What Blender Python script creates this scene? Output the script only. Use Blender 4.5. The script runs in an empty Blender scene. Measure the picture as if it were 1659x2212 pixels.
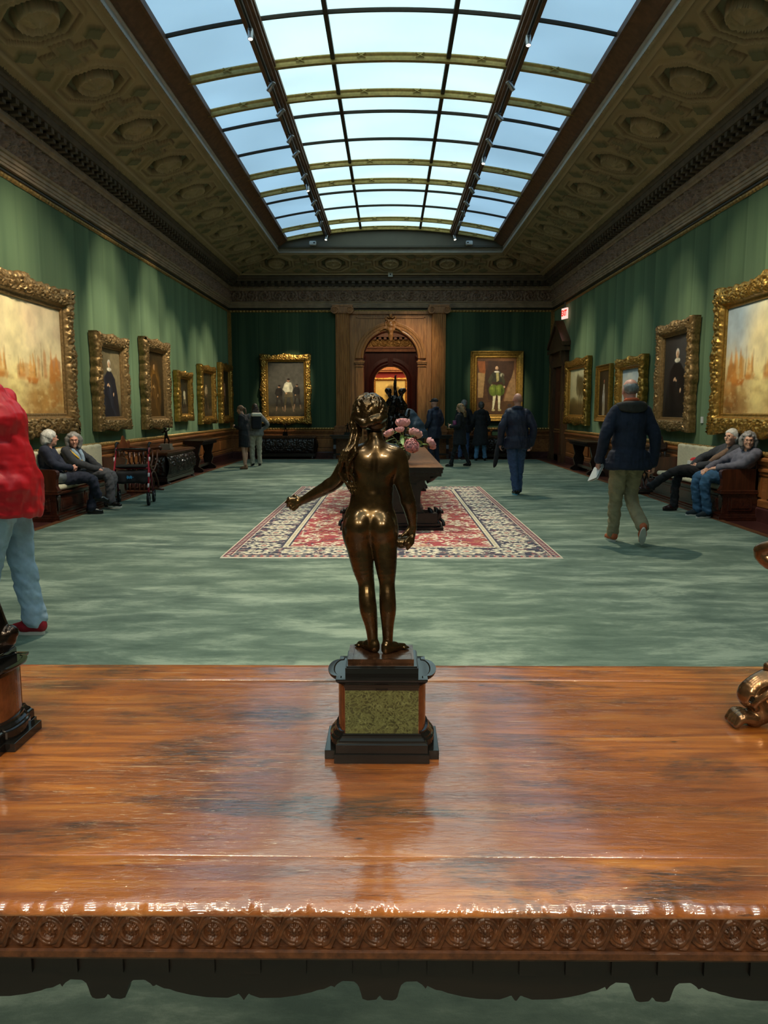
import bpy, math, random
import numpy as np
import openvdb as vdb
from mathutils import Vector, Matrix, Euler

SC = bpy.context.scene
COL = SC.collection
PI = math.pi
random.seed(7)

# ------------------------------------------------------------------ camera
FPX, EYE, CX, CY = 1660.0, 1.48, 829.5, 1106.0
TH = math.atan((1106 - 885) / FPX)
YW = math.atan((843 - CX) / FPX * math.cos(TH))
_c, _s = math.cos(YW), math.sin(YW)
_R = np.array([[_c, -_s, 0], [_s, _c, 0], [0, 0, 1]])
CF = _R @ np.array([0, math.cos(TH), -math.sin(TH)])
CU = _R @ np.array([0, math.sin(TH), math.cos(TH)])
CR = _R @ np.array([1.0, 0, 0])
cam_d = bpy.data.cameras.new('camera')
cam_d.sensor_fit = 'HORIZONTAL'; cam_d.sensor_width = 36.0
cam_d.lens = FPX / 1659.0 * 36.0
cam_d.clip_start = 0.05; cam_d.clip_end = 200
cam = bpy.data.objects.new('camera', cam_d); COL.objects.link(cam)
cam.matrix_world = Matrix(((CR[0], CU[0], -CF[0], 0), (CR[1], CU[1], -CF[1], 0), (CR[2], CU[2], -CF[2], EYE), (0, 0, 0, 1)))
SC.camera = cam

def ray(px, py): return CF + CR * ((px - CX) / FPX) - CU * ((py - CY) / FPX)
C0 = np.array([0, 0, EYE])
def onY(px, py, Y): d = ray(px, py); return C0 + d * (Y / d[1])
def onZ(px, py, z): d = ray(px, py); return C0 + d * ((z - EYE) / d[2])
def onX(px, py, x): d = ray(px, py); return C0 + d * (x / d[0])

# ------------------------------------------------------------------ noise
def _hash(ix, iy, seed):
    h = (ix.astype(np.int64) * 374761393 + iy.astype(np.int64) * 668265263 + seed * 1442695041) & 0xffffffff
    h = ((h ^ (h >> 13)) * 1274126177) & 0xffffffff
    return ((h ^ (h >> 16)) & 0xffff) / 65535.0
def vnoise(x, y, seed=0):
    x = np.asarray(x, float); y = np.asarray(y, float)
    x, y = np.broadcast_arrays(x, y)
    ix = np.floor(x); iy = np.floor(y); fx = x - ix; fy = y - iy
    fx = fx * fx * (3 - 2 * fx); fy = fy * fy * (3 - 2 * fy)
    a = _hash(ix, iy, seed); b = _hash(ix + 1, iy, seed); c = _hash(ix, iy + 1, seed); d = _hash(ix + 1, iy + 1, seed)
    return (a * (1 - fx) + b * fx) * (1 - fy) + (c * (1 - fx) + d * fx) * fy
def fbm(x, y, seed=0, n=4):
    r = 0; a = .5; t = 0
    for i in range(n):
        r = r + a * vnoise(x * 2 ** i + 17.3 * i, y * 2 ** i + 9.1 * i, seed + i); t += a; a *= .5
    return r / t
def sstep(a, b, x):
    t = np.clip((x - a) / (b - a), 0, 1); return t * t * (3 - 2 * t)
def bump(x, c, w): return np.clip(1 - np.abs(x - c) / w, 0, 1)
def dome(x, c, w): return np.sqrt(np.clip(1 - ((x - c) / w) ** 2, 0, 1))

# ------------------------------------------------------------------ objects
def tag(o, label=None, cat=None, group=None, kind=None):
    if label: o['label'] = label
    if cat: o['category'] = cat
    if group: o['group'] = group
    if kind: o['kind'] = kind
    return o
def thing(name, label, cat, loc=(0, 0, 0), rz=0.0, group=None, kind=None):
    o = bpy.data.objects.new(name, None); COL.objects.link(o)
    o.empty_display_size = .1
    o.location = loc; o.rotation_euler = (0, 0, rz)
    return tag(o, label, cat, group, kind)
def link(name, me, mats, parent=None, smooth=False, loc=None):
    o = bpy.data.objects.new(name, me); COL.objects.link(o)
    if not isinstance(mats, (list, tuple)): mats = [mats]
    for m in mats: me.materials.append(m)
    if parent is not None: o.parent = parent
    if loc is not None: o.location = loc
    if smooth: me.polygons.foreach_set('use_smooth', np.ones(len(me.polygons), bool))
    return o
def mesh_np(name, v, quads=None, tris=None):
    me = bpy.data.meshes.new(name)
    v = np.ascontiguousarray(v, dtype=np.float32)
    nq = 0 if quads is None else len(quads); nt = 0 if tris is None else len(tris)
    me.vertices.add(len(v)); me.vertices.foreach_set('co', v.ravel())
    nl = nq * 4 + nt * 3
    me.loops.add(nl); me.polygons.add(nq + nt)
    idx = []
    if nq: idx.append(np.asarray(quads, dtype=np.int32).ravel())
    if nt: idx.append(np.asarray(tris, dtype=np.int32).ravel())
    me.loops.foreach_set('vertex_index', np.concatenate(idx))
    ls = np.concatenate([np.arange(nq) * 4, nq * 4 + np.arange(nt) * 3]).astype(np.int32)
    me.polygons.foreach_set('loop_start', ls)
    me.update(calc_edges=True); me.validate()
    return me
def grid_faces(nu, nv, off=0, flip=False, wrapu=False):
    a = np.arange(nu * nv).reshape(nu, nv)
    if wrapu: a = np.vstack([a, a[:1]])
    q = np.stack([a[:-1, :-1], a[1:, :-1], a[1:, 1:], a[:-1, 1:]], -1).reshape(-1, 4) + off
    return q[:, ::-1] if flip else q
def grid_obj(name, P, m, parent=None, smooth=True, colors=None, flip=False):
    nu, nv = P.shape[:2]
    me = mesh_np(name, P.reshape(-1, 3), grid_faces(nu, nv, flip=flip))
    if colors is not None: set_colors(me, colors.reshape(-1, 3))
    return link(name, me, m, parent, smooth)
def set_colors(me, rgb):
    at = me.color_attributes.new('paint', 'FLOAT_COLOR', 'POINT')
    c = np.ones((len(rgb), 4), np.float32); c[:, :3] = rgb
    at.data.foreach_set('color', c.ravel())

class MB:
    """collects shapes into one mesh"""
    def __init__(s): s.v = []; s.f = []; s.sm = []
    def add(s, vs, fs, sm=False):
        o = len(s.v); s.v += [tuple(map(float, p)) for p in vs]; s.f += [tuple(i + o for i in f) for f in fs]; s.sm += [sm] * len(fs); return s
    def box(s, x0, x1, y0, y1, z0, z1, M=None):
        vs = [(x, y, z) for x in (x0, x1) for y in (y0, y1) for z in (z0, z1)]
        if M is not None: vs = [M @ Vector(p) for p in vs]
        return s.add(vs, [(0, 1, 3, 2), (4, 6, 7, 5), (0, 4, 5, 1), (2, 3, 7, 6), (0, 2, 6, 4), (1, 5, 7, 3)])
    def prism(s, poly, axis, a, b, sm=False, cap=True):
        """poly: 2-D points; axis x: (y,z), y: (x,z), z: (x,y)"""
        n = len(poly)
        def P(t, q): return (t, q[0], q[1]) if axis == 'x' else (q[0], t, q[1]) if axis == 'y' else (q[0], q[1], t)
        vs = [P(a, q) for q in poly] + [P(b, q) for q in poly]
        fs = [(i, (i + 1) % n, n + (i + 1) % n, n + i) for i in range(n)]
        s.add(vs, fs, sm)
        if cap: s.add(vs, [tuple(range(n))[::-1], tuple(range(n, 2 * n))])
        return s
    def tube(s, pts, rad, n=8, cap=True, sc=None):
        pts = [Vector(p) for p in pts]; k = len(pts)
        if not hasattr(rad, '__len__'): rad = [rad] * k
        rings = []; up = None
        for i, p in enumerate(pts):
            d = (pts[min(i + 1, k - 1)] - pts[max(i - 1, 0)]).normalized()
            if up is None:
                up = Vector((0, 0, 1)) if abs(d.z) < .9 else Vector((0, 1, 0))
            a = d.cross(up)
            if a.length < 1e-5: a = d.cross(Vector((1, 0.3, 0)))
            a.normalize(); b = a.cross(d).normalized(); up = b
            rings.append([p + (a * math.cos(t) + b * math.sin(t) * (sc or 1)) * rad[i] for t in [2 * PI * j / n for j in range(n)]])
        vs = [q for r in rings for q in r]
        fs = [(i * n + j, i * n + (j + 1) % n, (i + 1) * n + (j + 1) % n, (i + 1) * n + j) for i in range(k - 1) for j in range(n)]
        if cap:
            c = len(vs); vs += [pts[0], pts[-1]]
            fs += [(c, (j + 1) % n, j) for j in range(n)] + [(c + 1, (k - 1) * n + j, (k - 1) * n + (j + 1) % n) for j in range(n)]
        return s.add(vs, fs, True)
    def lathe(s, prof, c=(0, 0, 0), n=24, sx=1, sy=1, a0=0, a1=2 * PI, sm=True):
        full = abs(a1 - a0 - 2 * PI) < 1e-6; m = n if full else n + 1; k = len(prof)
        vs = [(c[0] + r * sx * math.cos(a0 + (a1 - a0) * j / n), c[1] + r * sy * math.sin(a0 + (a1 - a0) * j / n), c[2] + z) for r, z in prof for j in range(m)]
        fs = [(i * m + j, i * m + (j + 1) % m, (i + 1) * m + (j + 1) % m, (i + 1) * m + j) for i in range(k - 1) for j in range(m if full else m - 1)]
        return s.add(vs, fs, sm)
    def ball(s, c, r, n=12, M=None):
        if not hasattr(r, '__len__'): r = (r, r, r)
        vs = []; m = n // 2
        for i in range(m + 1):
            ph = PI * i / m
            for j in range(n):
                th = 2 * PI * j / n
                p = Vector((r[0] * math.sin(ph) * math.cos(th), r[1] * math.sin(ph) * math.sin(th), r[2] * math.cos(ph)))
                if M is not None: p = M @ p
                vs.append((p.x + c[0], p.y + c[1], p.z + c[2]))
        fs = [(i * n + j, (i + 1) * n + j, (i + 1) * n + (j + 1) % n, i * n + (j + 1) % n) for i in range(m) for j in range(n)]
        return s.add(vs, fs, True)
    def build(s, name, m, parent=None, loc=None, bevel=0):
        me = bpy.data.meshes.new(name); me.from_pydata(s.v, [], s.f); me.update()
        me.polygons.foreach_set('use_smooth', np.array(s.sm, bool))
        o = link(name, me, m, parent, False, loc)
        if bevel:
            b = o.modifiers.new('bevel', 'BEVEL'); b.width = bevel; b.segments = 2; b.limit_method = 'ANGLE'; b.angle_limit = .9
        return o

# ------------------------------------------------------------------ signed distance sculpting
def V3(p): return np.array(p, dtype=np.float32)
class SDF:
    """smooth-blended solid: rounded cones and ellipsoids on a local grid, meshed as one closed surface"""
    def __init__(s, lo, hi, h):
        s.lo = V3(lo); s.h = h
        s.n = np.ceil((V3(hi) - s.lo) / h).astype(int) + 1
        s.F = np.full(tuple(s.n), 1.0, np.float32)
        s.ax = [s.lo[i] + np.arange(s.n[i], dtype=np.float32) * h for i in range(3)]
    def _sub(s, lo, hi):
        a = np.clip(np.floor((lo - s.lo) / s.h).astype(int), 0, s.n); b = np.clip(np.ceil((hi - s.lo) / s.h).astype(int) + 1, 0, s.n)
        if np.any(b <= a): return None, None
        sl = tuple(slice(a[i], b[i]) for i in range(3))
        return sl, (s.ax[0][sl[0]][:, None, None], s.ax[1][sl[1]][None, :, None], s.ax[2][sl[2]][None, None, :])
    def _mix(s, sl, d, k, neg):
        F = s.F[sl]
        if neg: d = -d
        if k <= 0: s.F[sl] = np.maximum(F, d) if neg else np.minimum(F, d); return
        if neg:
            h = np.maximum(k - np.abs(F - d), 0) / k; s.F[sl] = np.maximum(F, d) + h * h * k * .25
        else:
            h = np.maximum(k - np.abs(F - d), 0) / k; s.F[sl] = np.minimum(F, d) - h * h * k * .25
    def cone(s, a, b, ra, rb=None, k=.02, neg=False, sy=1.0, sx=1.0):
        rb = ra if rb is None else rb
        a = V3(a); b = V3(b); m = k + 4 * s.h; S = V3((sx, sy, 1))
        r = max(ra, rb) * S + m
        sl, g = s._sub(np.minimum(a, b) - r, np.maximum(a, b) + r)
        if sl is None: return s
        A = a / S; B = b / S; ab = B - A; L = float(ab @ ab) + 1e-12
        px, py, pz = g[0] / S[0] - A[0], g[1] / S[1] - A[1], g[2] - A[2]
        t = np.clip((px * ab[0] + py * ab[1] + pz * ab[2]) / L, 0, 1)
        d = np.sqrt((px - t * ab[0]) ** 2 + (py - t * ab[1]) ** 2 + (pz - t * ab[2]) ** 2) - (ra + (rb - ra) * t)
        d *= min(sx, sy, 1.0) if (sx < 1 or sy < 1) else 1
        s._mix(sl, d, k, neg); return s
    def chain(s, pts, rad, k=.01, neg=False, **kw):
        for i in range(len(pts) - 1): s.cone(pts[i], pts[i + 1], rad[i], rad[i + 1], k, neg, **kw)
        return s
    def ell(s, c, r, k=.02, rot=None, neg=False):
        c = V3(c); r = V3(r if hasattr(r, '__len__') else (r, r, r)); m = k + 4 * s.h
        R = np.eye(3, dtype=np.float32) if rot is None else np.array(Euler(rot).to_matrix(), dtype=np.float32).T
        e = (np.abs(R.T) @ r if rot is not None else r) + m
        sl, g = s._sub(c - e, c + e)
        if sl is None: return s
        x, y, z = g[0] - c[0], g[1] - c[1], g[2] - c[2]
        q = [R[i, 0] * x + R[i, 1] * y + R[i, 2] * z for i in range(3)]
        n0 = np.sqrt((q[0] / r[0]) ** 2 + (q[1] / r[1]) ** 2 + (q[2] / r[2]) ** 2)
        n1 = np.sqrt((q[0] / r[0] ** 2) ** 2 + (q[1] / r[1] ** 2) ** 2 + (q[2] / r[2] ** 2) ** 2) + 1e-6
        s._mix(sl, n0 * (n0 - 1) / n1, k, neg); return s
    def box(s, lo, hi, rd=.005, k=.005, neg=False, rot=None, c=None):
        lo = V3(lo); hi = V3(hi); cc = (lo + hi) / 2 if c is None else V3(c); e = (hi - lo) / 2; m = k + 4 * s.h
        R = np.eye(3, dtype=np.float32) if rot is None else np.array(Euler(rot).to_matrix(), dtype=np.float32).T
        E = (np.abs(R.T) @ e) + m
        sl, g = s._sub(cc - E, cc + E)
        if sl is None: return s
        x, y, z = g[0] - cc[0], g[1] - cc[1], g[2] - cc[2]
        q = [np.abs(R[i, 0] * x + R[i, 1] * y + R[i, 2] * z) - (e[i] - rd) for i in range(3)]
        d = np.sqrt(sum(np.maximum(t, 0) ** 2 for t in q)) + np.minimum(np.maximum(np.maximum(q[0], q[1]), q[2]), 0) - rd
        s._mix(sl, d, k, neg); return s
    def cut(s, p, n, k=0.0):
        """keep the side the normal n points away from"""
        p = V3(p); n = V3(n); n = n / np.linalg.norm(n)
        d = (s.ax[0][:, None, None] - p[0]) * n[0] + (s.ax[1][None, :, None] - p[1]) * n[1] + (s.ax[2][None, None, :] - p[2]) * n[2]
        s.F = np.maximum(s.F, d.astype(np.float32)); return s
    def ripple(s, amp, freq, seed=0, stretch=(1, 1, 1), band=.03):
        """fold-like surface waves"""
        rs = np.random.RandomState(seed); acc = 0
        X, Y, Z = s.ax[0][:, None, None], s.ax[1][None, :, None], s.ax[2][None, None, :]
        for i in range(4):
            d = rs.randn(3); d /= np.linalg.norm(d); w = freq * (1 + .6 * i)
            wx = (d[0] * X * stretch[0] + d[1] * Y * stretch[1] + d[2] * Z * stretch[2]) * w + rs.rand() * 6
            e = rs.randn(3)
            acc = acc + np.sin(wx + 1.3 * np.sin((e[0] * X + e[1] * Y + e[2] * Z) * freq * .6)) / (1 + .5 * i)
        s.F = s.F - (amp * .5) * acc.astype(np.float32); return s
    def mesh(s, name, m, parent=None, iso=0.0):
        F = s.F
        F[0] = np.maximum(F[0], .01); F[-1] = np.maximum(F[-1], .01); F[:, 0] = np.maximum(F[:, 0], .01)
        F[:, -1] = np.maximum(F[:, -1], .01); F[:, :, 0] = np.maximum(F[:, :, 0], .01); F[:, :, -1] = np.maximum(F[:, :, -1], .01)
        g = vdb.FloatGrid(1.0)
        g.copyFromArray(np.clip(F / s.h, -3, 3).astype(np.float32))
        pts, quads = g.convertToQuads(iso)
        pts = pts * s.h + s.lo
        me = mesh_np(name, pts, quads)
        s.F = None
        o = link(name, me, m, parent, True)
        return o

# ------------------------------------------------------------------ materials
def lin(c):
    """sRGB 0..255 -> linear"""
    return tuple(((x / 255) / 12.92 if x / 255 <= .04045 else ((x / 255 + .055) / 1.055) ** 2.4) for x in c[:3]) + (1,)
class NT:
    def __init__(s, name):
        s.m = bpy.data.materials.new(name); s.m.use_nodes = True; s.t = s.m.node_tree
        s.b = s.t.nodes['Principled BSDF']
    def n(s, typ, **kw):
        x = s.t.nodes.new(typ)
        for k, v in kw.items():
            if k.startswith('i_'): x.inputs[k[2:].replace('_', ' ')].default_value = v
            else: setattr(x, k, v)
        return x
    def l(s, a, b): s.t.links.new(a, b)
    def coord(s, scale=(1, 1, 1), obj=True, rot=(0, 0, 0)):
        tc = s.n('ShaderNodeTexCoord'); mp = s.n('ShaderNodeMapping')
        mp.inputs['Scale'].default_value = scale; mp.inputs['Rotation'].default_value = rot
        s.l(tc.outputs['Object' if obj else 'Generated'], mp.inputs['Vector']); return mp.outputs['Vector']
    def noise(s, vec, scale, detail=4, rough=.55, dist=0):
        x = s.n('ShaderNodeTexNoise'); x.inputs['Scale'].default_value = scale; x.inputs['Detail'].default_value = detail
        x.inputs['Roughness'].default_value = rough; x.inputs['Distortion'].default_value = dist
        s.l(vec, x.inputs['Vector']); return x.outputs['Fac']
    def ramp(s, fac, stops):
        x = s.n('ShaderNodeValToRGB'); r = x.color_ramp
        while len(r.elements) < len(stops): r.elements.new(.5)
        for e, (p, c) in zip(r.elements, stops):
            e.position = p; e.color = c if len(c) == 4 else tuple(c) + (1,)
        s.l(fac, x.inputs['Fac']); return x.outputs['Color']
    def mix(s, fac, a, b, mode='MIX'):
        x = s.n('ShaderNodeMix', data_type='RGBA', blend_type=mode)
        for src, i in ((fac, 0), (a, 6), (b, 7)):
            if hasattr(src, 'is_output'): s.l(src, x.inputs[i])
            else: x.inputs[i].default_value = src
        return x.outputs[2]
    def maprange(s, v, a, b, c, d):
        x = s.n('ShaderNodeMapRange'); 
        for i, q in zip((1, 2, 3, 4), (a, b, c, d)): x.inputs[i].default_value = q
        s.l(v, x.inputs[0]); return x.outputs[0]
    def bump(s, h, strength=.3, dist=.01):
        x = s.n('ShaderNodeBump'); x.inputs['Strength'].default_value = strength; x.inputs['Distance'].default_value = dist
        s.l(h, x.inputs['Height']); s.l(x.outputs[0], s.b.inputs['Normal']); return x
    def set(s, **kw):
        for k, v in kw.items():
            i = s.b.inputs[k.replace('_', ' ')]
            if hasattr(v, 'is_output'): s.l(v, i)
            else: i.default_value = v
        return s
def plain(name, rgb, rough=.6, metal=0, var=.15, scale=8, bumpv=.0, bscale=60, sheen=0, stretch=(1, 1, 1), coat=0, dist=.003):
    t = NT(name); c = lin(rgb); v = t.coord(stretch)
    n = t.noise(v, scale, 4)
    t.set(Base_Color=t.ramp(n, [(.3, tuple(x * (1 - var) for x in c[:3])), (.7, tuple(min(1, x * (1 + var)) for x in c[:3]))]), Roughness=rough, Metallic=metal)
    if bumpv: t.bump(t.noise(v, bscale, 3), bumpv, dist)
    if sheen: t.set(Sheen_Weight=sheen, Sheen_Roughness=.4, Sheen_Tint=tuple(min(1, x * 1.5 + .05) for x in c[:3]) + (1,))
    if coat: t.set(Coat_Weight=coat, Coat_Roughness=.15)
    return t.m
def emis(name, rgb, st):
    t = NT(name); t.set(Base_Color=lin(rgb), Emission_Color=lin(rgb), Emission_Strength=st, Roughness=.5); return t.m
def wood(name, dark, light, axis='y', rough=.35, scale=3.0, coat=.15, bumpv=.15):
    t = NT(name); sc = {'x': (.12, 1, 1), 'y': (1, .12, 1), 'z': (1, 1, .12)}[axis]
    v = t.coord(sc); n = t.noise(v, scale * 6, 6, .65, .6); n2 = t.noise(v, scale * 1.2, 3)
    c = t.ramp(n, [(.3, lin(dark)), (.72, lin(light))])
    c = t.mix(t.maprange(n2, .3, .7, 0, .45), c, lin(dark))
    t.set(Base_Color=c, Roughness=rough, Coat_Weight=coat, Coat_Roughness=.2)
    if bumpv: t.bump(n, bumpv, .004)
    return t.m
def painted(name, rough=.4, bumpv=0.0, sheen=0):
    t = NT(name); a = t.n('ShaderNodeVertexColor', layer_name='paint'); t.set(Base_Color=a.outputs['Color'], Roughness=rough)
    if bumpv: t.bump(t.noise(t.coord(), 300, 2), bumpv, .002)
    if sheen: t.set(Sheen_Weight=sheen, Sheen_Roughness=.5)
    return t.m
def cr_spline(pts, sub=4):
    P = [np.array(p, float) for p in pts]; P = [2 * P[0] - P[1]] + P + [2 * P[-1] - P[-2]]; out = []
    for i in range(1, len(P) - 2):
        for j in range(sub):
            t = j / sub; a, b, c, d = P[i - 1], P[i], P[i + 1], P[i + 2]
            out.append(.5 * (2 * b + (c - a) * t + (2 * a - 5 * b + 4 * c - d) * t * t + (3 * b - a - 3 * c + d) * t ** 3))
    out.append(P[-2]); return out
def sdf_limb(s, pts, rad, k=.01, sub=4, **kw):
    """one smoothly interpolated limb, then blended into the solid once"""
    q = cr_spline([list(p) + [r] for p, r in zip(pts, rad)], sub)
    F0 = s.F; s.F = np.full_like(F0, 1.0)
    for a, b in zip(q[:-1], q[1:]): s.cone(a[:3], b[:3], float(max(a[3], 1e-4)), float(max(b[3], 1e-4)), 0.0, **kw)
    T = s.F; s.F = F0
    if k <= 0: s.F = np.minimum(F0, T)
    else:
        h = np.maximum(k - np.abs(F0 - T), 0) / k; s.F = np.minimum(F0, T) - h * h * k * .25
    return s
SDF.limb = sdf_limb
# ================================================================== materials of the place
def m_velvet():
    t = NT('green_velvet'); v = t.coord((1, 1, 1))
    sx = t.n('ShaderNodeSeparateXYZ'); t.l(v, sx.inputs[0])
    ad = t.n('ShaderNodeMath', operation='ADD'); t.l(sx.outputs[0], ad.inputs[0]); t.l(sx.outputs[1], ad.inputs[1])
    fl = t.n('ShaderNodeMath', operation='MULTIPLY'); t.l(ad.outputs[0], fl.inputs[0]); fl.inputs[1].default_value = 1 / .62
    fr = t.n('ShaderNodeMath', operation='FLOOR'); t.l(fl.outputs[0], fr.inputs[0])
    wn = t.n('ShaderNodeTexWhiteNoise', noise_dimensions='1D'); t.l(fr.outputs[0], wn.inputs['W'])
    vs = t.coord((2.4, 2.4, .10)); n = t.noise(vs, 1.3, 4, .55)
    n2 = t.noise(t.coord((1, 1, .5)), 5, 3)
    c = t.ramp(n, [(.3, lin((46, 68, 50))), (.75, lin((92, 114, 80)))])
    c = t.mix(t.maprange(wn.outputs[0], 0, 1, 0, .5), c, lin((36, 56, 42)))
    fc = t.n('ShaderNodeMath', operation='FRACT'); t.l(fl.outputs[0], fc.inputs[0])
    edge = t.ramp(fc.outputs[0], [(0, (1, 1, 1)), (.03, (0, 0, 0)), (.97, (0, 0, 0)), (1, (1, 1, 1))])
    c = t.mix(edge, c, t.mix(.45, c, lin((8, 35, 25))))
    t.set(Base_Color=c, Roughness=.75, Sheen_Weight=1.0, Sheen_Roughness=.42, Sheen_Tint=lin((200, 236, 186)), Specular_IOR_Level=.2)
    t.bump(n2, .08, .01); return t.m
def m_carpet():
    t = NT('green_wool_carpet'); v = t.coord((.55, 1.5, 1))
    n = t.noise(v, 2.1, 8, .72, .25); n3 = t.noise(t.coord((.5, 1, 1)), .55, 3)
    c = t.ramp(n, [(.36, lin((84, 98, 92))), (.5, lin((120, 136, 124))), (.62, lin((172, 186, 168)))])
    c = t.mix(t.maprange(n3, .35, .65, 0, .4), c, lin((98, 114, 98)))
    t.set(Base_Color=c, Roughness=.95, Sheen_Weight=.3, Sheen_Roughness=.5, Sheen_Tint=lin((150, 210, 180)), Specular_IOR_Level=.1)
    t.bump(t.noise(t.coord(), 90, 3, .7), .25, .01); return t.m
def m_marble_floor():
    t = NT('oxblood_marble'); n = t.noise(t.coord(), 3, 8, .7, 1.2)
    t.set(Base_Color=t.ramp(n, [(.3, lin((50, 26, 26))), (.62, lin((92, 54, 50))), (.72, lin((130, 96, 88)))]), Roughness=.28); return t.m
def m_glass(name, rgb, st):
    t = NT(name); n = t.noise(t.coord((.6, .9, 1)), .9, 2, .4)
    c = lin(rgb)
    e = t.ramp(n, [(.3, tuple(x * .86 for x in c[:3])), (.7, tuple(min(1, x * 1.1) for x in c[:3]))])
    t.set(Base_Color=c, Roughness=.35, Emission_Color=e, Emission_Strength=st); return t.m
M = {}
M['velvet'] = m_velvet(); M['carpet'] = m_carpet(); M['border'] = m_marble_floor()
M['oak'] = wood('carved_oak', (120, 70, 34), (206, 134, 72), 'z', .38)
M['oak_h'] = wood('carved_oak_rail', (112, 66, 34), (190, 124, 70), 'y', .38)
M['edging'] = wood('oak_edging', (96, 58, 34), (140, 92, 58), 'y', .45)
M['mahog'] = wood('dark_mahogany', (52, 20, 16), (92, 40, 30), 'z', .35)
M['cornice'] = plain('bronzed_cornice', (160, 134, 106), .55, 0, .25, 5, .25, 40)
M['cornice_dark'] = plain('dark_cornice', (96, 82, 66), .6, 0, .25, 6, .2, 40)
M['frieze'] = plain('carved_frieze_wood', (150, 120, 98), .5, 0, .3, 12, .2, 60)
M['cove'] = plain('painted_plaster_cove', (160, 138, 104), .7, 0, .22, 4, .2, 50)
M['cove_p'] = painted('stencilled_plaster_cove', .7, .1)
M['fascia'] = plain('grey_painted_plaster', (205, 200, 190), .6, 0, .1, 6)
M['lunette'] = plain('grey_green_plaster', (110, 105, 92), .8, 0, .05, 3)
M['beam'] = plain('brown_stained_beam', (112, 78, 52), .6, 0, .25, 10, .2, 60)
M['rib'] = plain('gilded_rib', (176, 150, 84), .42, .35, .2, 20, .1, 90)
M['bar'] = plain('dark_bronze_bar', (60, 52, 40), .5, .4, .15, 20)
M['gold'] = plain('old_gilding', (190, 146, 72), .34, .85, .35, 22, .35, 120)
M['gold_dark'] = plain('aged_gilding', (150, 120, 78), .4, .7, .4, 26, .35, 120)
M['gilt_trim'] = plain('gilt_moulding', (170, 134, 76), .4, .6, .35, 30, .3, 90)
M['glass_c'] = m_glass('frosted_daylight_glass_bright', (204, 240, 247), .98)
M['glass_s'] = m_glass('frosted_daylight_glass_blue', (156, 198, 226), .80)
M['white'] = plain('white_plastic', (215, 215, 210), .4, 0, .03)
M['steel'] = plain('brushed_steel', (170, 170, 172), .3, .9, .05)
M['black'] = plain('black_plastic', (18, 18, 20), .4, 0, .1)
M['lamp'] = emis('lamp_face', (255, 240, 205), 14)

XL, XR, YF, YN = -4.93, 4.95, 23.85, -8.4

def struct(o): o['kind'] = 'structure'; return o

# ------------------------------------------------------------------ floor, carpet
struct(MB().box(XL - .3, XR + .3, YN - .3, YF + .1, -.12, 0).build('floor', M['border']))
CXL, CXR, CYN, CYF = -4.33, 4.37, YN + .5, 22.95
cp = MB().box(CXL, CXR, CYN, CYF, 0.0, .012).build('carpet', M['carpet'])
tag(cp, 'wide mottled green wall to wall carpet covering the gallery floor', 'carpet')
ed = MB()
for x0, x1, y0, y1 in ((CXL - .09, CXL, CYN, CYF + .09), (CXR, CXR + .09, CYN, CYF + .09), (CXL, CXR, CYF, CYF + .09)): ed.box(x0, x1, y0, y1, 0, .018)
struct(ed.build('trim_1', M['edging']))

# ------------------------------------------------------------------ walls (velvet with shallow undulation)
ZW0, ZW1 = .9, 4.5
def wall_grid(name, fn, s0, s1, ns, z0, z1, nz, m):
    s = np.linspace(s0, s1, ns)[:, None] * np.ones((1, nz)); z = np.linspace(z0, z1, nz)[None, :] * np.ones((ns, 1))
    return struct(grid_obj(name, fn(s, z), m))
def und(s, z): 
    k = (s / .62) % 1
    return .006 * np.sin(k * PI) + .012 * (vnoise(s * 2.2, z * .3, 3) - .5) - .004 * (np.abs(k - .5) > .485)
wall_grid('wall_left', lambda s, z: np.stack([XL + und(s, z), s, z], -1), YN, YF, 900, 0, 5.6, 12, M['velvet'])
wall_grid('wall_right', lambda s, z: np.stack([XR - und(s, z), s, z], -1), YF, YN, 900, 0, 5.6, 12, M['velvet'])
# far wall: two flat-ish velvet fields either side of the portal
DW = .83  # half width of the arched opening
for nm, a, b in (('wall_far_left', XL, -1.5), ('wall_far_right', 1.52, XR)):
    wall_grid(nm, lambda s, z: np.stack([s, YF - und(s, z) * .6, z], -1), a, b, 140, 0, 5.6, 8, M['velvet'])
struct(MB().box(XL - .2, XR + .2, YN - .2, YN, 0, 6.6).build('wall_near', M['velvet']))
struct(MB().box(XL - .2, XL - .03, YN, YF + .3, 0, 6.6).box(XR + .03, XR + .2, YN, YF + .3, 0, 6.6)
       .box(XL - .2, -1.5, YF + .03, YF + .3, 0, 6.6).box(1.5, XR + .2, YF + .03, YF + .3, 0, 6.6).box(-1.5, 1.5, YF + .03, YF + .3, 4.4, 6.6).build('wall_outer', M['lunette']))

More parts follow.
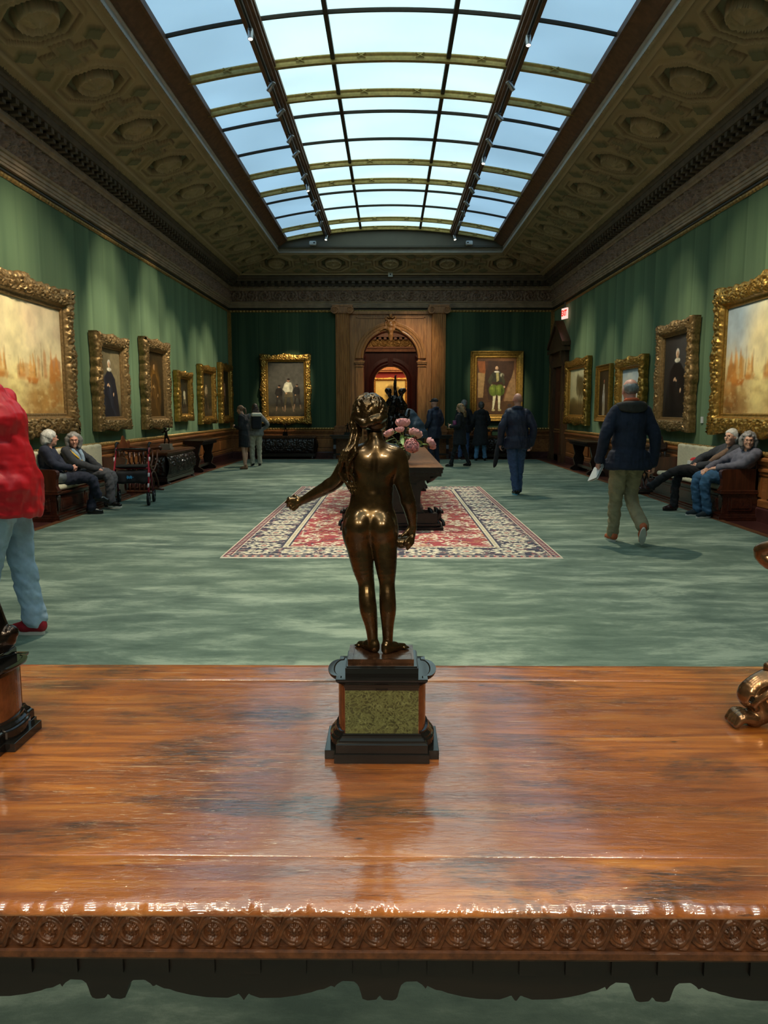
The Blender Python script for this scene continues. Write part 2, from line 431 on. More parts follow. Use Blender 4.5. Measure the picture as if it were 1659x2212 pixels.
def sweep(name, prof, m, smooth=False, closed=False):
    """profile (distance from wall, height) mitred round the four walls"""
    vs = []; k = len(prof)
    for d, z in prof: vs += [(XL + d, YN + d, z), (XL + d, YF - d, z), (XR - d, YF - d, z), (XR - d, YN + d, z)]
    fs = [(i * 4 + j, i * 4 + (j + 1) % 4, (i + 1) * 4 + (j + 1) % 4, (i + 1) * 4 + j) for i in range(k - 1) for j in range(4)]
    return struct(MB().add(vs, fs, smooth).build(name, m))
def strip(name, hf, z0, z1, nz, ds, m, d0=0, sides='LFR', gap=None, back=None):
    """carved band: hf(s, t) relief, t 0..1 from z0 to z1; optional backward slope per t"""
    out = []
    for sd in sides:
        s0, s1 = (2.0, YF - d0) if sd in 'LR' else (XL + d0, XR - d0)
        ns = int((s1 - s0) / ds)
        t = np.linspace(0, 1, nz)[None, :] * np.ones((ns, 1)); s = np.linspace(s0, s1, ns)[:, None] * np.ones((1, nz))
        h = d0 + hf(s, t); z = z0 + (z1 - z0) * t
        P = {'L': lambda: np.stack([XL + h, s, z], -1), 'R': lambda: np.stack([XR - h, s, z], -1)[::-1], 'F': lambda: np.stack([s, YF - h, z], -1)}[sd]()
        out.append(struct(grid_obj(name, P, m)))
    return out
def scroll(s, t, p=.42, seed=1, w=.30):
    """running acanthus scroll relief, t 0..1 across, s in metres, w band width in metres"""
    k = np.floor(s / p); x = s - (k + .5) * p; y = (t - .5) * w; sg = np.where(k % 2 == 0, 1, -1)
    r = np.sqrt(x * x + y * y) + 1e-4; th = np.arctan2(y * sg, x)
    sp = np.cos(th * 2 - 9 * np.log(r / (w * .5)) * .8)
    env = np.clip(1.25 - r / (w * .55), 0, 1)
    leaf = np.abs(fbm(s * 26, t * 7 + seed, seed, 3) - .5) * 2
    return (.5 + .5 * sp) * env ** .5 * .8 + (1 - leaf) ** 3 * .75
def beads(s, t, p): return np.sqrt(np.clip(1 - ((s / p) % 1 * 2 - 1) ** 2 - (t * 2 - 1) ** 2, 0, 1))

# skirting and wainscot
sweep('trim_2', [(.05, 0), (.05, .17), (.035, .19), (.0, .19)], M['border'])
sweep('trim_3', [(.02, .19), (.03, .2), (.03, .28), (.012, .30), (.012, .60), (.03, .62), (.03, .655), (.05, .67), (.05, .70), (.03, .715), (.03, .74), (.055, .76), (.06, .79), (.085, .81), (.09, .84), (.06, .855), (.0, .86)], M['oak_h'])
strip('trim_4', lambda s, t: .035 + .03 * beads(s, t, .085) + .0 * s, .86, .935, 8, .012, M['gilt_trim'])
# raised panels of the wainscot
pn = MB()
def panel(side, a, b, z0=.325, z1=.585):
    for i, (e, d) in enumerate(((0, .028), (.035, .014), (.07, .026))):
        aa, bb, c0, c1 = a + e, b - e, z0 + e * .7, z1 - e * .7
        if side == 'L': pn.box(XL, XL + .012 + d * .8, aa, bb, c0, c1)
        elif side == 'R': pn.box(XR - .012 - d * .8, XR, aa, bb, c0, c1)
        else: pn.box(aa, bb, YF - .012 - d * .8, YF, c0, c1)
for y in np.arange(3.2, 23.2, 1.0):
    panel('L', y, y + .84)
    if y < 20.6: panel('R', y, y + .84)
for x in list(np.arange(-4.75, -2.2, .82)) + list(np.arange(1.95, 4.3, .82)): panel('F', x, x + .68)
struct(pn.build('trim_5', M['oak']))
# gilt border of the velvet
strip('trim_6', lambda s, t: .015 + .03 * beads(s, t, .1) * (1 - .3 * vnoise(s * 30, t * 3)), 4.40, 4.47, 6, .016, M['gilt_trim'])
vb = MB()
for x0, x1, y0, y1 in ((XL, XL + .03, YF - .12, YF), (XL, XL + .1, YF - .03, YF), (XR - .03, XR, YF - .1, YF), (XR - .1, XR, YF - .03, YF)):
    vb.box(x0, x1, y0, y1, .93, 4.4)
struct(vb.build('trim_7', M['gilt_trim']))
# picture rail, architrave, cornice
sweep('trim_8', [(.0, 4.47), (.03, 4.475), (.03, 4.50), (.0, 4.51)], M['bar'])
sweep('trim_9', [(.0, 4.525), (.06, 4.53), (.06, 4.565), (.075, 4.57), (.075, 4.61), (.095, 4.615), (.095, 4.66), (.12, 4.67), (.13, 4.70), (.08, 4.72), (.0, 4.73)], M['cornice'])
strip('trim_10', lambda s, t: .03 + .085 * scroll(s, t, .40, 5, .32), 4.71, 5.03, 26, .015, M['frieze'], .02)
sweep('trim_11', [(.05, 5.02), (.12, 5.03), (.13, 5.06), (.16, 5.08), (.16, 5.10)], M['cornice'])
strip('trim_12', lambda s, t: .14 + .02 * ((s / .045) % 1 > .45) * np.ones_like(t), 5.09, 5.14, 3, .0112, M['cornice'])
# brackets under the corona
br = MB()
def bracket(x, y, ax, sg):
    for (a, b, c, d) in ((0, .13, 5.15, 5.22), (0, .2, 5.2, 5.27)):
        if ax == 'x': br.box(min(x, x + sg * (.14 + b)), max(x, x + sg * (.14 + b)), y - .045, y + .045, c, d)
        else: br.box(x - .045, x + .045, y - .14 - b, y, c, d)
for y in np.arange(5.0, 23.6, .2): bracket(XL, y, 'x', 1); bracket(XR, y, 'x', -1)
for x in np.arange(-4.5, 4.6, .2): bracket(x, YF, 'y', 1)
struct(br.build('trim_13', M['cornice_dark']))
sweep('trim_14', [(.14, 5.14), (.14, 5.27), (.36, 5.27), (.37, 5.30), (.37, 5.35), (.39, 5.355), (.41, 5.40), (.44, 5.42), (.44, 5.45), (.42, 5.46)], M['cornice_dark'])

# ------------------------------------------------------------------ coffered cove
XI, YI, ZI = 3.15, 22.5, 5.90          # inner edge of the cove
def coffer(s, w):
    """relief of one rosette octagon + one cross, s along (period 1.65), w across -.7..+.7"""
    p = 1.65; k = np.floor(s / p); a = s - (k + .5) * p
    def ring(q, r, e): return np.clip(1 - np.abs(q - r) / e, 0, 1)
    h = 0
    q = np.maximum(np.maximum(np.abs(a), np.abs(w)), (np.abs(a) + np.abs(w)) * .7071); r = np.sqrt(a * a + w * w); th = np.arctan2(w, a)
    h = h + ring(q, .47, .035) * .035 + ring(q, .37, .03) * .025 - .035 * (q < .34) * (r > .24)
    h = h + ring(r, .22, .03) * .05 + .05 * np.clip(1 - r / .17, 0, 1) ** .5 * (.75 + .25 * np.cos(th * 8)) + .03 * np.clip(1 - r / .05, 0, 1)
    b = (s % p) - p * (s % p > p / 2)          # cross centred on the cell border
    ab, aw = np.abs(b), np.abs(w)
    cr = np.minimum(np.maximum(ab - .09, aw - .30), np.maximum(ab - .27, aw - .1))
    h = h + ring(cr, .0, .022) * .04 + .02 * (cr < -.03) + .03 * np.clip(1 - np.sqrt(b * b + w * w) / .09, 0, 1)
    for sx in (-1, 1):
        tri = np.maximum(np.abs(ab - .24) + np.abs(aw - .42) - .14, 0)
        h = h + .012 * (tri <= 0)
    h = h + ring(aw, .60, .03) * .05 + .018 * (aw > .64) + .02 * (aw > .66) * (((s / .06) % 1) > .5)
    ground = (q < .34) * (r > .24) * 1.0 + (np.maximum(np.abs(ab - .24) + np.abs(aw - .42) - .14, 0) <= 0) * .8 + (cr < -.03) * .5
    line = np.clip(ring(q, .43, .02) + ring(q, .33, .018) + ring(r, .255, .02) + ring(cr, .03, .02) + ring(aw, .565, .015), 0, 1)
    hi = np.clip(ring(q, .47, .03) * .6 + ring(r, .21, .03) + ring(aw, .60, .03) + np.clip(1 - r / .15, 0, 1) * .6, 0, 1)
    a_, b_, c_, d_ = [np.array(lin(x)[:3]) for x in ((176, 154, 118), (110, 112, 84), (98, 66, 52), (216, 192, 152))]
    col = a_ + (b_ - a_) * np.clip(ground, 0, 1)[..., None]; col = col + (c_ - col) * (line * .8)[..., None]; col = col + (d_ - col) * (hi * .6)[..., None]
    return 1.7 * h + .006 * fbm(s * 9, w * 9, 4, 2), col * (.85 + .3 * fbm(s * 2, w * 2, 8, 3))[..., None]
def cove(name, side, ds=.022, nt=64):
    t = np.linspace(0, 1, nt)
    oX, oY = .42, 5.46
    if side in 'LR':
        xo = XL + oX if side == 'L' else XR - oX; xi = -XI if side == 'L' else XI
        y1 = (YF - oX) + (YI - (YF - oX)) * t; y0 = (YN + oX) + .0 * t
        n = int((YF - YN) / ds); u = np.linspace(0, 1, n)[:, None]
        Y = y0 + (y1 - y0) * u; X = xo + (xi - xo) * t[None, :] + 0 * Y; Z = oY + (ZI - oY) * t[None, :] + 0 * Y
        w = (t - .5)[None, :] * 1.42 + 0 * Y; h, colr = coffer(Y - 8.08 + 165, w)
        nv = np.array([(ZI - oY), 0, -(abs(xi - xo))]) * (1 if side == 'L' else 1); nv = nv / np.linalg.norm(nv)
        if side == 'R': nv[0] = -nv[0]
        P = np.stack([X + nv[0] * h, Y, Z + nv[2] * h], -1)
    else:
        x0 = (XL + oX) + (-XI - (XL + oX)) * t; x1 = (XR - oX) + (XI - (XR - oX)) * t
        n = int(9 / ds); u = np.linspace(0, 1, n)[:, None]
        X = x0 + (x1 - x0) * u; yo = YF - oX
        Y = yo + (YI - yo) * t[None, :] + 0 * X; Z = oY + (ZI - oY) * t[None, :] + 0 * X
        w = (t - .5)[None, :] * 1.3 + 0 * X; h, colr = coffer(X + .825 + 165, w)
        P = np.stack([X, Y - .4 * h, Z - .9 * h], -1)
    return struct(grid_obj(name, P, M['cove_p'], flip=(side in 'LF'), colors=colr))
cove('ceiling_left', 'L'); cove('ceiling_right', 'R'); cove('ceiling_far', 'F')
struct(MB().add([(XL + .42, YN + .2, 5.46), (XR - .42, YN + .2, 5.46), (XI, YN + 1.2, ZI), (-XI, YN + 1.2, ZI)], [(0, 1, 2, 3)]).build('ceiling_near', M['cove']))
# reveal round the laylight: grey fascia then stained beam
def ringloop(name, prof, m):
    vs = []
    for d, z in prof: vs += [(-XI + d, YN + 1.2, z), (-XI + d, YI - d, z), (XI - d, YI - d, z), (XI - d, YN + 1.2, z)]
    fs = [(i * 4 + j, i * 4 + j + 1, (i + 1) * 4 + j + 1, (i + 1) * 4 + j) for i in range(len(prof) - 1) for j in range(3)]
    return struct(MB().add(vs, fs).build(name, m))
ringloop('trim_15', [(-.03, 5.88), (.0, 5.88), (.0, 5.92), (-.03, 5.925), (-.03, 6.0), (.0, 6.01), (.0, 6.04)], M['fascia'])
def zv(x): return 6.54 - .31 * (np.abs(x) / 2.9) ** 2
bm = MB()
for sg in (-1, 1):
    q = [(sg * 3.16, 6.03), (sg * 3.08, 6.03), (sg * 2.92, 6.15), (sg * 2.88, 6.15), (sg * 2.88, 6.24), (sg * 3.16, 6.3)]
    bm.prism(q, 'y', YN + 1.2, 22.32)
struct(bm.build('trim_16', M['beam']))
# far lunette
lu = MB(); xs = np.linspace(-3.16, 3.16, 33)
lu.add([(x, 22.36, 6.02) for x in xs] + [(x, 22.36, zv(min(2.9, abs(x))) + .06) for x in xs], [(i, i + 1, 34 + i, 33 + i) for i in range(32)])
lu.box(-3.16, 3.16, 22.36, 22.56, 6.0, 6.03)
struct(lu.build('wall_lunette', M['lunette']))

# ------------------------------------------------------------------ laylight
WIN = bpy.data.objects.new('window_1', None); COL.objects.link(WIN); WIN['kind'] = 'structure'
ribs = [(22.3), (21.3)]
y = 17.86
pairs = [(21.3, 22.3), (16.56, 17.86), (11.85, 13.1), (7.1, 8.4), (2.4, 3.65), (-2.35, -1.1), (-7.1, -5.85)]
def arcbar(mb, yc, wy, z0, z1, x0=-2.93, x1=2.93, n=30):
    xs = np.linspace(x0, x1, n)
    vs = [(x, yy, zv(x) + zz) for x in xs for yy, zz in ((yc - wy, z1), (yc - wy, z0 + .03), (yc - wy * .7, z0), (yc + wy * .7, z0), (yc + wy, z0 + .03), (yc + wy, z1))]
    fs = [(i * 6 + j, i * 6 + (j + 1) % 6, (i + 1) * 6 + (j + 1) % 6, (i + 1) * 6 + j) for i in range(n - 1) for j in range(6)]
    mb.add(vs, fs)
for a, b in pairs:
    for yc in (a, b):
        r = MB(); arcbar(r, yc, .085, -.03, .05); arcbar(r, yc, .06, -.075, -.02); arcbar(r, yc - .05, .012, -.085, -.0)
        for x in (-2.35, -1.3, -.42, .42, 1.3, 2.35):
            for k in (-1, 1):
                r.tube([(x - .06 * k, yc - .09, zv(x) - .055), (x + .06 * k, yc - .09, zv(x) + .01)], .009, 5)
        r.build('arch_rib', M['rib'], WIN)
edges = []
segs = []
for i in range(len(pairs) - 1):
    hi, lo = pairs[i], pairs[i + 1]
    segs.append((hi[0] + .085, hi[1] - .085))                       # narrow bay
    L0, L1 = lo[1] + .085, hi[0] - .085
    d = (L1 - L0)
    segs += [(L0, L0 + d * .22), (L0 + d * .22, L0 + d * .63), (L0 + d * .63, L1)]
    for q in (.22, .63):
        b = MB(); arcbar(b, L0 + d * q, .02, -.03, .03); b.build('glazing_bar', M['bar'], WIN)
cols = [(-2.9, -1.86, 's'), (-1.68, -.86, 'c'), (-.80, .80, 'c'), (.86, 1.68, 'c'), (1.86, 2.9, 's')]
for (a, b) in segs:
    for (x0, x1, k) in cols:
        xs = np.linspace(x0 - .03, x1 + .03, 9)
        g = MB(); g.add([(x, yy, zv(x) + .015) for x in xs for yy in (a - .01, b + .01)], [(i * 2, i * 2 + 1, i * 2 + 3, i * 2 + 2) for i in range(8)], True)
        g.build('glass_pane', M['glass_' + k], WIN)
for x in (-.83, .83):
    MB().box(x - .03, x + .03, YN + 1.2, 22.3, zv(x) - .045, zv(x) + .05).build('glazing_bar', M['bar'], WIN)
for sg in (-1, 1):
    x = 1.77 * sg; z = zv(x)
    b = MB(); b.box(x - .1, x + .1, YN + 1.2, 22.34, z - .10, z + .06); b.box(x - .06, x + .06, YN + 1.2, 22.34, z - .14, z - .09)
    b.box(x - .12, x - .1, YN + 1.2, 22.3, z - .05, z + .0); b.box(x + .1, x + .12, YN + 1.2, 22.3, z - .05, z)
    b.build('rail_beam', M['beam'], WIN)

# lighting track under each rail beam, with aimed heads
ZT = zv(1.77) - .18
LABT = ('silver lighting track with spotlight heads under the left skylight beam', 'silver lighting track with spotlight heads under the right skylight beam')
for i, sg in enumerate((-1, 1)):
    t = thing('lighting_track', LABT[i], 'light track', (1.77 * sg, 10, ZT))
    MB().box(-.02, .02, -18.2, 12.3, 0, .035).build('rail', M['steel'], t)
    MB().box(-.012, .012, -18.2, 12.3, -.004, 0).build('slot', M['black'], t)
    for yy in (-8, -3, 2, 7, 11.5): MB().tube([(0, yy, .03), (0, yy, .06)], .01, 6).build('bracket', M['steel'], t)
def spot_head(mesh_src, loc, target, label, power=60, angle=26, blend=.5, col=(1, .86, .62), glow=False):
    root = thing('spotlight', label, 'spotlight', loc, 0, None)
    d = (Vector(target) - Vector(loc)).normalized()
    q = d.to_track_quat('-Z', 'Y').to_matrix().to_4x4()
    if not mesh_src:
        b = MB(); b.lathe([(.0, .10), (.032, .10), (.034, .09), (.034, -.055), (.03, -.06), (.028, -.05)], (0, 0, 0), 16)
        a = b.build('housing', M['steel']); b = MB(); b.lathe([(.0, -.048), (.027, -.05)], (0, 0, 0), 16)
        l = b.build('lens', M['lamp']); b = MB(); b.tube([(0, 0, 0), (0, .0, .06)], .008, 6); b.box(-.02, .02, -.035, .035, .055, .068)
        s = b.build('stem', M['steel']); mesh_src.extend([a, l, s])
    else:
        parts = [o.copy() for o in mesh_src]
        for p in parts: COL.objects.link(p)
        a, l, s = parts
    a.parent = root; l.parent = root; s.parent = root
    a.matrix_local = q @ Matrix.Translation((0, 0, 0)); l.matrix_local = q @ Matrix.Translation((0, 0, 0)); s.location = (0, 0, 0)
    ld = bpy.data.lights.new('spot_lamp', 'SPOT'); ld.energy = power; ld.spot_size = math.radians(angle * 2); ld.spot_blend = blend
    ld.shadow_soft_size = .03; ld.color = col
    lo = bpy.data.objects.new('bulb', ld); COL.objects.link(lo); lo.parent = root
    lo.matrix_local = q @ Matrix.Translation((0, 0, -.075))
    return root
HEADS = []
# ================================================================== foreground table
def m_tabletop():
    t = NT('worn_walnut_tabletop')
    g = t.noise(t.coord((.20, 2.4, 1)), 13, 8, .7, .8)
    c = t.ramp(g, [(.28, lin((84, 42, 14))), (.42, lin((146, 78, 24))), (.56, lin((188, 110, 36))), (.68, lin((212, 140, 58))), (.8, lin((222, 160, 90)))])
    b2 = t.noise(t.coord((.8, 1.6, 1)), 1.7, 4, .55); c = t.mix(t.maprange(b2, .40, .60, .55, 0), c, lin((112, 56, 18)))
    b = t.noise(t.coord((.75, 2.0, 1)), 2.6, 6, .7, .3)                                # ink-dark worn blotches
    fine = t.noise(t.coord((.8, 7, 1)), 30, 5, .8, .6)
    bm = t.n('ShaderNodeMath', operation='MULTIPLY'); t.l(t.maprange(b, .50, .62, 0, 1), bm.inputs[0]); t.l(t.maprange(fine, .38, .58, .25, 1), bm.inputs[1])
    c = t.mix(bm.outputs[0], c, lin((52, 38, 32)))
    sc1 = t.noise(t.coord((.8, 10, 1)), 22, 6, .85, 1.4); msk = t.noise(t.coord((.8, 1.5, 1), rot=(0, 0, .3)), 2.4, 3, .5)
    fl = t.n('ShaderNodeMath', operation='MULTIPLY'); t.l(t.maprange(sc1, .575, .63, 0, 1), fl.inputs[0]); t.l(t.maprange(msk, .46, .60, 0, 1), fl.inputs[1])
    c = t.mix(fl.outputs[0], c, lin((228, 200, 166)))
    for i, (rot, sc) in enumerate((((0, 0, .5), 7), ((0, 0, -.9), 5), ((0, 0, .12), 9))):     # long thin scratches
        w = t.noise(t.coord((.5, 26, 1), rot=rot), sc, 2, .4, .3); m2 = t.noise(t.coord((1, 1, 1)), 4 + i, 2)
        q = t.n('ShaderNodeMath', operation='MULTIPLY'); t.l(t.maprange(w, .70, .72, 0, 1), q.inputs[0]); t.l(t.maprange(m2, .54, .6, 0, .7), q.inputs[1]); c = t.mix(q.outputs[0], c, lin((216, 176, 134)) if i < 2 else lin((58, 32, 20)))
    vo = t.n('ShaderNodeTexVoronoi'); vo.inputs['Scale'].default_value = 9; t.l(t.coord((.5, 1.2, 1)), vo.inputs['Vector'])
    c = t.mix(t.maprange(vo.outputs['Distance'], .02, .05, .85, 0), c, lin((40, 24, 16)))
    t.set(Base_Color=c, Coat_Weight=1.0, Coat_Roughness=.13, Coat_IOR=2.35, Specular_IOR_Level=.5)
    t.set(Roughness=t.maprange(t.noise(t.coord((.6, 2, 1)), 9, 4, .6), .3, .7, .25, .45))
    hb = t.n('ShaderNodeMath', operation='ADD'); t.l(g, hb.inputs[0])
    cr = t.noise(t.coord((1.0, 4.5, 1)), 34, 7, .8, 1.4); t.l(t.maprange(cr, .36, .62, 0, 1.3), hb.inputs[1])
    t.bump(hb.outputs[0], .4, .0012)
    cb = t.n('ShaderNodeBump'); cb.inputs['Strength'].default_value = .55; cb.inputs['Distance'].default_value = .0010; lo_ = t.n('ShaderNodeMath', operation='ADD'); t.l(t.noise(t.coord((.6, 1.6, 1)), 16, 2, .5), lo_.inputs[0]); t.l(t.maprange(t.noise(t.coord((1.0, 4.5, 1)), 34, 3, .6, 1.2), .52, .66, 0, .35), lo_.inputs[1]); t.l(lo_.outputs[0], cb.inputs['Height']); t.l(cb.outputs[0], t.b.inputs['Coat Normal']); return t.m
M['tabletop'] = m_tabletop()
def m_carved():
    t = NT('carved_walnut_edge'); v = t.coord((1, 1, 1)); n = t.noise(v, 60, 5, .7)
    c = t.ramp(n, [(.3, lin((52, 28, 14))), (.7, lin((104, 62, 34)))])
    t.set(Base_Color=c, Roughness=.42, Coat_Weight=.08, Coat_Roughness=.25); t.bump(t.noise(v, 220, 4), .35, .0012); return t.m
M['carved'] = m_carved()
M['dark_walnut'] = wood('dark_walnut', (18, 13, 11), (34, 24, 18), 'x', .45)

TB = thing('refectory_table', 'long worn brown walnut table with guilloche carved edge filling the foreground', 'table', (0, 1.48, 0))
y0, y1, zt = .978 - 1.48, 1.99 - 1.48, .8
LX = 1.75
def plank(a, b, nm='tabletop_board', lip=False):
    ys = [a, a + .0005, a + .0015] + list(np.linspace(a + .02, b - .02, 22)) + [b - .0015, b - .0005, b]
    xs = np.linspace(-LX, LX, 140)
    X, Y = np.meshgrid(xs, ys, indexing='ij')
    Z = np.zeros_like(X) + zt + .0022 * (fbm(X * 2.2 + a * 9, Y * 5, 3, 3) - .5)
    for i, dz in ((0, -.0012), (1, -.0003), (-1, -.0012), (-2, -.0003)): Z[:, i] += dz
    return X, Y, Z
for a, b in ((y0 + .122, y0 + .895), (y0 + .8965, y1)):
    X, Y, Z = plank(a, b)
    P = np.stack([X, Y, Z], -1)
    ring0 = P[:, :1].copy(); ring0[..., 2] = zt - .03; ring1 = P[:, -1:].copy(); ring1[..., 2] = zt - .03
    grid_obj('tabletop_board', np.concatenate([ring0, P, ring1], 1), M['tabletop'], TB)
# front board with chipped, rolled lip
xs = np.linspace(-LX, LX, 1100)[:, None]
prof = [(.1205, -.03), (.1205, -.0009), (.1200, -.0002), (.119, 0), (.10, 0), (.08, 0), (.06, 0), (.04, 0), (.022, 0), (.010, -.0002), (.005, -.0016), (.001, -.005), (-.002, -.0105), (-.002, -.014), (.004, -.0165), (.012, -.0175)]
P = np.zeros((1100, len(prof), 3))
for j, (yy, zz) in enumerate(prof):
    w = np.clip((.03 - yy) / .03, 0, 1) if yy < .11 else 0
    chip = .0035 * np.clip(fbm(xs[:, 0] * 34, 3.1, 8, 4) - .56, 0, 1) * 6 + .002 * (fbm(xs[:, 0] * 90, j * .35, 5, 3) - .5) * 2
    P[:, j, 0] = xs[:, 0]; P[:, j, 1] = y0 + yy + w * w * chip * .8; P[:, j, 2] = zt + zz - w * w * chip * .55 + .0022 * (fbm(xs[:, 0] * 2.2, yy * 5, 13, 3) - .5)
grid_obj('tabletop_board', P[:, ::-1], M['tabletop'], TB, flip=True)
# carved guilloche band
def guilloche(x, z):
    """x metres along, z -.5..+.5 over the band height; interlaced bands round rosettes"""
    p = .0382; H = .0235
    u = (x / p); k = np.floor(u); a = (u - k - .5) * p; zz = z * 2 * H
    h = np.zeros_like(a + zz)
    r = np.sqrt(a * a + zz * zz)
    # band 1 and band 2: opposed sine ribbons, with double ridge
    for sg, ph in ((1, 0),):
        pass
    c1 = H * .80 * np.sin(2 * PI * (u * .5)); c2 = -c1
    sl = np.sqrt(1 + (H * .8 * PI / p * np.cos(PI * u)) ** 2)
    top = np.cos(PI * u)                               # which ribbon passes over
    R0, R1 = .0128, .0186
    # rings with diagonal crossing ribbons (running scroll look)
    ring = ((r > .0112) & (r < .0212))
    rr = (r - .0162) / .005
    h = np.where(ring, .0034 + .0026 * np.sqrt(np.clip(1 - (np.abs(rr) * 2 - 1) ** 2, 0, 1)), h)
    # S link from bottom of one ring to the top of the next
    b = (u - np.round(u)) * p
    s = zz - np.tanh(b / (.42 * p) * 2.0) * H * .93
    lk = (np.abs(b) < .47 * p) & (r > .0122)
    dl = np.abs(s) / 2.6
    w = .0046
    dr = np.clip(1 - ((dl / w) * 2 - 1) ** 2, 0, 1)
    dr2 = np.clip(1 - ((np.abs(dl / w - .0)) * 2.2 - 1.1) ** 2, 0, 1)
    h = np.where(lk & (dl < w), np.maximum(h, .0046 + .0032 * np.sqrt(dr2)), h)
    th = np.arctan2(zz, a)
    pet = .0100 * (.82 + .18 * np.cos(th * 8))
    h = np.where(r < pet, np.maximum(h, .0012 + .0028 * np.sqrt(np.clip(1 - ((r / pet - .62) / .38) ** 2, 0, 1))), h)
    h = np.where(r < .0036, .0022 + .0042 * np.sqrt(np.clip(1 - (r / .0036) ** 2, 0, 1)), h)
    return h
nx, nz = 2300, 46
X = np.linspace(-.95, .95, nx)[:, None] + np.zeros((1, nz)); Zt = np.linspace(-.5, .5, nz)[None, :] + np.zeros((nx, 1))
hh = guilloche(X, Zt) * np.clip((.5 - np.abs(Zt)) / .03, 0, 1) ** .3 + .0009 * (fbm(X * 300, Zt * 14, 2, 3) - .5)
grid_obj('carved_edge', np.stack([X, y0 + .014 - hh, zt - .044 + Zt * .051], -1), M['carved'], TB, flip=True)
e = MB()
for s in (-1, 1):
    for q in range(10): pass
    e.box(min(s * .95, s * LX), max(s * .95, s * LX), y0 + .008, y0 + .02, zt - .07, zt - .018)
e.box(-LX, LX, y0 + .014, y0 + .03, zt - .0715, zt - .018)
e.prism([(y0 + .03, zt - .0695), (y0 + .007, zt - .0695), (y0 + .003, zt - .0712), (y0 + .003, zt - .080), (y0 + .009, zt - .087), (y0 + .03, zt - .089)], 'x', -LX, LX)
e.build('edge_moulding', M['carved'], TB)
e = MB(); e.box(-LX, LX, y0 + .03, y1 - .03, zt - .089, zt - .032); e.build('frame', M['dark_walnut'], TB)
# scalloped apron
def apron(yy, th, zoff=0):
    pxs = [0, 8, 30, 42, 47, 52, 62, 90, 104, 112, 114, 135, 150, 165, 200, 240, 290, 313, 317, 329]
    dys = [2150, 2160, 2162, 2158, 2140, 2128, 2121, 2120, 2128, 2137, 2129, 2138, 2140, 2145, 2152, 2157, 2158, 2151, 2148, 2163]
    PH = .0006; per = .395
    def low(x):
        q = ((x + .0145) / per) % 1.0; q = min(q, 1 - q) * 2 * 329
        return .0505 + (np.interp(q, pxs, dys) - 2120) * .00074
    xs = np.linspace(-LX + .1, LX - .1, 1300)
    vs = []; n = len(xs)
    poly_lo = [zt - .0895 - low(x) + zoff for x in xs]
    b = MB(); vs = []
    for x, z in zip(xs, poly_lo): vs += [(x, yy, zt - .089), (x, yy, z), (x, yy + th, z), (x, yy + th, zt - .089)]
    fs = []
    for i in range(n - 1):
        for j in range(3): fs.append((i * 4 + j, i * 4 + j + 1, i * 4 + 5 + j, i * 4 + 4 + j))
    b.add(vs, fs)
    for i in range(-24, 25):
        x = i * .066; b.box(x - .012, x + .012, yy - .006, yy, zt - .125, zt - .089)
    return b
apron(y0 + .035, .022).build('apron', M['dark_walnut'], TB)
apron(y1 - .06, .022).build('apron', M['dark_walnut'], TB)
for s in (-1, 1):
    b = MB(); x = s * 1.42
    b.prism([(x - .09, .0125), (x + .09, .0125), (x + .11, .06), (x + .05, .12), (x + .07, .3), (x + .04, .45), (x + .09, .6), (x + .12, .71), (x - .12, .71), (x - .09, .6), (x - .04, .45), (x - .07, .3), (x - .05, .12), (x - .11, .06)], 'y', y0 + .12, y1 - .12)
    b.build('trestle', M['dark_walnut'], TB)

# ================================================================== stone pedestals
def m_breccia():
    t = NT('green_breccia_marble'); v = t.coord((1, 1, 1))
    n0 = t.n('ShaderNodeTexNoise'); n0.inputs['Scale'].default_value = 30; n0.inputs['Detail'].default_value = 4; t.l(v, n0.inputs['Vector'])
    mv = t.n('ShaderNodeMix', data_type='VECTOR'); mv.inputs[0].default_value = .1; t.l(v, mv.inputs[4]); t.l(n0.outputs['Color'], mv.inputs[5])
    vo = t.n('ShaderNodeTexVoronoi', feature='DISTANCE_TO_EDGE'); vo.inputs['Scale'].default_value = 84; t.l(mv.outputs[1], vo.inputs['Vector'])
    n = t.noise(v, 85, 7, .75, 1.6)
    c = t.ramp(n, [(.38, lin((10, 13, 8))), (.5, lin((32, 38, 24))), (.6, lin((70, 78, 52))), (.7, lin((128, 134, 98)))])
    c = t.mix(t.maprange(vo.outputs['Distance'], .05, .25, 0, .75), t.mix(.4, c, lin((120, 126, 76))), t.ramp(t.noise(v, 26, 3), [(.4, lin((22, 22, 14))), (.6, lin((48, 52, 30)))]))
    t.set(Base_Color=c, Roughness=.12); return t.m
M['breccia'] = m_breccia()
M['ebony'] = plain('polished_black_marble', (22, 21, 20), .09, 0, .1, 10)
M['breccia_brown'] = plain('brown_breccia_marble', (92, 52, 30), .15, 0, .4, 40)
def ped_loft(mb, prof, e=.05, n=14):
    """prof: (half width a, half depth d, bulge b, z) -> lofted block with half-round ends"""
    rings = []
    for a, d, b, z in prof:
        r = [(-a, -d), (a, -d)]
        ee = min(e, d - .004)
        r += [(a, -ee)] + [(a + b * math.cos(t), ee * math.sin(t)) for t in np.linspace(-PI / 2, PI / 2, n)][1:-1] + [(a, ee)]
        r += [(a, d), (-a, d)] + [(-a, ee)] + [(-a - b * math.cos(t), ee * math.sin(t)) for t in np.linspace(PI / 2, -PI / 2, n)][1:-1] + [(-a, -ee)]
        rings.append([(x, y, z) for x, y in r])
    k = len(rings[0]); vs = [p for r in rings for p in r]
    fs = [(i * k + j, i * k + (j + 1) % k, (i + 1) * k + (j + 1) % k, (i + 1) * k + j) for i in range(len(rings) - 1) for j in range(k)]
    fs += [tuple(range(k))[::-1], tuple(range((len(rings) - 1) * k, len(rings) * k))]
    mb.add(vs, fs)
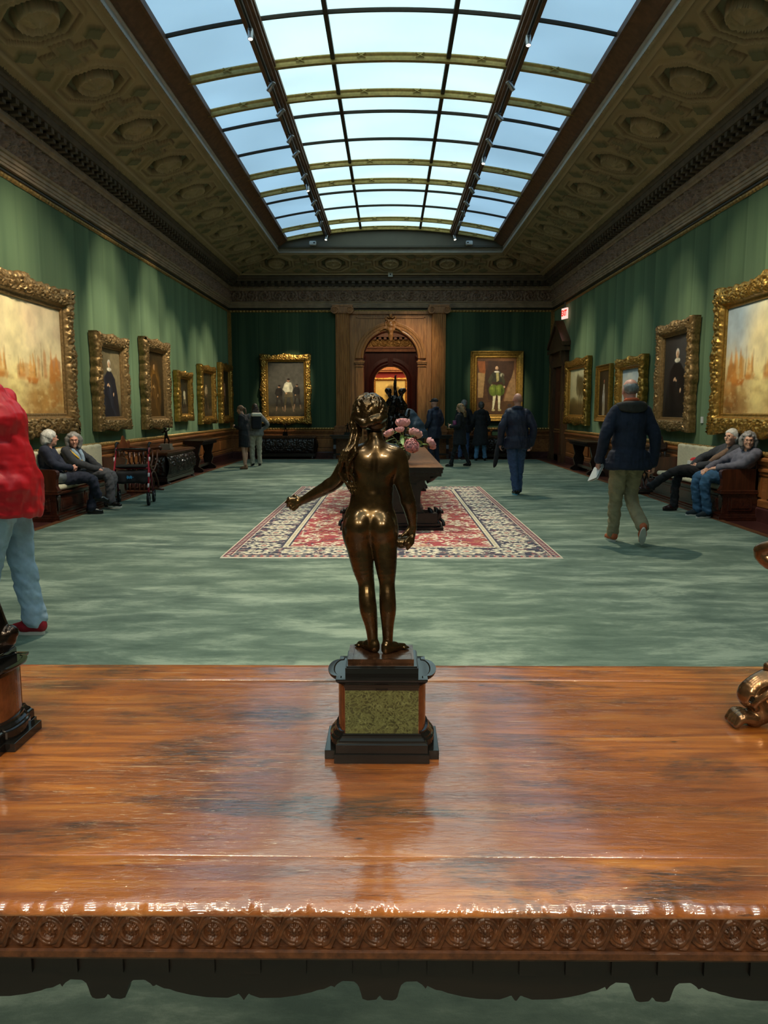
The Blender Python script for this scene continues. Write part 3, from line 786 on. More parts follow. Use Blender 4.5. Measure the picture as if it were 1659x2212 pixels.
def pedestal(loc, label):
    t = thing('marble_pedestal', label, 'pedestal', loc)
    b = MB(); b.box(-.0925, .0925, -.080, .080, 0, .0185); b.box(-.112, .112, -.060, .060, 0, .0183); b.build('base_slab', M['ebony'], t, bevel=.0008)
    b = MB(); ped_loft(b, [(.089, .0765, .016, .0185), (.089, .0765, .016, .036), (.087, .0745, .016, .038), (.084, .0735, .0165, .040), (.083, .073, .0165, .043), (.079, .069, .016, .047), (.077, .067, .016, .0505), (.0765, .0665, .016, .0535), (.072, .064, .0155, .0545)])
    b.build('base_moulding', M['ebony'], t)
    b = MB(); ped_loft(b, [(.0725, .062, .0150, .0545), (.0725, .062, .0150, .150)]); b.build('shaft', M['breccia_brown'], t)
    b = MB(); b.box(-.0712, .0712, -.0632, .0632, .0546, .1415); b.build('marble_panel', M['breccia'], t)
    b = MB(); b.box(-.0715, .0715, -.0630, .0630, .1415, .1480); b.box(-.012, .012, -.0652, -.0628, .1425, .1445); b.build('moulded_band', M['ebony'], t)
    b = MB(); ped_loft(b, [(.073, .0625, .015, .146), (.073, .0625, .015, .152), (.077, .066, .016, .155), (.084, .0685, .018, .158), (.0875, .0705, .019, .161), (.0885, .0715, .0195, .164), (.0885, .0715, .0195, .1665), (.080, .0635, .017, .1668), (.078, .062, .0165, .1655)])
    b.build('cap', M['ebony'], t)
    b = MB(); b.box(-.071, .071, -.0545, .0545, .165, .1835); b.box(-.069, .069, -.0525, .0525, .1835, .1865); b.build('top_block', M['ebony'], t, bevel=.0008)
    return t
PX, PY = -.0158, 1.4905
pedestal((PX, PY, zt), 'black and green marble pedestal at the centre of the foreground table')
pedestal((-.862, 1.515, zt), 'black and green marble pedestal cut off by the left edge of the photo')

# ================================================================== central bronze statuette
def m_bronze(name='dark_patinated_bronze', a=(46, 35, 20), b=(84, 66, 38), r=.24):
    t = NT(name); v = t.coord(); n = t.noise(v, 22, 4, .6)
    t.set(Base_Color=t.ramp(n, [(.3, lin(a)), (.7, lin(b))]), Metallic=.82, Roughness=t.maprange(t.noise(v, 60, 3), .3, .7, r - .05, r + .1)); t.set(Coat_Weight=.25, Coat_Roughness=.12)
    t.bump(t.noise(v, 300, 3), .06, .0006); return t.m
M['bronze'] = m_bronze()
M['bronze_plinth'] = m_bronze('reddish_bronze', (70, 44, 28), (120, 84, 60), .2)
M['bronze_black'] = m_bronze('black_patinated_bronze', (24, 20, 18), (52, 42, 34), .22)
SY = PY + .004
SZ = zt + .1866
ST = thing('bronze_statuette', 'dark bronze female nude seen from behind with one arm stretched out', 'statuette', (PX, SY, SZ))
_o = np.array([PX, SY, SZ])
def S(px, py, dy=0): return onY(px, py, SY + dy) - _o
MM = .0009     # metres per pixel at the statuette
pb = MB(); nx, ny = 26, 22
Xp = np.linspace(-.0665, .0625, nx)[:, None] + np.zeros((1, ny)); Yp = np.linspace(-.048, .047, ny)[None, :] + np.zeros((nx, 1))
Zp = .0115 + .0022 * (fbm(Xp * 26, Yp * 26, 4, 3) - .5) - .0012 * (np.abs(Xp) > .06)
grid_obj('plinth', np.stack([Xp, Yp, Zp], -1), M['bronze_plinth'], ST)
b = MB(); q = [(-.0665, -.048), (.0625, -.048), (.0625, .047), (-.0665, .047)]
b.prism(q, 'z', 0, .0112); b.build('plinth_block', M['bronze_plinth'], ST)
s = SDF((-.235, -.09, .004), (.085, .105, .53), .0018)
def C(p, q, r1, r2, k=6, d1=0, d2=None, **kw):
    s.cone(S(*p, d1), S(*q, d1 if d2 is None else d2), r1 * MM, r2 * MM, k * MM, **kw)
# legs (depth: knees forward +, calves back -)
def leg(pts, sy=1.0):
    s.limb([S(a, b_, d) for a, b_, r, d in pts], [r * MM for a, b_, r, d in pts], 5 * MM)
leg([(772, 1150, 31, .002), (778, 1185, 29, .004), (784, 1225, 24, .006), (791, 1259, 18.5, .007), (793, 1290, 19, .0), (796, 1318, 19.2, -.003), (802, 1350, 14.5, -.001), (805, 1379, 11.8, .0), (806, 1396, 11.5, -.002)])
leg([(828, 1150, 30, .0), (831, 1185, 27.5, -.002), (834, 1225, 23, -.006), (836, 1259, 17.5, -.008), (837, 1288, 18, -.013), (838, 1316, 18.2, -.014), (837.5, 1350, 13.8, -.010), (837.5, 1379, 11.6, -.006), (838, 1398, 12, -.006)])
# feet
fz = .0115
def foot(hx, hy, tx, ty, r=11):
    H = np.array([hx, hy, fz + 8 * MM]); T = np.array([tx, ty, fz + 5 * MM]); d = (T - H); n = np.array([-d[1], d[0], 0]); n /= np.linalg.norm(n)
    s.cone(H, H + d * .45 + [0, 0, 3 * MM], 9.5 * MM, 10.5 * MM, 5 * MM); s.cone(H + d * .4 + [0, 0, 4 * MM], T + [0, 0, 1 * MM], 10 * MM, 6.5 * MM, 5 * MM)
    s.cone(H + [0, 0, 10 * MM], H + d * .5 + [0, 0, 6 * MM], 9 * MM, 7 * MM, 6 * MM)
    for i in range(5):
        o = n * (i - 2) * 4.6 * MM; s.cone(T + o - d * .1, T + o + d * (.16 - .03 * abs(i - 1.2)) - [0, 0, 1.2 * MM], 3.1 * MM, 2.5 * MM, 2 * MM)
hL = S(811, 1403, 0); hR = S(833, 1408, 0)
foot(hL[0], .003 - .006, S(778, 1400)[0] - .002, .034); foot(hR[0], -.012, S(872, 1403)[0], .020)
# pelvis, buttocks
s.ell(S(800, 1128, .004), (57 * MM, 36 * MM, 44 * MM), 14 * MM)
s.ell(S(773, 1150, 0), (32 * MM, 33 * MM, 42 * MM), 10 * MM); s.ell(S(828, 1150, 0), (31 * MM, 33 * MM, 42 * MM), 10 * MM)
s.ell(S(775, 1137, -.019), (29 * MM, 24 * MM, 31 * MM), 7 * MM); s.ell(S(825, 1139, -.019), (29 * MM, 24 * MM, 31 * MM), 7 * MM)
s.cone(S(800, 1120, -.047), S(801, 1172, -.042), 2.2 * MM, 4.5 * MM, 8 * MM, neg=True)
# waist and back
s.cone(S(800, 1105, .004), S(804, 1062, .003), 49 * MM, 40 * MM, 16 * MM, sy=.68)
s.cone(S(804, 1068, .003), S(809, 1018, 0), 40 * MM, 42 * MM, 14 * MM, sy=.72)
s.ell(S(810, 1010, .0), (47 * MM, 33 * MM, 40 * MM), 14 * MM)
s.ell(S(812, 985, -.002), (48 * MM, 27 * MM, 27 * MM), 14 * MM)
s.ell(S(786, 1000, -.012), (26 * MM, 17 * MM, 30 * MM), 8 * MM); s.ell(S(838, 1000, -.012), (24 * MM, 17 * MM, 30 * MM), 8 * MM)
s.cone(S(810, 965, -.034), S(806, 1060, -.030), 2.0 * MM, 3.0 * MM, 10 * MM, neg=True)
for bx in (792, 832): s.ell(S(bx, 1000, .030), (16 * MM, 15 * MM, 16 * MM), 6 * MM)
# shoulders and neck
s.cone(S(768, 984, 0), S(858, 987, 0), 20 * MM, 20 * MM, 12 * MM)
s.cone(S(812, 968, -.006), S(808, 925, .006), 19 * MM, 16.5 * MM, 12 * MM)
s.cone(S(812, 964, -.006), S(776, 978, -.004), 13 * MM, 14 * MM, 12 * MM); s.cone(S(812, 964, -.006), S(852, 978, -.004), 13 * MM, 14 * MM, 12 * MM)
# stretched left arm
s.limb([S(759, 988, 0), S(744, 1012, .004), S(728, 1037, .008), S(712, 1049, .012)], [20 * MM, 18.5 * MM, 16.5 * MM, 15 * MM], 6 * MM)
s.limb([S(712, 1049, .012), S(697, 1058, .016), S(676, 1069, .022), S(657, 1080, .028)], [15 * MM, 14 * MM, 11.5 * MM, 9.2 * MM], 5 * MM)
s.ell(S(644, 1084, .031), (13 * MM, 9 * MM, 11 * MM), 5 * MM, rot=(0, -.45, 0))
for i, (a, bb, c) in enumerate((((637, 1078), (625, 1079), (619, 1085)), ((635, 1084), (624, 1088), (621, 1093)), ((637, 1090), (628, 1096), (628, 1099)), ((641, 1095), (634, 1100), (636, 1102)))):
    s.chain([S(*a, .026 + i * .001), S(*bb, .026 + i * .001), S(*c, .034)], [4.6 * MM, 4.0 * MM, 3.2 * MM], 1.2 * MM)
s.chain([S(648, 1077, .03), S(638, 1072, .036), S(628, 1075, .038)], [4.5 * MM, 4.3 * MM, 3.4 * MM], 2 * MM)
s.ell(S(627, 1080, .036), (8.5 * MM, 8 * MM, 8.5 * MM), 1.5 * MM); s.cone(S(619, 1084, .034), S(614.5, 1086, .034), 2.4 * MM, 1.2 * MM, 1 * MM)
# hanging right arm
s.limb([S(861, 992, 0), S(866, 1015, -.002), S(869, 1040, -.003), S(878, 1070, -.003), S(881, 1082, -.002)], [20 * MM, 18.5 * MM, 17 * MM, 15.5 * MM, 15.5 * MM], 6 * MM)
s.limb([S(881, 1082, -.002), S(887, 1104, .003), S(890, 1124, .008), S(891.5, 1140, .011)], [15.5 * MM, 14 * MM, 11 * MM, 8.6 * MM], 5 * MM)
s.chain([S(891, 1140, .011), S(888, 1158, .013)], [8.6 * MM, 9.5 * MM], 4 * MM)
for i, (a, bb, c) in enumerate((((892, 1160), (891, 1172), (884, 1181)), ((890, 1162), (888, 1176), (880, 1186)), ((886, 1163), (883, 1174), (879, 1181)), ((882, 1162), (876, 1170), (874, 1178)))):
    s.chain([S(*a, .006 - .002 * i), S(*bb, .002 - .003 * i), S(*c, .0)], [4.6 * MM, 4.0 * MM, 3.0 * MM], 1.2 * MM)
s.chain([S(884, 1142, .008), S(876, 1152, .004), S(868, 1158, .002)], [5 * MM, 4.4 * MM, 3.6 * MM], 3 * MM)
s.cone(S(866, 1172, .010), S(881, 1170, .010), 13.5 * MM, 12.5 * MM, 1 * MM); s.cone(S(864, 1158, .012), S(876, 1158, .012), 4 * MM, 4 * MM, 1 * MM)
# head (face turned away)
s.ell(S(803, 892, .006), (28 * MM, 33 * MM, 36 * MM), 8 * MM); s.ell(S(806, 912, .022), (20 * MM, 18 * MM, 22 * MM), 8 * MM)
s.cone(S(806, 900, .040), S(806, 908, .046), 3 * MM, 4.5 * MM, 4 * MM)
s.mesh('body', M['bronze'], ST)
# hair: curled cap, rolled chignon, long loose tress down the left shoulder
s = SDF((-.085, -.06, .30), (.045, .06, .53), .0013)
s.ell(S(799, 888, .000), (34 * MM, 38 * MM, 35 * MM), 4 * MM)
s.ell(S(799, 900, -.004), (35 * MM, 33 * MM, 24 * MM), 6 * MM)
s.chain([S(772, 906, -.022), S(786, 916, -.030), S(803, 910, -.034), (S(818, 905, -.028)), S(830, 900, -.012)], [7 * MM, 9.5 * MM, 9 * MM, 9.5 * MM, 8 * MM], 4 * MM)
s.ell(S(812, 918, -.010), (21 * MM, 20 * MM, 14 * MM), 6 * MM)
rs = np.random.RandomState(5)
for j in range(46):
    a0 = rs.uniform(0, 2 * PI); e0 = rs.uniform(-.35, 1.35); sw = rs.uniform(.5, 1.0) * rs.choice([-1, 1]); L = rs.uniform(.5, .9)
    pts = []
    for q in np.linspace(0, 1, 6):
        a = a0 + sw * q * L; e_ = e0 - .55 * q + .25 * math.sin(q * 6)
        pts.append(S(799, 888, 0) + np.array([35 * MM * math.cos(e_) * math.cos(a), 38.5 * MM * math.cos(e_) * math.sin(a), 36 * MM * math.sin(e_)]))
    s.chain(pts, [2.0 * MM, 3.3 * MM, 3.8 * MM, 3.6 * MM, 3.0 * MM, 1.6 * MM], 1.5 * MM)
for kx, ky in ((806, 862), (813, 866), (800, 866)): s.chain([S(kx - 8, ky + 2, -.012), S(kx, ky - 4, -.018), S(kx + 8, ky + 3, -.012)], [2.5 * MM, 4 * MM, 2.5 * MM], 1.5 * MM)
path = [(771, 893, -.008), (769, 915, -.010), (768, 940, -.012), (765, 958, -.018), (756, 975, -.026), (748, 995, -.026), (746, 1018, -.020), (754, 1036, -.014), (762, 1052, -.014), (768, 1068, -.016)]
for j in range(13):
    ox, oy, ph = rs.uniform(-10, 10), rs.uniform(-.009, .003), rs.uniform(0, 6)
    n_ = rs.randint(7, 11); pts = []
    for i, (a, bb, d) in enumerate(path[:n_]):
        sp = 1.25 if 3 < i < 8 else .7
        pts.append(S(a + ox * sp + 3.5 * math.sin(ph + i * 1.7), bb, d + oy))
    # denser interpolation
    pp = []
    for i in range(len(pts) - 1):
        pp += [pts[i], (pts[i] + pts[i + 1]) / 2 + np.array([1.8 * MM * math.sin(ph + i * 3.1), 0, 0])]
    pp.append(pts[-1]); rr = [max(1.3, 4.4 - 2.6 * (i / len(pp)) ** 2) * MM for i in range(len(pp))]
    s.chain(pp, rr, 1.6 * MM)
s.mesh('hair', M['bronze'], ST)
# ================================================================== arched portal in the far wall
def PXZ(px, py, Y=YF): p = onY(px, py, Y); return p[0], p[2]
PR = bpy.data.objects.new('door_1', None); COL.objects.link(PR); struct(PR)
AC, AR, AO = 3.03, .83, 1.08       # arch centre height, inner and outer radius
X0 = .01
def arch_face(mb, yy, r_in, half, ztop, zb=0.0, zc=AC, n=28, xh=None):
    """flat wall with an arched hole"""
    xh = half
    arc = [(X0 + r_in * math.cos(t), zc + r_in * math.sin(t)) for t in np.linspace(PI, 0, n + 1)]
    top = [(X0 - xh + 2 * xh * i / n, ztop) for i in range(n + 1)]
    mb.add([(x, yy, z) for x, z in arc + top], [(i, i + 1, n + 2 + i, n + 1 + i) for i in range(n)])
    for sg in (-1, 1):
        a, b = X0 + sg * r_in, X0 + sg * xh
        mb.add([(a, yy, zb), (b, yy, zb), (b, yy, ztop), (a, yy, zc)], [(0, 1, 2, 3)])
def arch_ring(mb, prof, zc=AC, zb=None, n=28):
    """profile (radius, y) swept over a half circle, with straight legs down to zb"""
    path = [(-1, zb)] if zb is not None else []
    rows = []
    for r, yy in prof:
        row = []
        if zb is not None: row.append((X0 - r, yy, zb))
        row += [(X0 + r * math.cos(t), yy, zc + r * math.sin(t)) for t in np.linspace(PI, 0, n + 1)]
        if zb is not None: row.append((X0 + r, yy, zb))
        rows.append(row)
    k = len(rows[0])
    mb.add([p for r in rows for p in r], [(i * k + j, i * k + j + 1, (i + 1) * k + j + 1, (i + 1) * k + j) for i in range(len(rows) - 1) for j in range(k - 1)])
M['portal'] = wood('portal_oak', (140, 88, 46), (216, 148, 84), 'z', .4)
b = MB(); arch_face(b, YF - .05, AR, 1.56, 4.42); b.build('spandrel', M['portal'], PR)
b = MB(); arch_ring(b, [(AR, YF + .02), (AR, YF - .09), (AR + .03, YF - .10), (AR + .07, YF - .085), (AR + .08, YF - .11), (AR + .15, YF - .115), (AR + .16, YF - .13), (AR + .22, YF - .135), (AO, YF - .12), (AO, YF - .05)]); b.build('archivolt', M['portal'], PR)
b = MB(); arch_ring(b, [(AR + .0, YF - .08), (AR, YF + .62)], zb=0); b.build('reveal', M['mahog'], PR)
for sg in (-1, 1):
    b = MB(); xa, xb = sorted((X0 + sg * (AR), X0 + sg * (AR + .235)))
    b.box(xa, xb, YF - .10, YF - .04, .0, 2.86); b.box(xa - .02, xb + .02, YF - .14, YF - .04, 2.86, 2.90); b.box(xa - .04, xb + .04, YF - .16, YF - .04, 2.90, 2.95); b.box(xa - .02, xb + .02, YF - .13, YF - .04, 2.78, 2.80)
    b.box(xa + .05, xb - .05, YF - .112, YF - .1, 1.1, 2.7); b.build('pier', M['portal'], PR)
    # fluted pilaster with ionic capital
    c = X0 + sg * 1.455
    b = MB()
    fl = 7; w = .43
    ps = [(c - w / 2, YF - .02)]
    for i in range(fl):
        a0 = c - w / 2 + w * (i + .12) / fl; a1 = c - w / 2 + w * (i + .88) / fl
        ps += [(a0, YF - .13)] + [(a0 + (a1 - a0) * q, YF - .13 + .016 * math.sin(PI * q)) for q in (.25, .5, .75)] + [(a1, YF - .13)]
    ps += [(c + w / 2, YF - .02)]
    b.prism(ps[::-1], 'z', 1.0, 4.36); b.build('pilaster', M['portal'], PR)
    b = MB()
    for (e, d, z0_, z1_) in ((.06, .19, 0, .2), (.05, .17, .2, .62), (.08, .21, .62, .68), (.06, .18, .68, .80), (.08, .2, .80, .86), (.05, .17, .86, .9), (.04, .165, .9, .94), (.055, .18, .94, .975), (.02, .15, .975, 1.0)):
        b.box(c - w / 2 - e, c + w / 2 + e, YF - d, YF - .02, z0_, z1_)
    b.build('pilaster_base', M['oak_h'], PR)
    b = MB()
    b.box(c - w / 2 - .02, c + w / 2 + .02, YF - .16, YF - .02, 4.36, 4.39); b.box(c - w / 2 - .10, c + w / 2 + .10, YF - .19, YF - .02, 4.56, 4.61)
    b.box(c - w / 2, c + w / 2, YF - .17, YF - .02, 4.39, 4.56)
    for s2 in (-1, 1):
        cx_, cz_ = c + s2 * (w / 2 + .015), 4.455
        b.add(*(lambda vs: (vs, [(i, (i + 1) % 20, 20 + (i + 1) % 20, 20 + i) for i in range(20)] + [tuple(range(20))]))([(cx_ + .115 * math.cos(t), YF - .235, cz_ + .115 * math.sin(t)) for t in np.linspace(0, 2 * PI, 21)[:-1]] + [(cx_ + .115 * math.cos(t), YF - .02, cz_ + .115 * math.sin(t)) for t in np.linspace(0, 2 * PI, 21)[:-1]]))
        b.tube([(cx_ + (.09 - .075 * q) * math.cos(q * 4 * PI), YF - .245, cz_ + (.09 - .075 * q) * math.sin(q * 4 * PI)) for q in np.linspace(0, 1, 30)], .011, 5)
    b.build('capital', M['portal'], PR)
    b = MB(); xa, xb = sorted((X0 + sg * 1.10, X0 + sg * 1.19)); b.box(xa, xb, YF - .085, YF - .04, .95, 4.3); b.build('moulding', M['portal'], PR)
b = MB(); b.box(X0 - 1.2, X0 + 1.2, YF - .12, YF - .04, 4.34, 4.42); b.box(X0 - 1.05, X0 + 1.05, YF - .075, YF - .04, 4.22, 4.25)
for sg in (-1, 1): xa, xb = sorted((X0 + sg * 1.04, X0 + sg * 1.01)); b.box(xa, xb, YF - .075, YF - .04, 3.2, 4.25)
b.build('head_moulding', M['portal'], PR)
s = SDF((-.42, -.22, -.45), (.42, .02, .4), .012)
s.ell((0, -.06, .03), (.13, .07, .18), .03); s.ell((0, -.11, .05), (.08, .05, .11), .02); s.cone((0, -.07, -.12), (0, -.06, -.4), .09, .06, .03)
for sg in (-1, 1):
    s.limb([(sg * .08, -.08, .16), (sg * .15, -.08, .22), (sg * .12, -.09, .28), (sg * .05, -.09, .25)], [.03, .03, .025, .02], .02)
    s.limb([(sg * .1, -.07, -.04), (sg * .2, -.06, -.06), (sg * .3, -.05, -.12), (sg * .37, -.04, -.2)], [.035, .04, .03, .015], .03)
    s.limb([(sg * .1, -.07, -.1), (sg * .17, -.07, .08), (sg * .13, -.08, .14)], [.03, .03, .02], .02)
s.ell((0, -.1, .3), (.05, .05, .07), .03)
s.ripple(.008, 40, 2)
o = s.mesh('cartouche', M['portal'], PR); o.location = (X0, YF - .06, 3.98)

# rooms beyond the arch: antechamber, second doorway, red gallery
b = MB(); b.box(-2.4, 2.4, YF + .35, 38, -.06, 0); struct(b.build('floor_2', M['border']))
Y2 = 29.0
b = MB(); b.box(-2.4, -2.2, YF + .3, Y2, 0, 4.8); b.box(2.2, 2.4, YF + .3, Y2, 0, 4.8); struct(b.build('wall_antechamber', M['mahog']))
b = MB(); arch_face(b, Y2, .62, 2.2, 3.62, zc=2.46); b.box(-2.2, 2.2, Y2 + .0, Y2 + .3, 3.6, 4.8); struct(b.build('wall_antechamber_far', M['mahog']))
D2 = bpy.data.objects.new('door_3', None); COL.objects.link(D2); struct(D2)
b = MB(); arch_ring(b, [(.62, Y2 + .4), (.62, Y2 - .08), (.70, Y2 - .10), (.74, Y2 - .08), (.80, Y2 - .11), (.92, Y2 - .1), (.92, Y2)], zc=2.46, zb=0); b.build('archivolt', M['mahog'], D2)
b = MB()
for sg in (-1, 1):
    xa, xb = sorted((sg * .98, sg * 1.12)); b.box(xa, xb, Y2 - .14, Y2, 0, 3.45); b.tube([(sg * 1.0, Y2 - .16, 3.42), (sg * 1.0, Y2 - .1, 3.42)], .09, 14)
b.build('pilaster', M['mahog'], D2)
b = MB(); b.box(-.1, .1, Y2 - .2, Y2, 3.05, 3.38); b.build('keystone', M['mahog'], D2)
b = MB(); b.box(-2.2, 2.2, Y2 - .12, Y2 + .1, 3.6, 3.72); b.box(-2.2, 2.2, Y2 - .16, Y2 + .1, 3.72, 3.78); b.box(-2.2, 2.2, Y2 - .28, Y2 + .1, 4.12, 4.25)
for i in range(-11, 12): b.box(i * .19 - .05, i * .19 + .05, Y2 - .24, Y2, 4.03, 4.12)
struct(b.build('trim_20', M['oak_h']))
X = np.linspace(-2.2, 2.2, 300)[:, None] + np.zeros((1, 24)); T_ = np.linspace(0, 1, 24)[None, :] + 0 * X
struct(grid_obj('trim_21', np.stack([X, Y2 - .1 - .05 * scroll(X, T_, .4, 3), 3.78 + .26 * T_], -1), M['gilt_trim'], flip=True))
b = MB(); b.box(-2.4, 2.4, YF + .3, Y2, 4.7, 4.8); struct(b.build('ceiling_antechamber', M['cove']))
W2 = bpy.data.objects.new('added_light_panel_2', None); COL.objects.link(W2); struct(W2)
b = MB(); b.box(-1.2, 1.2, YF + 1.6, Y2 - 1.6, 4.66, 4.69); b.build('glass_pane', emis('antechamber_fill_glow', (255, 226, 190), 3.0), W2)  # glowing panel added out of view to light the antechamber
M['red_wall'] = plain('crimson_silk_wall', (150, 44, 34), .7, 0, .08, 5)
b = MB(); b.box(-3, 3, 35.6, 35.8, 0, 4.6); struct(b.build('wall_red_gallery', M['red_wall']))
b = MB(); b.box(-3.1, -2.9, Y2 + .4, 35.7, 0, 4.6); b.box(2.9, 3.1, Y2 + .4, 35.7, 0, 4.6); struct(b.build('wall_red_gallery_sides', M['red_wall']))
b = MB(); b.box(-3, 3, 35.45, 35.6, 3.18, 3.26); b.box(-3, 3, 35.4, 35.6, 3.26, 3.5); struct(b.build('trim_22', M['portal']))
b = MB(); b.box(-3.1, 3.1, Y2 + .3, 35.8, 4.5, 4.6); struct(b.build('ceiling_red_gallery', M['lunette']))
W3 = bpy.data.objects.new('added_light_panel_3', None); COL.objects.link(W3); struct(W3)
b = MB(); b.box(-1.6, 1.6, Y2 + 1.2, 35, 4.44, 4.47); b.build('glass_pane', emis('red_gallery_fill_glow', (255, 222, 176), 4.5), W3)  # unseen emissive panel added so the red gallery is lit

# ================================================================== pedimented side door
DR = bpy.data.objects.new('door_2', None); COL.objects.link(DR); struct(DR)
YA, YB, YMID = 21.55, 23.5, 22.52
M['side_door_wood'] = wood('brown_carved_door_case', (72, 48, 30), (122, 86, 56), 'z', .4)
M['door'] = wood('red_mahogany_door', (92, 44, 26), (132, 70, 42), 'z', .35)
b = MB(); b.box(XR - .05, XR + .01, 21.95, 23.1, 0, 2.72); b.build('door_leaf', M['door'], DR)
b = MB()
for z0_, z1_ in ((.2, .9), (1.05, 1.9), (2.0, 2.6)):
    for a, c in ((22.03, 22.48), (22.57, 23.02)): b.box(XR - .065, XR - .04, a, c, z0_, z1_)
b.build('door_panel', M['door'], DR)
for a, c in ((21.66, 21.95), (23.1, 23.38)):
    b = MB(); b.box(XR - .13, XR, a, c, .0, 2.95); b.box(XR - .16, XR, a + .05, c - .05, .22, 2.9); b.box(XR - .18, XR, a - .02, c + .02, 0, .2); b.build('jamb', M['side_door_wood'], DR)
    b = MB(); ym = (a + c) / 2; b.prism([(XR, 3.1), (XR - .22, 3.1), (XR - .24, 3.0), (XR - .2, 2.8), (XR - .15, 2.62), (XR - .17, 2.5), (XR - .12, 2.42), (XR, 2.42)], 'y', ym - .07, ym + .07); b.build('scroll_bracket', M['side_door_wood'], DR)
b = MB(); b.box(XR - .14, XR, 21.9, 23.15, 2.70, 2.85); b.box(XR - .12, XR, 21.7, 23.35, 2.85, 3.1); b.build('lintel', M['side_door_wood'], DR)
b = MB(); P2 = [(YA, 3.12), (YB, 3.12), (YB, 3.22), (YB + .03, 3.3), (YMID, 3.95), (YA - .03, 3.3), (YA, 3.22)]
b.prism([(y_, z_) for y_, z_ in P2], 'x', XR - .19, XR)
b.prism([(YA - .04, 3.10), (YB + .04, 3.10), (YB + .04, 3.2), (YA - .04, 3.2)], 'x', XR - .24, XR)
for sg, ye in ((-1, YA), (1, YB)):
    q = [(ye + sg * .06, 3.24), (ye + sg * .06, 3.34), (YMID, 4.0), (YMID, 3.88)]
    b.prism(q, 'x', XR - .25, XR)
b.build('pediment', M['side_door_wood'], DR)
# EXIT sign
EX = thing('exit_sign', 'small lit EXIT sign with red letters above the pedimented side door', 'sign', (4.84, 21.9, 3.98), math.radians(-76))
b = MB(); b.box(-.16, .16, -.02, .02, 0, .29); b.build('housing', emis('exit_sign_face', (255, 196, 184), 1.1), EX)
b = MB(); b.box(-.02, .02, -.015, .015, .30, .46); b.build('mount', M['steel'], EX)
cu = bpy.data.curves.new('exit_letters', 'FONT'); cu.body = 'EXIT'; cu.size = .19; cu.align_x = 'CENTER'; cu.align_y = 'CENTER'; cu.extrude = .003; cu.offset = .006
cu.materials.append(emis('exit_red', (255, 30, 20), 1.6))
_t = bpy.data.objects.new('tmp', cu); COL.objects.link(_t); bpy.context.view_layer.update()
_m = bpy.data.meshes.new_from_object(_t.evaluated_get(bpy.context.evaluated_depsgraph_get())); bpy.data.objects.remove(_t)
lo = bpy.data.objects.new('lettering', _m); COL.objects.link(lo); lo.parent = EX; lo.location = (0, -.0225, .15); lo.rotation_euler = (PI / 2, 0, 0); lo.scale = (.78, 1.15, 1)
# small white devices
for x, lb in ((-2.17, 'white security camera on the lunette ledge, left of the skylight end'), (2.2, 'white security camera on the lunette ledge, right of the skylight end')):
    c = thing('security_camera', lb, 'camera', (x, 22.28, 6.035))
    s = SDF((-.12, -.08, -.005), (.12, .08, .14), .006); s.box((-.1, -.05, 0), (.1, .06, .12), .035, .0); s.mesh('housing', M['white'], c)
    b = MB(); b.tube([(-.04 * np.sign(x), -.052, .065), (-.04 * np.sign(x), -.03, .065)], .022, 12); b.build('lens', M['black'], c)
c = thing('motion_sensor', 'small white sensor box on the dark cornice above the arch', 'sensor', (.0, YF - .47, 5.36))
b = MB(); b.box(-.07, .07, -.03, .03, 0, .17); b.build('housing', M['white'], c, bevel=.012)
b = MB(); b.box(-.02, .02, -.034, -.03, .05, .09); b.build('lens', M['black'], c)
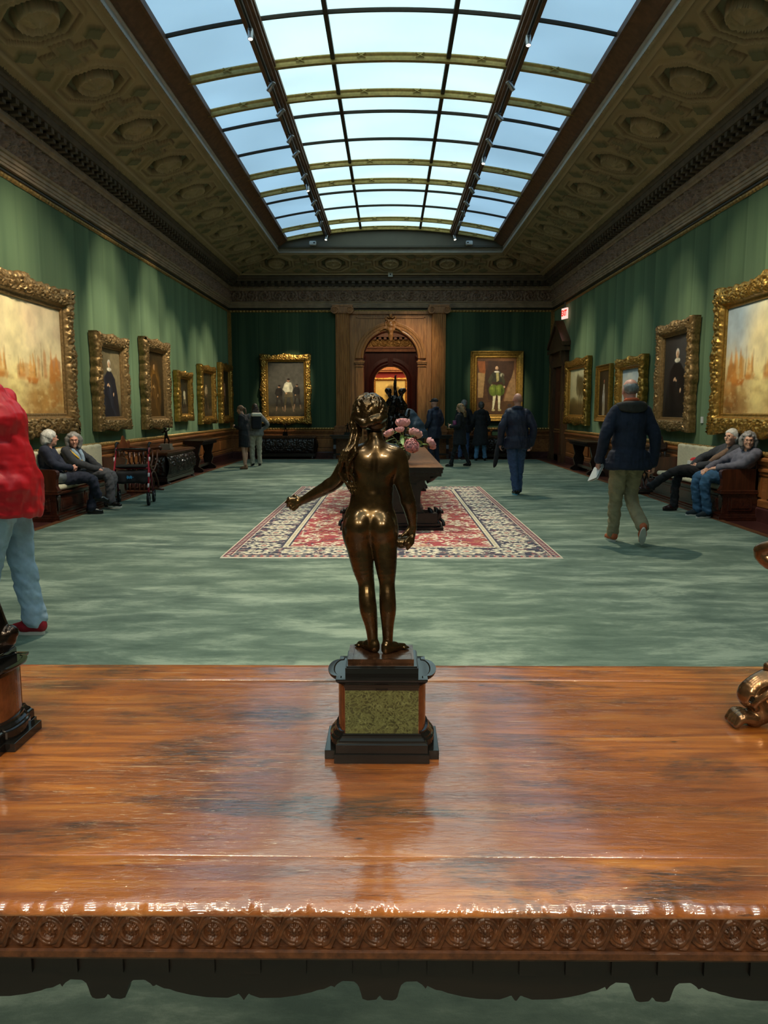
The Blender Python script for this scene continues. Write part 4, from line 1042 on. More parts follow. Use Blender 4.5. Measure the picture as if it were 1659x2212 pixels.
# ================================================================== rug
def paint_rug(nx, ny, W, L):
    x = (np.linspace(-.5, .5, nx) * W)[:, None] + np.zeros((1, ny)); y = (np.linspace(0, 1, ny) * L)[None, :] + 0 * x
    ed = np.minimum(W / 2 - np.abs(x), np.minimum(y, L - y))
    cream = np.array(lin((240, 230, 204))[:3]); red = np.array(lin((178, 64, 72))[:3]); navy = np.array(lin((54, 56, 80))[:3]); rose = np.array(lin((196, 116, 108))[:3]); gold = np.array(lin((206, 176, 118))[:3]); grey = np.array(lin((140, 140, 144))[:3])
    c = np.zeros((nx, ny, 3)) + red
    def put(mask, col, a=1.0):
        m = np.clip(mask, 0, 1)[..., None] * a; c[:] = c * (1 - m) + np.asarray(col) * m
    # field: palmettes and vines
    p = .46; ix = np.floor(x / p + .5); iy = np.floor(y / .52); off = (iy % 2) * .5
    ax = (x / p + .5 + off) % 1 - .5; ay = (y / .52) % 1 - .5
    r = np.sqrt((ax * p) ** 2 + (ay * .52 * 1.25) ** 2); th = np.arctan2(ay, ax)
    v = fbm(x * 7 + 9, y * 7, 31, 4)
    put(np.abs(v - .5) < .045, cream, .95); put(np.abs(fbm(x * 9, y * 9 + 40, 7, 3) - .52) < .022, gold, .8)
    put(np.abs(fbm(x * 6 + 70, y * 6 + 40, 11, 3) - .5) < .018, navy, .7)
    pr = .14 * (.8 + .2 * np.cos(th * 8)); put(r < pr, cream); put(r < pr * .72, rose); put(r < pr * .5, navy * .9); put(r < pr * .3, gold)
    pr2 = np.sqrt((((ax + .5) % 1 - .5) * p) ** 2 + (((ay + .5) % 1 - .5) * .52) ** 2); put(pr2 < .075 * (.8 + .2 * np.cos(th * 6)), cream); put(pr2 < .04, red)
    # borders
    bw = .62
    put((ed < bw).astype(float), navy)
    inb = (ed < bw - .09) & (ed > .10)
    along = np.where((W / 2 - np.abs(x)) < np.minimum(y, L - y), y, x + 10); mid = (ed - .33)
    q = .44; k = np.floor(along / q); a = (along / q - k - .5) * q
    rr = np.sqrt(a * a + (mid * 1.0) ** 2); t2 = np.arctan2(mid, a)
    vb = fbm(x * 11, y * 11 + 5, 17, 3); put(inb & (np.abs(vb - .5) < .045), cream, .85); put(inb & (np.abs(fbm(x * 10 + 4, y * 12, 21, 3) - .5) < .02), rose, .8)
    lobe = .19 * (.86 + .14 * np.cos(t2 * 10))
    alt = (k % 2) == 0
    put(inb & (rr < lobe), cream); put(inb & (rr < lobe * .8) & alt, gold, .5); put(inb & (rr < lobe * .66), np.where(alt[..., None], grey, navy)); put(inb & (rr < lobe * .42), cream); put(inb & (rr < lobe * .2), rose)
    put((ed < bw) & (ed > bw - .018), navy); put((ed < bw - .018) & (ed > bw - .075), cream); put((ed < bw - .03) & (ed > bw - .06) & (((along / .045) % 1) < .45), gold * .8); put((ed < bw - .075) & (ed > bw - .095), navy)
    put((ed < .10) & (ed > .085), cream); put(ed < .085, red); put((ed < .085) & (ed > .02) & (((along / .09) % 1) < .5), navy); put((ed < .07) & (ed > .035) & (((along / .09 + .25) % 1) < .35), cream); put(ed < .018, cream * .9)
    return c * (.85 + .3 * fbm(x * 30, y * 30, 2, 2))[..., None]
RW, RL = 3.42, 7.15
nx, ny = 330, 690
c = paint_rug(nx, ny, RW, RL)
X = (np.linspace(-.5, .5, nx) * RW)[:, None] + np.zeros((1, ny)); Y = (np.linspace(0, 1, ny) * RL)[None, :] + 0 * X
RG = thing('oriental_rug', 'red oriental rug with navy and cream border beneath the long centre table', 'rug', (.012, 7.55, .0122))
Z = .006 + .0015 * vnoise(X * 3, Y * 3, 5)
grid_obj('pile', np.stack([X, Y, Z], -1), painted('knotted_wool', .95, .2, .2), RG, colors=c)
M['cream_cloth'] = plain('cream_fringe', (226, 220, 202), .9, 0, .1, 60)
for nm, yy, sg in (('fringe', 0, -1), ('fringe', RL, 1)):
    b = MB(); xs = np.linspace(-RW / 2, RW / 2, 240)
    vs = []
    for i, x in enumerate(xs): vs += [(x, yy, .005), (x, yy + sg * (.03 + .012 * random.random()), .002)]
    b.add(vs, [(2 * i, 2 * i + 2, 2 * i + 3, 2 * i + 1) for i in range(239)]); o = b.build(nm, M['cream_cloth'], RG)

# ================================================================== long centre table
CT = thing('library_table', 'long black carved table standing on the red rug', 'table', (.02, 9.25, .019))
M['ebon_wood'] = plain('blackened_carved_oak', (36, 29, 26), .35, 0, .3, 20, .3, 60)
M['ctop'] = wood('brown_table_surface', (104, 70, 46), (170, 122, 86), 'y', .3, 3, .3)
HL = 5.1
b = MB(); b.box(-.62, .62, 0, HL, .765, .772); b.build('tabletop', M['ctop'], CT)
b = MB(); b.box(-.625, .625, -.005, HL + .005, .745, .765); b.box(-.615, .615, .003, HL, .70, .745); b.box(-.60, .60, .02, HL - .02, .66, .70)
for i in range(-9, 10): b.ball((i * .062, .012, .705), (.022, .012, .012), 8)
b.build('top_moulding', M['ebon_wood'], CT)
for yy in (.12, HL - .42):
    b = MB(); b.box(-.47, .47, yy, yy + .3, .60, .66)
    prof = [(.40, .60), (.42, .54), (.36, .48), (.35, .40), (.345, .30), (.36, .24), (.40, .2), (-.40, .2), (-.36, .24), (-.345, .30), (-.35, .40), (-.36, .48), (-.42, .54), (-.40, .60)]
    b.prism(prof, 'y', yy, yy + .26); b.box(-.56, .56, yy - .04, yy + .32, .03, .2); b.box(-.59, .59, yy - .07, yy + .36, .055, .075); b.box(-.63, .63, yy - .10, yy + .4, 0.001, .035); b.box(-.30, .30, yy - .015, yy, .26, .56)
    for i in range(-5, 6): b.box(i * .055 - .012, i * .055 + .012, yy - .02, yy, .215, .24)
    b.build('pedestal_end', M['ebon_wood'], CT)
    for sg in (-1, 1):   # corbels and griffins
        b = MB(); b.tube([(sg * .42, yy + .1, .60), (sg * .5, yy + .1, .63), (sg * .57, yy + .1, .68)], [.05, .04, .03], 8); b.build('corbel', M['ebon_wood'], CT)
        s = SDF((-.12, -.1, .0), (.12, .16, .26), .007)
        s.limb([(0, .08, .03), (0, .04, .09), (0, -.01, .13), (0, -.02, .17)], [.045, .055, .04, .03], .02)
        s.ell((0, -.045, .19), (.03, .045, .028), .015); s.cone((0, -.07, .185), (0, -.1, .17), .02, .008, .01)
        for e in (-1, 1):
            s.cone((e * .02, -.02, .21), (e * .03, 0, .24), .012, .005, .006); s.limb([(e * .035, .02, .1), (e * .04, -.05, .06), (e * .035, -.07, .02)], [.025, .02, .022], .01)
            s.limb([(e * .03, .04, .12), (e * .05, .08, .19), (e * .05, .12, .22)], [.03, .028, .01], .01)
        o = s.mesh('griffin', M['ebon_wood'], CT); o.location = (sg * .57, yy + .06, .03); o.rotation_euler = (0, 0, sg * math.radians(40))
b = MB(); b.box(-.1, .1, .4, HL - .4, .22, .3); b.build('stretcher', M['ebon_wood'], CT)
CTZ = .019 + .7722

# peonies in a bowl
M['leaf'] = plain('peony_leaf', (150, 186, 112), .55, 0, .3, 20); M['stem'] = plain('flower_stem', (176, 182, 120), .5, 0, .2, 20)
M['petal'] = plain('coral_pink_petal', (255, 176, 176), .6, 0, .2, 25, 0, 60, .4)
M['celadon'] = plain('grey_green_glaze', (90, 100, 92), .15, 0, .1)
VX, VY = .17, 9.95
va = thing('vase', 'low round vase on the centre table, behind the statuette, holding the peonies', 'vase', (VX, VY, CTZ))
b = MB(); b.lathe([(.0, 0), (.06, 0), (.065, .01), (.05, .02), (.085, .06), (.10, .11), (.085, .15), (.07, .17), (.075, .18), (.065, .18), (.06, .165)], n=28); b.build('body', M['celadon'], va)
blooms = [(870, 912, .115, 0), (898, 936, .11, .15), (889, 963, .12, -.25), (932, 958, .1, .1), (864, 927, .07, -.1), (840, 935, .09, 0)]
LB = ['uppermost coral pink peony above the centre table', 'coral pink peony above pale leaves, level with the capped man coat', 'large coral pink peony lowest and nearest the table top', 'coral pink peony farthest right, leaning out over the table edge', 'small coral pink bud close behind the uppermost peony', 'coral pink peony hidden behind the neck of the statuette']
rs = np.random.RandomState(3)
for i, (px, py, r, dy) in enumerate(blooms):
    Y_ = VY + dy; p = onY(px, py, Y_); f = thing('peony', LB[i], 'flower', tuple(p), 0, 'peonies on the centre table')
    vdir = (Vector(p) - Vector((VX, VY, CTZ + .05))).normalized()
    b = MB()
    for ring, (cnt, te, rr) in enumerate(((6, 1.25, 1.0), (7, 1.0, .92), (7, .72, .84), (6, .45, .74), (5, .15, .62), (4, -.1, .48))):
        for q in range(cnt):
            a = 2 * PI * q / cnt + ring * .6 + rs.uniform(-.2, .2); nu, nv_ = 7, 7; vs = []
            for u_ in range(nu):
                for v_ in range(nv_):
                    t = u_ / (nu - 1); w_ = (v_ / (nv_ - 1) - .5) * 2
                    th = 2.5 + (te + .12 * w_ * w_ - 2.5) * t; R_ = r * .74 * rr * (1 + rs.uniform(-.02, .02) + .14 * math.sin(w_ * 9 + q * 1.7) * t + (.14 * t if ring < 2 else 0))
                    ph = a + w_ * .62 * math.sin(PI * min(1, .15 + .75 * t)) * (1 if ring < 4 else 1.3)
                    vs.append((R_ * math.sin(th) * math.cos(ph), R_ * math.sin(th) * math.sin(ph), R_ * math.cos(th) * .85 + rs.uniform(-.002, .002)))
            b.add(vs, [(u_ * nv_ + v_, (u_ + 1) * nv_ + v_, (u_ + 1) * nv_ + v_ + 1, u_ * nv_ + v_ + 1) for u_ in range(nu - 1) for v_ in range(nv_ - 1)], True)
    o = b.build('petals', M['petal'], f); o.rotation_euler = vdir.to_track_quat('Z', 'Y').to_euler()
    base = Vector((VX, VY, CTZ + .16)) - Vector(p); mid = base * .5 + Vector((0, 0, .03))
    b = MB(); b.tube([(0, 0, 0), tuple(mid), tuple(base)], [.005, .005, .005], 6); b.build('stem', M['stem'], f)
    for k in range(4 if i != 3 else 6):
        t = rs.uniform(.2, .8); q = mid * (1 - abs(t - .5)) * 1.0 if False else (mid * (2 * t) if t < .5 else mid + (base - mid) * (2 * t - 1))
        a = rs.uniform(0, 2 * PI); d = Vector((math.cos(a), math.sin(a) * .5, rs.uniform(-.2, .6))).normalized(); sd = d.cross(Vector((0, 0, 1))).normalized()
        L_ = rs.uniform(.12, .2); vs = []
        for u in range(6):
            s_ = u / 5; w_ = .028 * math.sin(PI * (s_ * .92 + .06)); c_ = q + d * L_ * s_ + Vector((0, 0, -.05 * s_ * s_))
            vs += [tuple(c_ - sd * w_), tuple(c_ + Vector((0, 0, -.004))), tuple(c_ + sd * w_)]
        b = MB(); b.add(vs, [(u * 3 + j, u * 3 + 3 + j, u * 3 + 4 + j, u * 3 + 1 + j) for u in range(5) for j in range(2)], True); b.build('leaf', M['leaf'], f)

# bronze group on the centre table
GX, GY = .085, 10.9
G = thing('bronze_group', 'tall dark bronze of two entwined figures with a raised arm behind the statuette', 'sculpture', (GX, GY, CTZ))
s = SDF((-.3, -.22, 0), (.32, .22, 1.25), .007)
def GP(px, py, dy=0): return onY(px, py, GY + dy) - np.array([GX, GY, CTZ])
pm = GY / FPX

s.cone((0, 0, .02), (0, 0, .1), .15, .12, .02); s.cone((0, 0, .1), (0, 0, .2), .1, .07, .03)
for a in np.linspace(0, 2 * PI, 7)[:-1]:
    ca, sa = math.cos(a), math.sin(a)
    s.limb([(ca * .07, sa * .07, .12), (ca * .15, sa * .15, .2), (ca * .19, sa * .17, .3), (ca * .11, sa * .11, .33), (ca * .07, sa * .07, .27)], [.022, .026, .024, .02, .012], .01)
    s.limb([(ca * .05, sa * .05, .3), (ca * .13, sa * .12, .42), (ca * .1, sa * .1, .5), (ca * .05, sa * .05, .46)], [.024, .024, .02, .014], .01)
s.cone((0, 0, .15), (0, 0, .58), .06, .06, .02)
def F(pts, r, k=.012): s.limb([GP(*p) for p in pts], [q * pm for q in r], k)
F([(850, 945), (846, 920), (843, 900), (845, 885), (850, 872), (852, 862)], [11, 13, 11, 10, 11, 8]); F([(862, 940, .03), (866, 915, .03), (864, 895, .02), (868, 880, .0), (864, 864, 0)], [11, 13, 10, 11, 8])
s.ell(GP(840, 846), (6.5 * pm, 7 * pm, 7.5 * pm), .008); s.ell(GP(867, 846), (7 * pm, 7 * pm, 7 * pm), .008); s.ell(GP(872, 843, .02), (6 * pm, 6 * pm, 5 * pm), .006); s.ell(GP(836, 843, .02), (5 * pm, 5 * pm, 5 * pm), .006)
F([(846, 862), (842, 855), (840, 849)], [5, 4, 4], .006); F([(864, 864), (866, 856), (867, 850)], [5, 4, 4], .006)
F([(856, 862), (854, 845), (853, 832), (854, 820), (854, 813)], [5, 4, 3.2, 2.6, 2], .006)
for a, bb in (((854, 815), (852, 808)), ((854, 815), (855, 807)), ((854, 815), (857.5, 809))): s.cone(GP(*a), GP(*bb), 1.3 * pm, .8 * pm, .003)
F([(842, 864), (836, 874), (846, 880), (860, 878)], [5, 4.5, 4, 3], .006); F([(868, 868), (876, 880), (868, 888), (856, 888)], [5, 4.5, 4, 3], .006)
F([(846, 905, -.03), (840, 925, -.05), (846, 945, -.04)], [8, 7, 5]); F([(862, 900, -.02), (874, 915, -.04), (866, 938, -.03)], [8, 7, 5]); F([(858, 905), (880, 900, .02), (884, 886, .0)], [7, 4, 2.5])
s.ripple(.004, 45, 4); s.mesh('figures', M['bronze_black'], G)
# ================================================================== framed paintings
class Paint:
    def __init__(s, w, h, bg, nx=None):
        s.nx = nx or 150; s.ny = int(s.nx * h / w); s.ar = h / w
        s.u = np.linspace(0, 1, s.nx)[:, None] + np.zeros((1, s.ny)); s.v = np.linspace(0, 1, s.ny)[None, :] + 0 * s.u
        s.c = np.zeros((s.nx, s.ny, 3)) + np.array(lin(bg)[:3]); s.seed = 1
    def mixin(s, m, col):
        m = np.clip(m, 0, 1)[..., None]; s.c = s.c * (1 - m) + np.array(lin(col)[:3]) * m
    def grad(s, stops):
        v = s.v + .05 * (fbm(s.u * 4, s.v * 4 * s.ar, 3) - .5)
        r = np.zeros_like(s.c)
        for i in range(3): r[..., i] = np.interp(v, [p for p, _ in stops], [lin(c)[i] for _, c in stops])
        s.c = r
    def blob(s, x, y, rx, ry, col, soft=.3, rot=0, a=1, wob=.15):
        s.seed += 1
        dx, dy = (s.u - x), (s.v - y) * s.ar; ry = ry * s.ar
        c_, s_ = math.cos(rot), math.sin(rot); X, Y = (dx * c_ + dy * s_) / rx, (-dx * s_ + dy * c_) / ry
        d = np.sqrt(X * X + Y * Y) + wob * (fbm(s.u * 9 + s.seed, s.v * 9 * s.ar, s.seed, 3) - .5) * 2
        s.mixin(a * sstep(1 + soft, 1 - soft, d), col)
    def poly(s, pts, col, a=1, soft=.008, wob=.012):
        s.seed += 1
        U = s.u + wob * (fbm(s.u * 14, s.v * 14, s.seed, 2) - .5); V = s.v + wob * (fbm(s.u * 14 + 7, s.v * 14, s.seed + 50, 2) - .5)
        ins = np.zeros(U.shape, bool); n = len(pts)
        for i in range(n):
            (x0_, y0_), (x1_, y1_) = pts[i], pts[(i + 1) % n]
            if y0_ == y1_: continue
            cnd = ((y0_ > V) != (y1_ > V)) & (U < (x1_ - x0_) * (V - y0_) / (y1_ - y0_) + x0_)
            ins ^= cnd
        s.mixin(ins * a, col)
    def blur(s, n):
        for _ in range(n):
            q = np.pad(s.c, ((1, 1), (1, 1), (0, 0)), 'edge'); s.c = (q[:-2, 1:-1] + q[2:, 1:-1] + q[1:-1, :-2] + q[1:-1, 2:] + 2 * q[1:-1, 1:-1]) / 6
    def tex(s, amp=.25, f=12, st=1.0):
        n = fbm(s.u * f, s.v * f * s.ar * st, 77, 4); s.c = np.clip(s.c * (1 + amp * (n - .5) * 2)[..., None], 0, 1)
def harbour(w, h, blue):
    p = Paint(w, h, (220, 200, 140), 220)
    sky = (206, 214, 206) if blue else (206, 186, 150)
    p.grad([(0, (176, 140, 86)), (.2, (200, 164, 100)), (.36, (218, 188, 130)), (.5, (228, 208, 160)), (.75, (222, 204, 164)), (1, sky)])
    n = fbm(p.u * 5, p.v * 4, 9, 5); p.mixin(np.clip((n - .5) * 3, 0, 1) * (p.v > .5), (196, 204, 200) if blue else (214, 184, 150))
    if blue:
        p.blob(.1, .9, .25, .3, (170, 192, 206), .6, 0, .8); p.blob(.8, .9, .3, .2, (190, 202, 200), .6, 0, .7)
    p.blob(.42, .62, .16, .4, (240, 222, 168), .8, 0, .9); p.blob(.42, .2, .1, .2, (250, 228, 150), .8, 0, .8)
    for x, y, ww, hh, c in ((.08, .38, .05, .10, (172, 122, 66)), (.2, .40, .03, .14, (206, 156, 90)), (.55, .38, .1, .07, (212, 164, 104)), (.92, .4, .06, .14, (186, 120, 70)), (.78, .40, .018, .2, (206, 150, 96)), (.70, .38, .014, .16, (212, 160, 104)), (.86, .38, .025, .1, (196, 138, 84))):
        p.poly([(x - ww, y - .08), (x - ww, y + hh * .7), (x, y + hh), (x + ww, y + hh * .7), (x + ww, y - .08)], c, .8)
    for x, y, sc, c in ((.16, .30, 1, (190, 120, 54)), (.3, .33, .7, (206, 140, 70)), (.62, .30, .8, (196, 126, 60)), (.5, .34, .5, (214, 150, 84))):
        p.poly([(x - .06 * sc, y), (x - .02 * sc, y + .30 * sc), (x + .01, y + .02)], (226, 170, 96), .9); p.poly([(x + .01, y + .02), (x + .02 * sc, y + .33 * sc), (x + .07 * sc, y + .03)], (210, 150, 74), .9)
        p.poly([(x - .09 * sc, y + .02), (x + .09 * sc, y + .02), (x + .06 * sc, y - .04 * sc), (x - .06 * sc, y - .04 * sc)], c)
    p.mixin(np.clip(fbm(p.u * 8, p.v * 22, 13, 4) * 2 - 1.0, 0, 1) * (p.v < .34) * .7, (150, 96, 44)); p.blob(.1, .08, .12, .12, (120, 78, 36), .6, 0, .8); p.blob(.75, .1, .18, .1, (176, 124, 58), .6, 0, .6)
    for x, y, ww, hh in ((.07, .30, .05, .30), (.12, .28, .03, .38), (.86, .28, .04, .34), (.93, .30, .05, .28)):
        p.poly([(x - ww, y), (x, y + hh), (x + ww, y)], (204, 132, 58), .75); p.poly([(x - ww * 1.3, y), (x - ww * 1.1, y - .22), (x + ww * 1.1, y - .22), (x + ww * 1.3, y)], (176, 116, 54), .5, wob=.05)
    for x, t_ in ((.25, .62), (.33, .58), (.47, .5), (.66, .6), (.74, .66)): p.poly([(x - .004, .34), (x - .001, t_), (x + .002, t_), (x + .005, .34)], (128, 84, 44), .8, wob=.004)
    p.blur(3); p.mixin(np.clip(fbm(p.u * 22, p.v * 26, 41, 4) * 3 - 1.7, 0, 1) * .5 * (p.v < .42), (240, 216, 150)); p.mixin(np.clip(fbm(p.u * 18 + 5, p.v * 20, 43, 4) * 3 - 1.8, 0, 1) * .4 * (p.v < .5), (140, 92, 50))
    p.tex(.3, 16); return p.c
def portrait(w, h, bg, dress, skin=(206, 166, 130), ruff=True, hx=.5, hy=.76, dw=.26, hands=True, glow=None, legs=False):
    p = Paint(w, h, bg); li = tuple(min(255, int(c * 2.1 + 10)) for c in dress); dk = tuple(int(c * .45) for c in bg)
    p.blob(.8, .62, .5, .5, tuple(min(255, int(c * 1.35)) for c in bg), .9, 0, .6); p.blob(.1, .5, .35, .7, dk, .9, 0, .6); p.blob(.5, .02, .8, .16, dk, .9, 0, .7)
    if glow: p.blob(hx, .38, dw * 1.0, .34, glow, .7, 0, .65); p.blob(hx - .04, .3, dw * .4, .26, tuple(min(255, int(c * 1.3)) for c in glow), .7, .1, .6)
    if legs:
        p.poly([(0, .20), (1, .24), (1, 0), (0, 0)], (84, 58, 36)); p.poly([(.02, .74), (.2, .74), (.16, .3), (.02, .3)], (166, 132, 84), .7); p.poly([(.0, .95), (.3, .95), (.2, .72), (.05, .76)], (150, 82, 36), .6)
        p.poly([(.2, .95), (.95, .95), (.93, .74), (.75, .45), (.66, .24), (.3, .26), (.22, .6)], (50, 34, 26), .85); p.poly([(.95, .8), (1, .5), (1, .24), (.7, .24), (.8, .5)], (150, 118, 80), .75)
        for x, x2 in ((.45, .42), (.57, .58)): p.poly([(x - .035, .34), (x + .04, .34), (x2 + .022, .09), (x2 - .018, .09)], (212, 202, 160)); p.blob(x2 + .01, .075, .045, .018, (190, 172, 120), .2)
        p.poly([(.38, .58), (.36, .72), (.44, .775), (.58, .775), (.66, .72), (.64, .58)], dress); p.poly([(.50, .58), (.49, .74), (.55, .76), (.56, .6)], (200, 186, 120), .6); p.blob(.64, .70, .05, .035, (150, 146, 120), .3, .5)
        for pts in ([(.36, .72), (.28, .60), (.31, .54), (.42, .66)], [(.31, .56), (.37, .50), (.41, .52), (.36, .6)], [(.66, .73), (.73, .58), (.69, .50), (.62, .66)]): p.poly(pts, tuple(int(c * .9) for c in (74, 70, 48)))
        for x, y in ((.385, .515), (.70, .49)): p.blob(x, y, .024, .018, skin, .2)
        for x, ry in ((.43, .1), (.59, .1)): p.blob(x, .43, .12, ry, (86, 100, 34), .12, 0, 1, .08); p.blob(x - .03, .45, .05, .07, (132, 148, 58), .5, .1, .7); p.blob(x + .06, .41, .03, .06, (48, 58, 20), .5, 0, .7)
        for i in range(6): p.poly([(.36 + i * .055, .37), (.365 + i * .055, .5), (.375 + i * .055, .5), (.37 + i * .055, .37)], (58, 70, 22), .6)
        p.blob(.85, .16, .05, .03, (60, 50, 44), .3)
    else:
        p.poly([(hx - dw * 1.2, 0), (hx - dw * .98, .34), (hx - dw * .8, hy - .20), (hx - dw * .30, hy - .095), (hx + dw * .28, hy - .095), (hx + dw * .75, hy - .2), (hx + dw * 1.0, .34), (hx + dw * 1.25, 0)], dress)
        p.mixin(np.clip(fbm(p.u * 7 + p.v * 3, p.v * 3, 61, 4) * 3 - 1.75, 0, 1) * sstep(dw * 1.15, dw * .7, np.abs(p.u - hx)) * (p.v < hy - .12) * .75, li)
        p.blob(hx - dw * .8, .46, .035, .16, li, .7, -.2, .45); p.blob(hx + dw * .1, .48, .02, .2, dk, .8, .0, .6)
        if hands: p.blob(hx - .08, .47, .045, .018, skin, .25, .4); p.blob(hx - .02, .455, .03, .014, skin, .25, -.3); p.blob(hx + .16, .33, .024, .028, skin, .25, -.4)
    if ruff: p.blob(hx, hy - .06, .10 if not legs else .065, .026 if not legs else .014, (222, 214, 192), .12); p.blob(hx + .02, hy - .07, .06, .012, (160, 154, 138), .5, 0, .6)
    elif not glow: p.poly([(hx - .05, hy - .05), (hx - .07, hy - .16), (hx + .03, hy - .16), (hx + .04, hy - .05)], (196, 188, 166), .85)
    sc = .72 if legs else 1
    p.blob(hx, hy + .03 * sc, .066 * sc, .052 * sc, (48, 34, 24) if not ruff or legs else (206, 200, 184), .15); p.blob(hx, hy + .008 * sc, .05 * sc, .046 * sc, skin, .15)
    p.blob(hx + .026 * sc, hy + .0 * sc, .022 * sc, .04 * sc, tuple(int(c * .72) for c in skin), .6, 0, .8); p.blob(hx - .018 * sc, hy + .014 * sc, .012 * sc, .004 * sc, (70, 48, 36), .5, 0, .8); p.blob(hx + .016 * sc, hy + .014 * sc, .012 * sc, .004 * sc, (70, 48, 36), .5, 0, .8)
    if legs or (not ruff and not glow): p.blob(hx, hy - .022 * sc, .026 * sc, .014 * sc, (60, 40, 28), .4, 0, .8)
    p.blur(1); p.tex(.35, 18); return p.c
def genre(w, h, bg, figs):
    p = Paint(w, h, bg, 180)
    p.grad([(0, (52, 45, 32)), (.18, (84, 74, 54)), (.24, tuple(int(c * .75) for c in bg)), (.6, bg), (1, tuple(int(c * .8) for c in bg))])
    p.blob(.5, .2, .42, .05, (30, 26, 20), .7, 0, .8)
    for x, y, sc, top, low in figs:
        dk = tuple(int(c * .55) for c in top); S_ = lambda dx, dy: (x + dx * sc, y + dy * sc)
        for pts in ([(-.08, .14), (-.02, .15), (-.06, -.02), (-.11, -.02)], [(.02, .15), (.09, .14), (.13, -.03), (.08, -.03)]): p.poly([S_(*q) for q in pts], tuple(int(c * .8) for c in low))
        for pts in ([(-.10, -.02), (-.065, -.02), (-.08, -.12), (-.105, -.12)], [(.085, -.03), (.12, -.03), (.135, -.12), (.11, -.12)]): p.poly([S_(*q) for q in pts], (132, 104, 78), .85)
        p.poly([S_(*q) for q in ((-.10, .12), (-.08, .22), (.08, .24), (.11, .12))], low)
        p.poly([S_(*q) for q in ((-.09, .2), (-.10, .30), (-.05, .36), (.07, .35), (.11, .27), (.09, .2))], top); p.blob(x + .06 * sc, y + .27 * sc, .04 * sc, .07 * sc, dk, .7, 0, .7)
        p.poly([S_(*q) for q in ((-.05, .35), (-.09, .34), (-.14, .24), (-.06, .18), (-.05, .2), (-.10, .25))], tuple(min(255, int(c * .9)) for c in top)); p.blob(*S_(-.05, .18), .02 * sc, .014 * sc, (176, 136, 100), .3)
        p.blob(*S_(0, .385), .034 * sc, .026 * sc, (158, 118, 90), .2); p.blob(*S_(.008, .402), .036 * sc, .018 * sc, (40, 30, 24), .3)
    p.blur(1); p.tex(.35, 14); return p.c
def landscape(w, h, trees):
    p = Paint(w, h, (200, 196, 160))
    if trees:
        p.grad([(0, (66, 52, 28)), (.22, (104, 84, 44)), (.3, (150, 134, 88)), (.4, (204, 192, 144)), (1, (206, 200, 160))])
        for x, y, r in ((.55, .58, .2), (.66, .7, .17), (.5, .74, .15), (.72, .52, .15)): p.blob(x, y, r, r * .9, (84, 72, 40), .35, 0, .85, .5)
        for x in (.56, .66): p.poly([(x - .015, .15), (x + .02, .15), (x + .01, .6), (x - .01, .6)], (60, 46, 26))
        p.blob(.2, .3, .16, .08, (110, 94, 52), .4, 0, .8)
    else:
        p.grad([(0, (92, 96, 84)), (.15, (120, 124, 104)), (.24, (186, 190, 178)), (.6, (206, 210, 204)), (1, (150, 180, 196))])
        p.blob(.3, .75, .3, .16, (226, 226, 216), .6, .2, .8, .4); p.blob(.75, .5, .3, .2, (214, 214, 206), .6, 0, .8, .4); p.poly([(0, .15), (.3, .2), (.5, .17), (1, .24), (1, 0), (0, 0)], (84, 86, 64))
    p.tex(.15, 10); return p.c
M['canvas'] = painted('varnished_canvas', .38, .15)
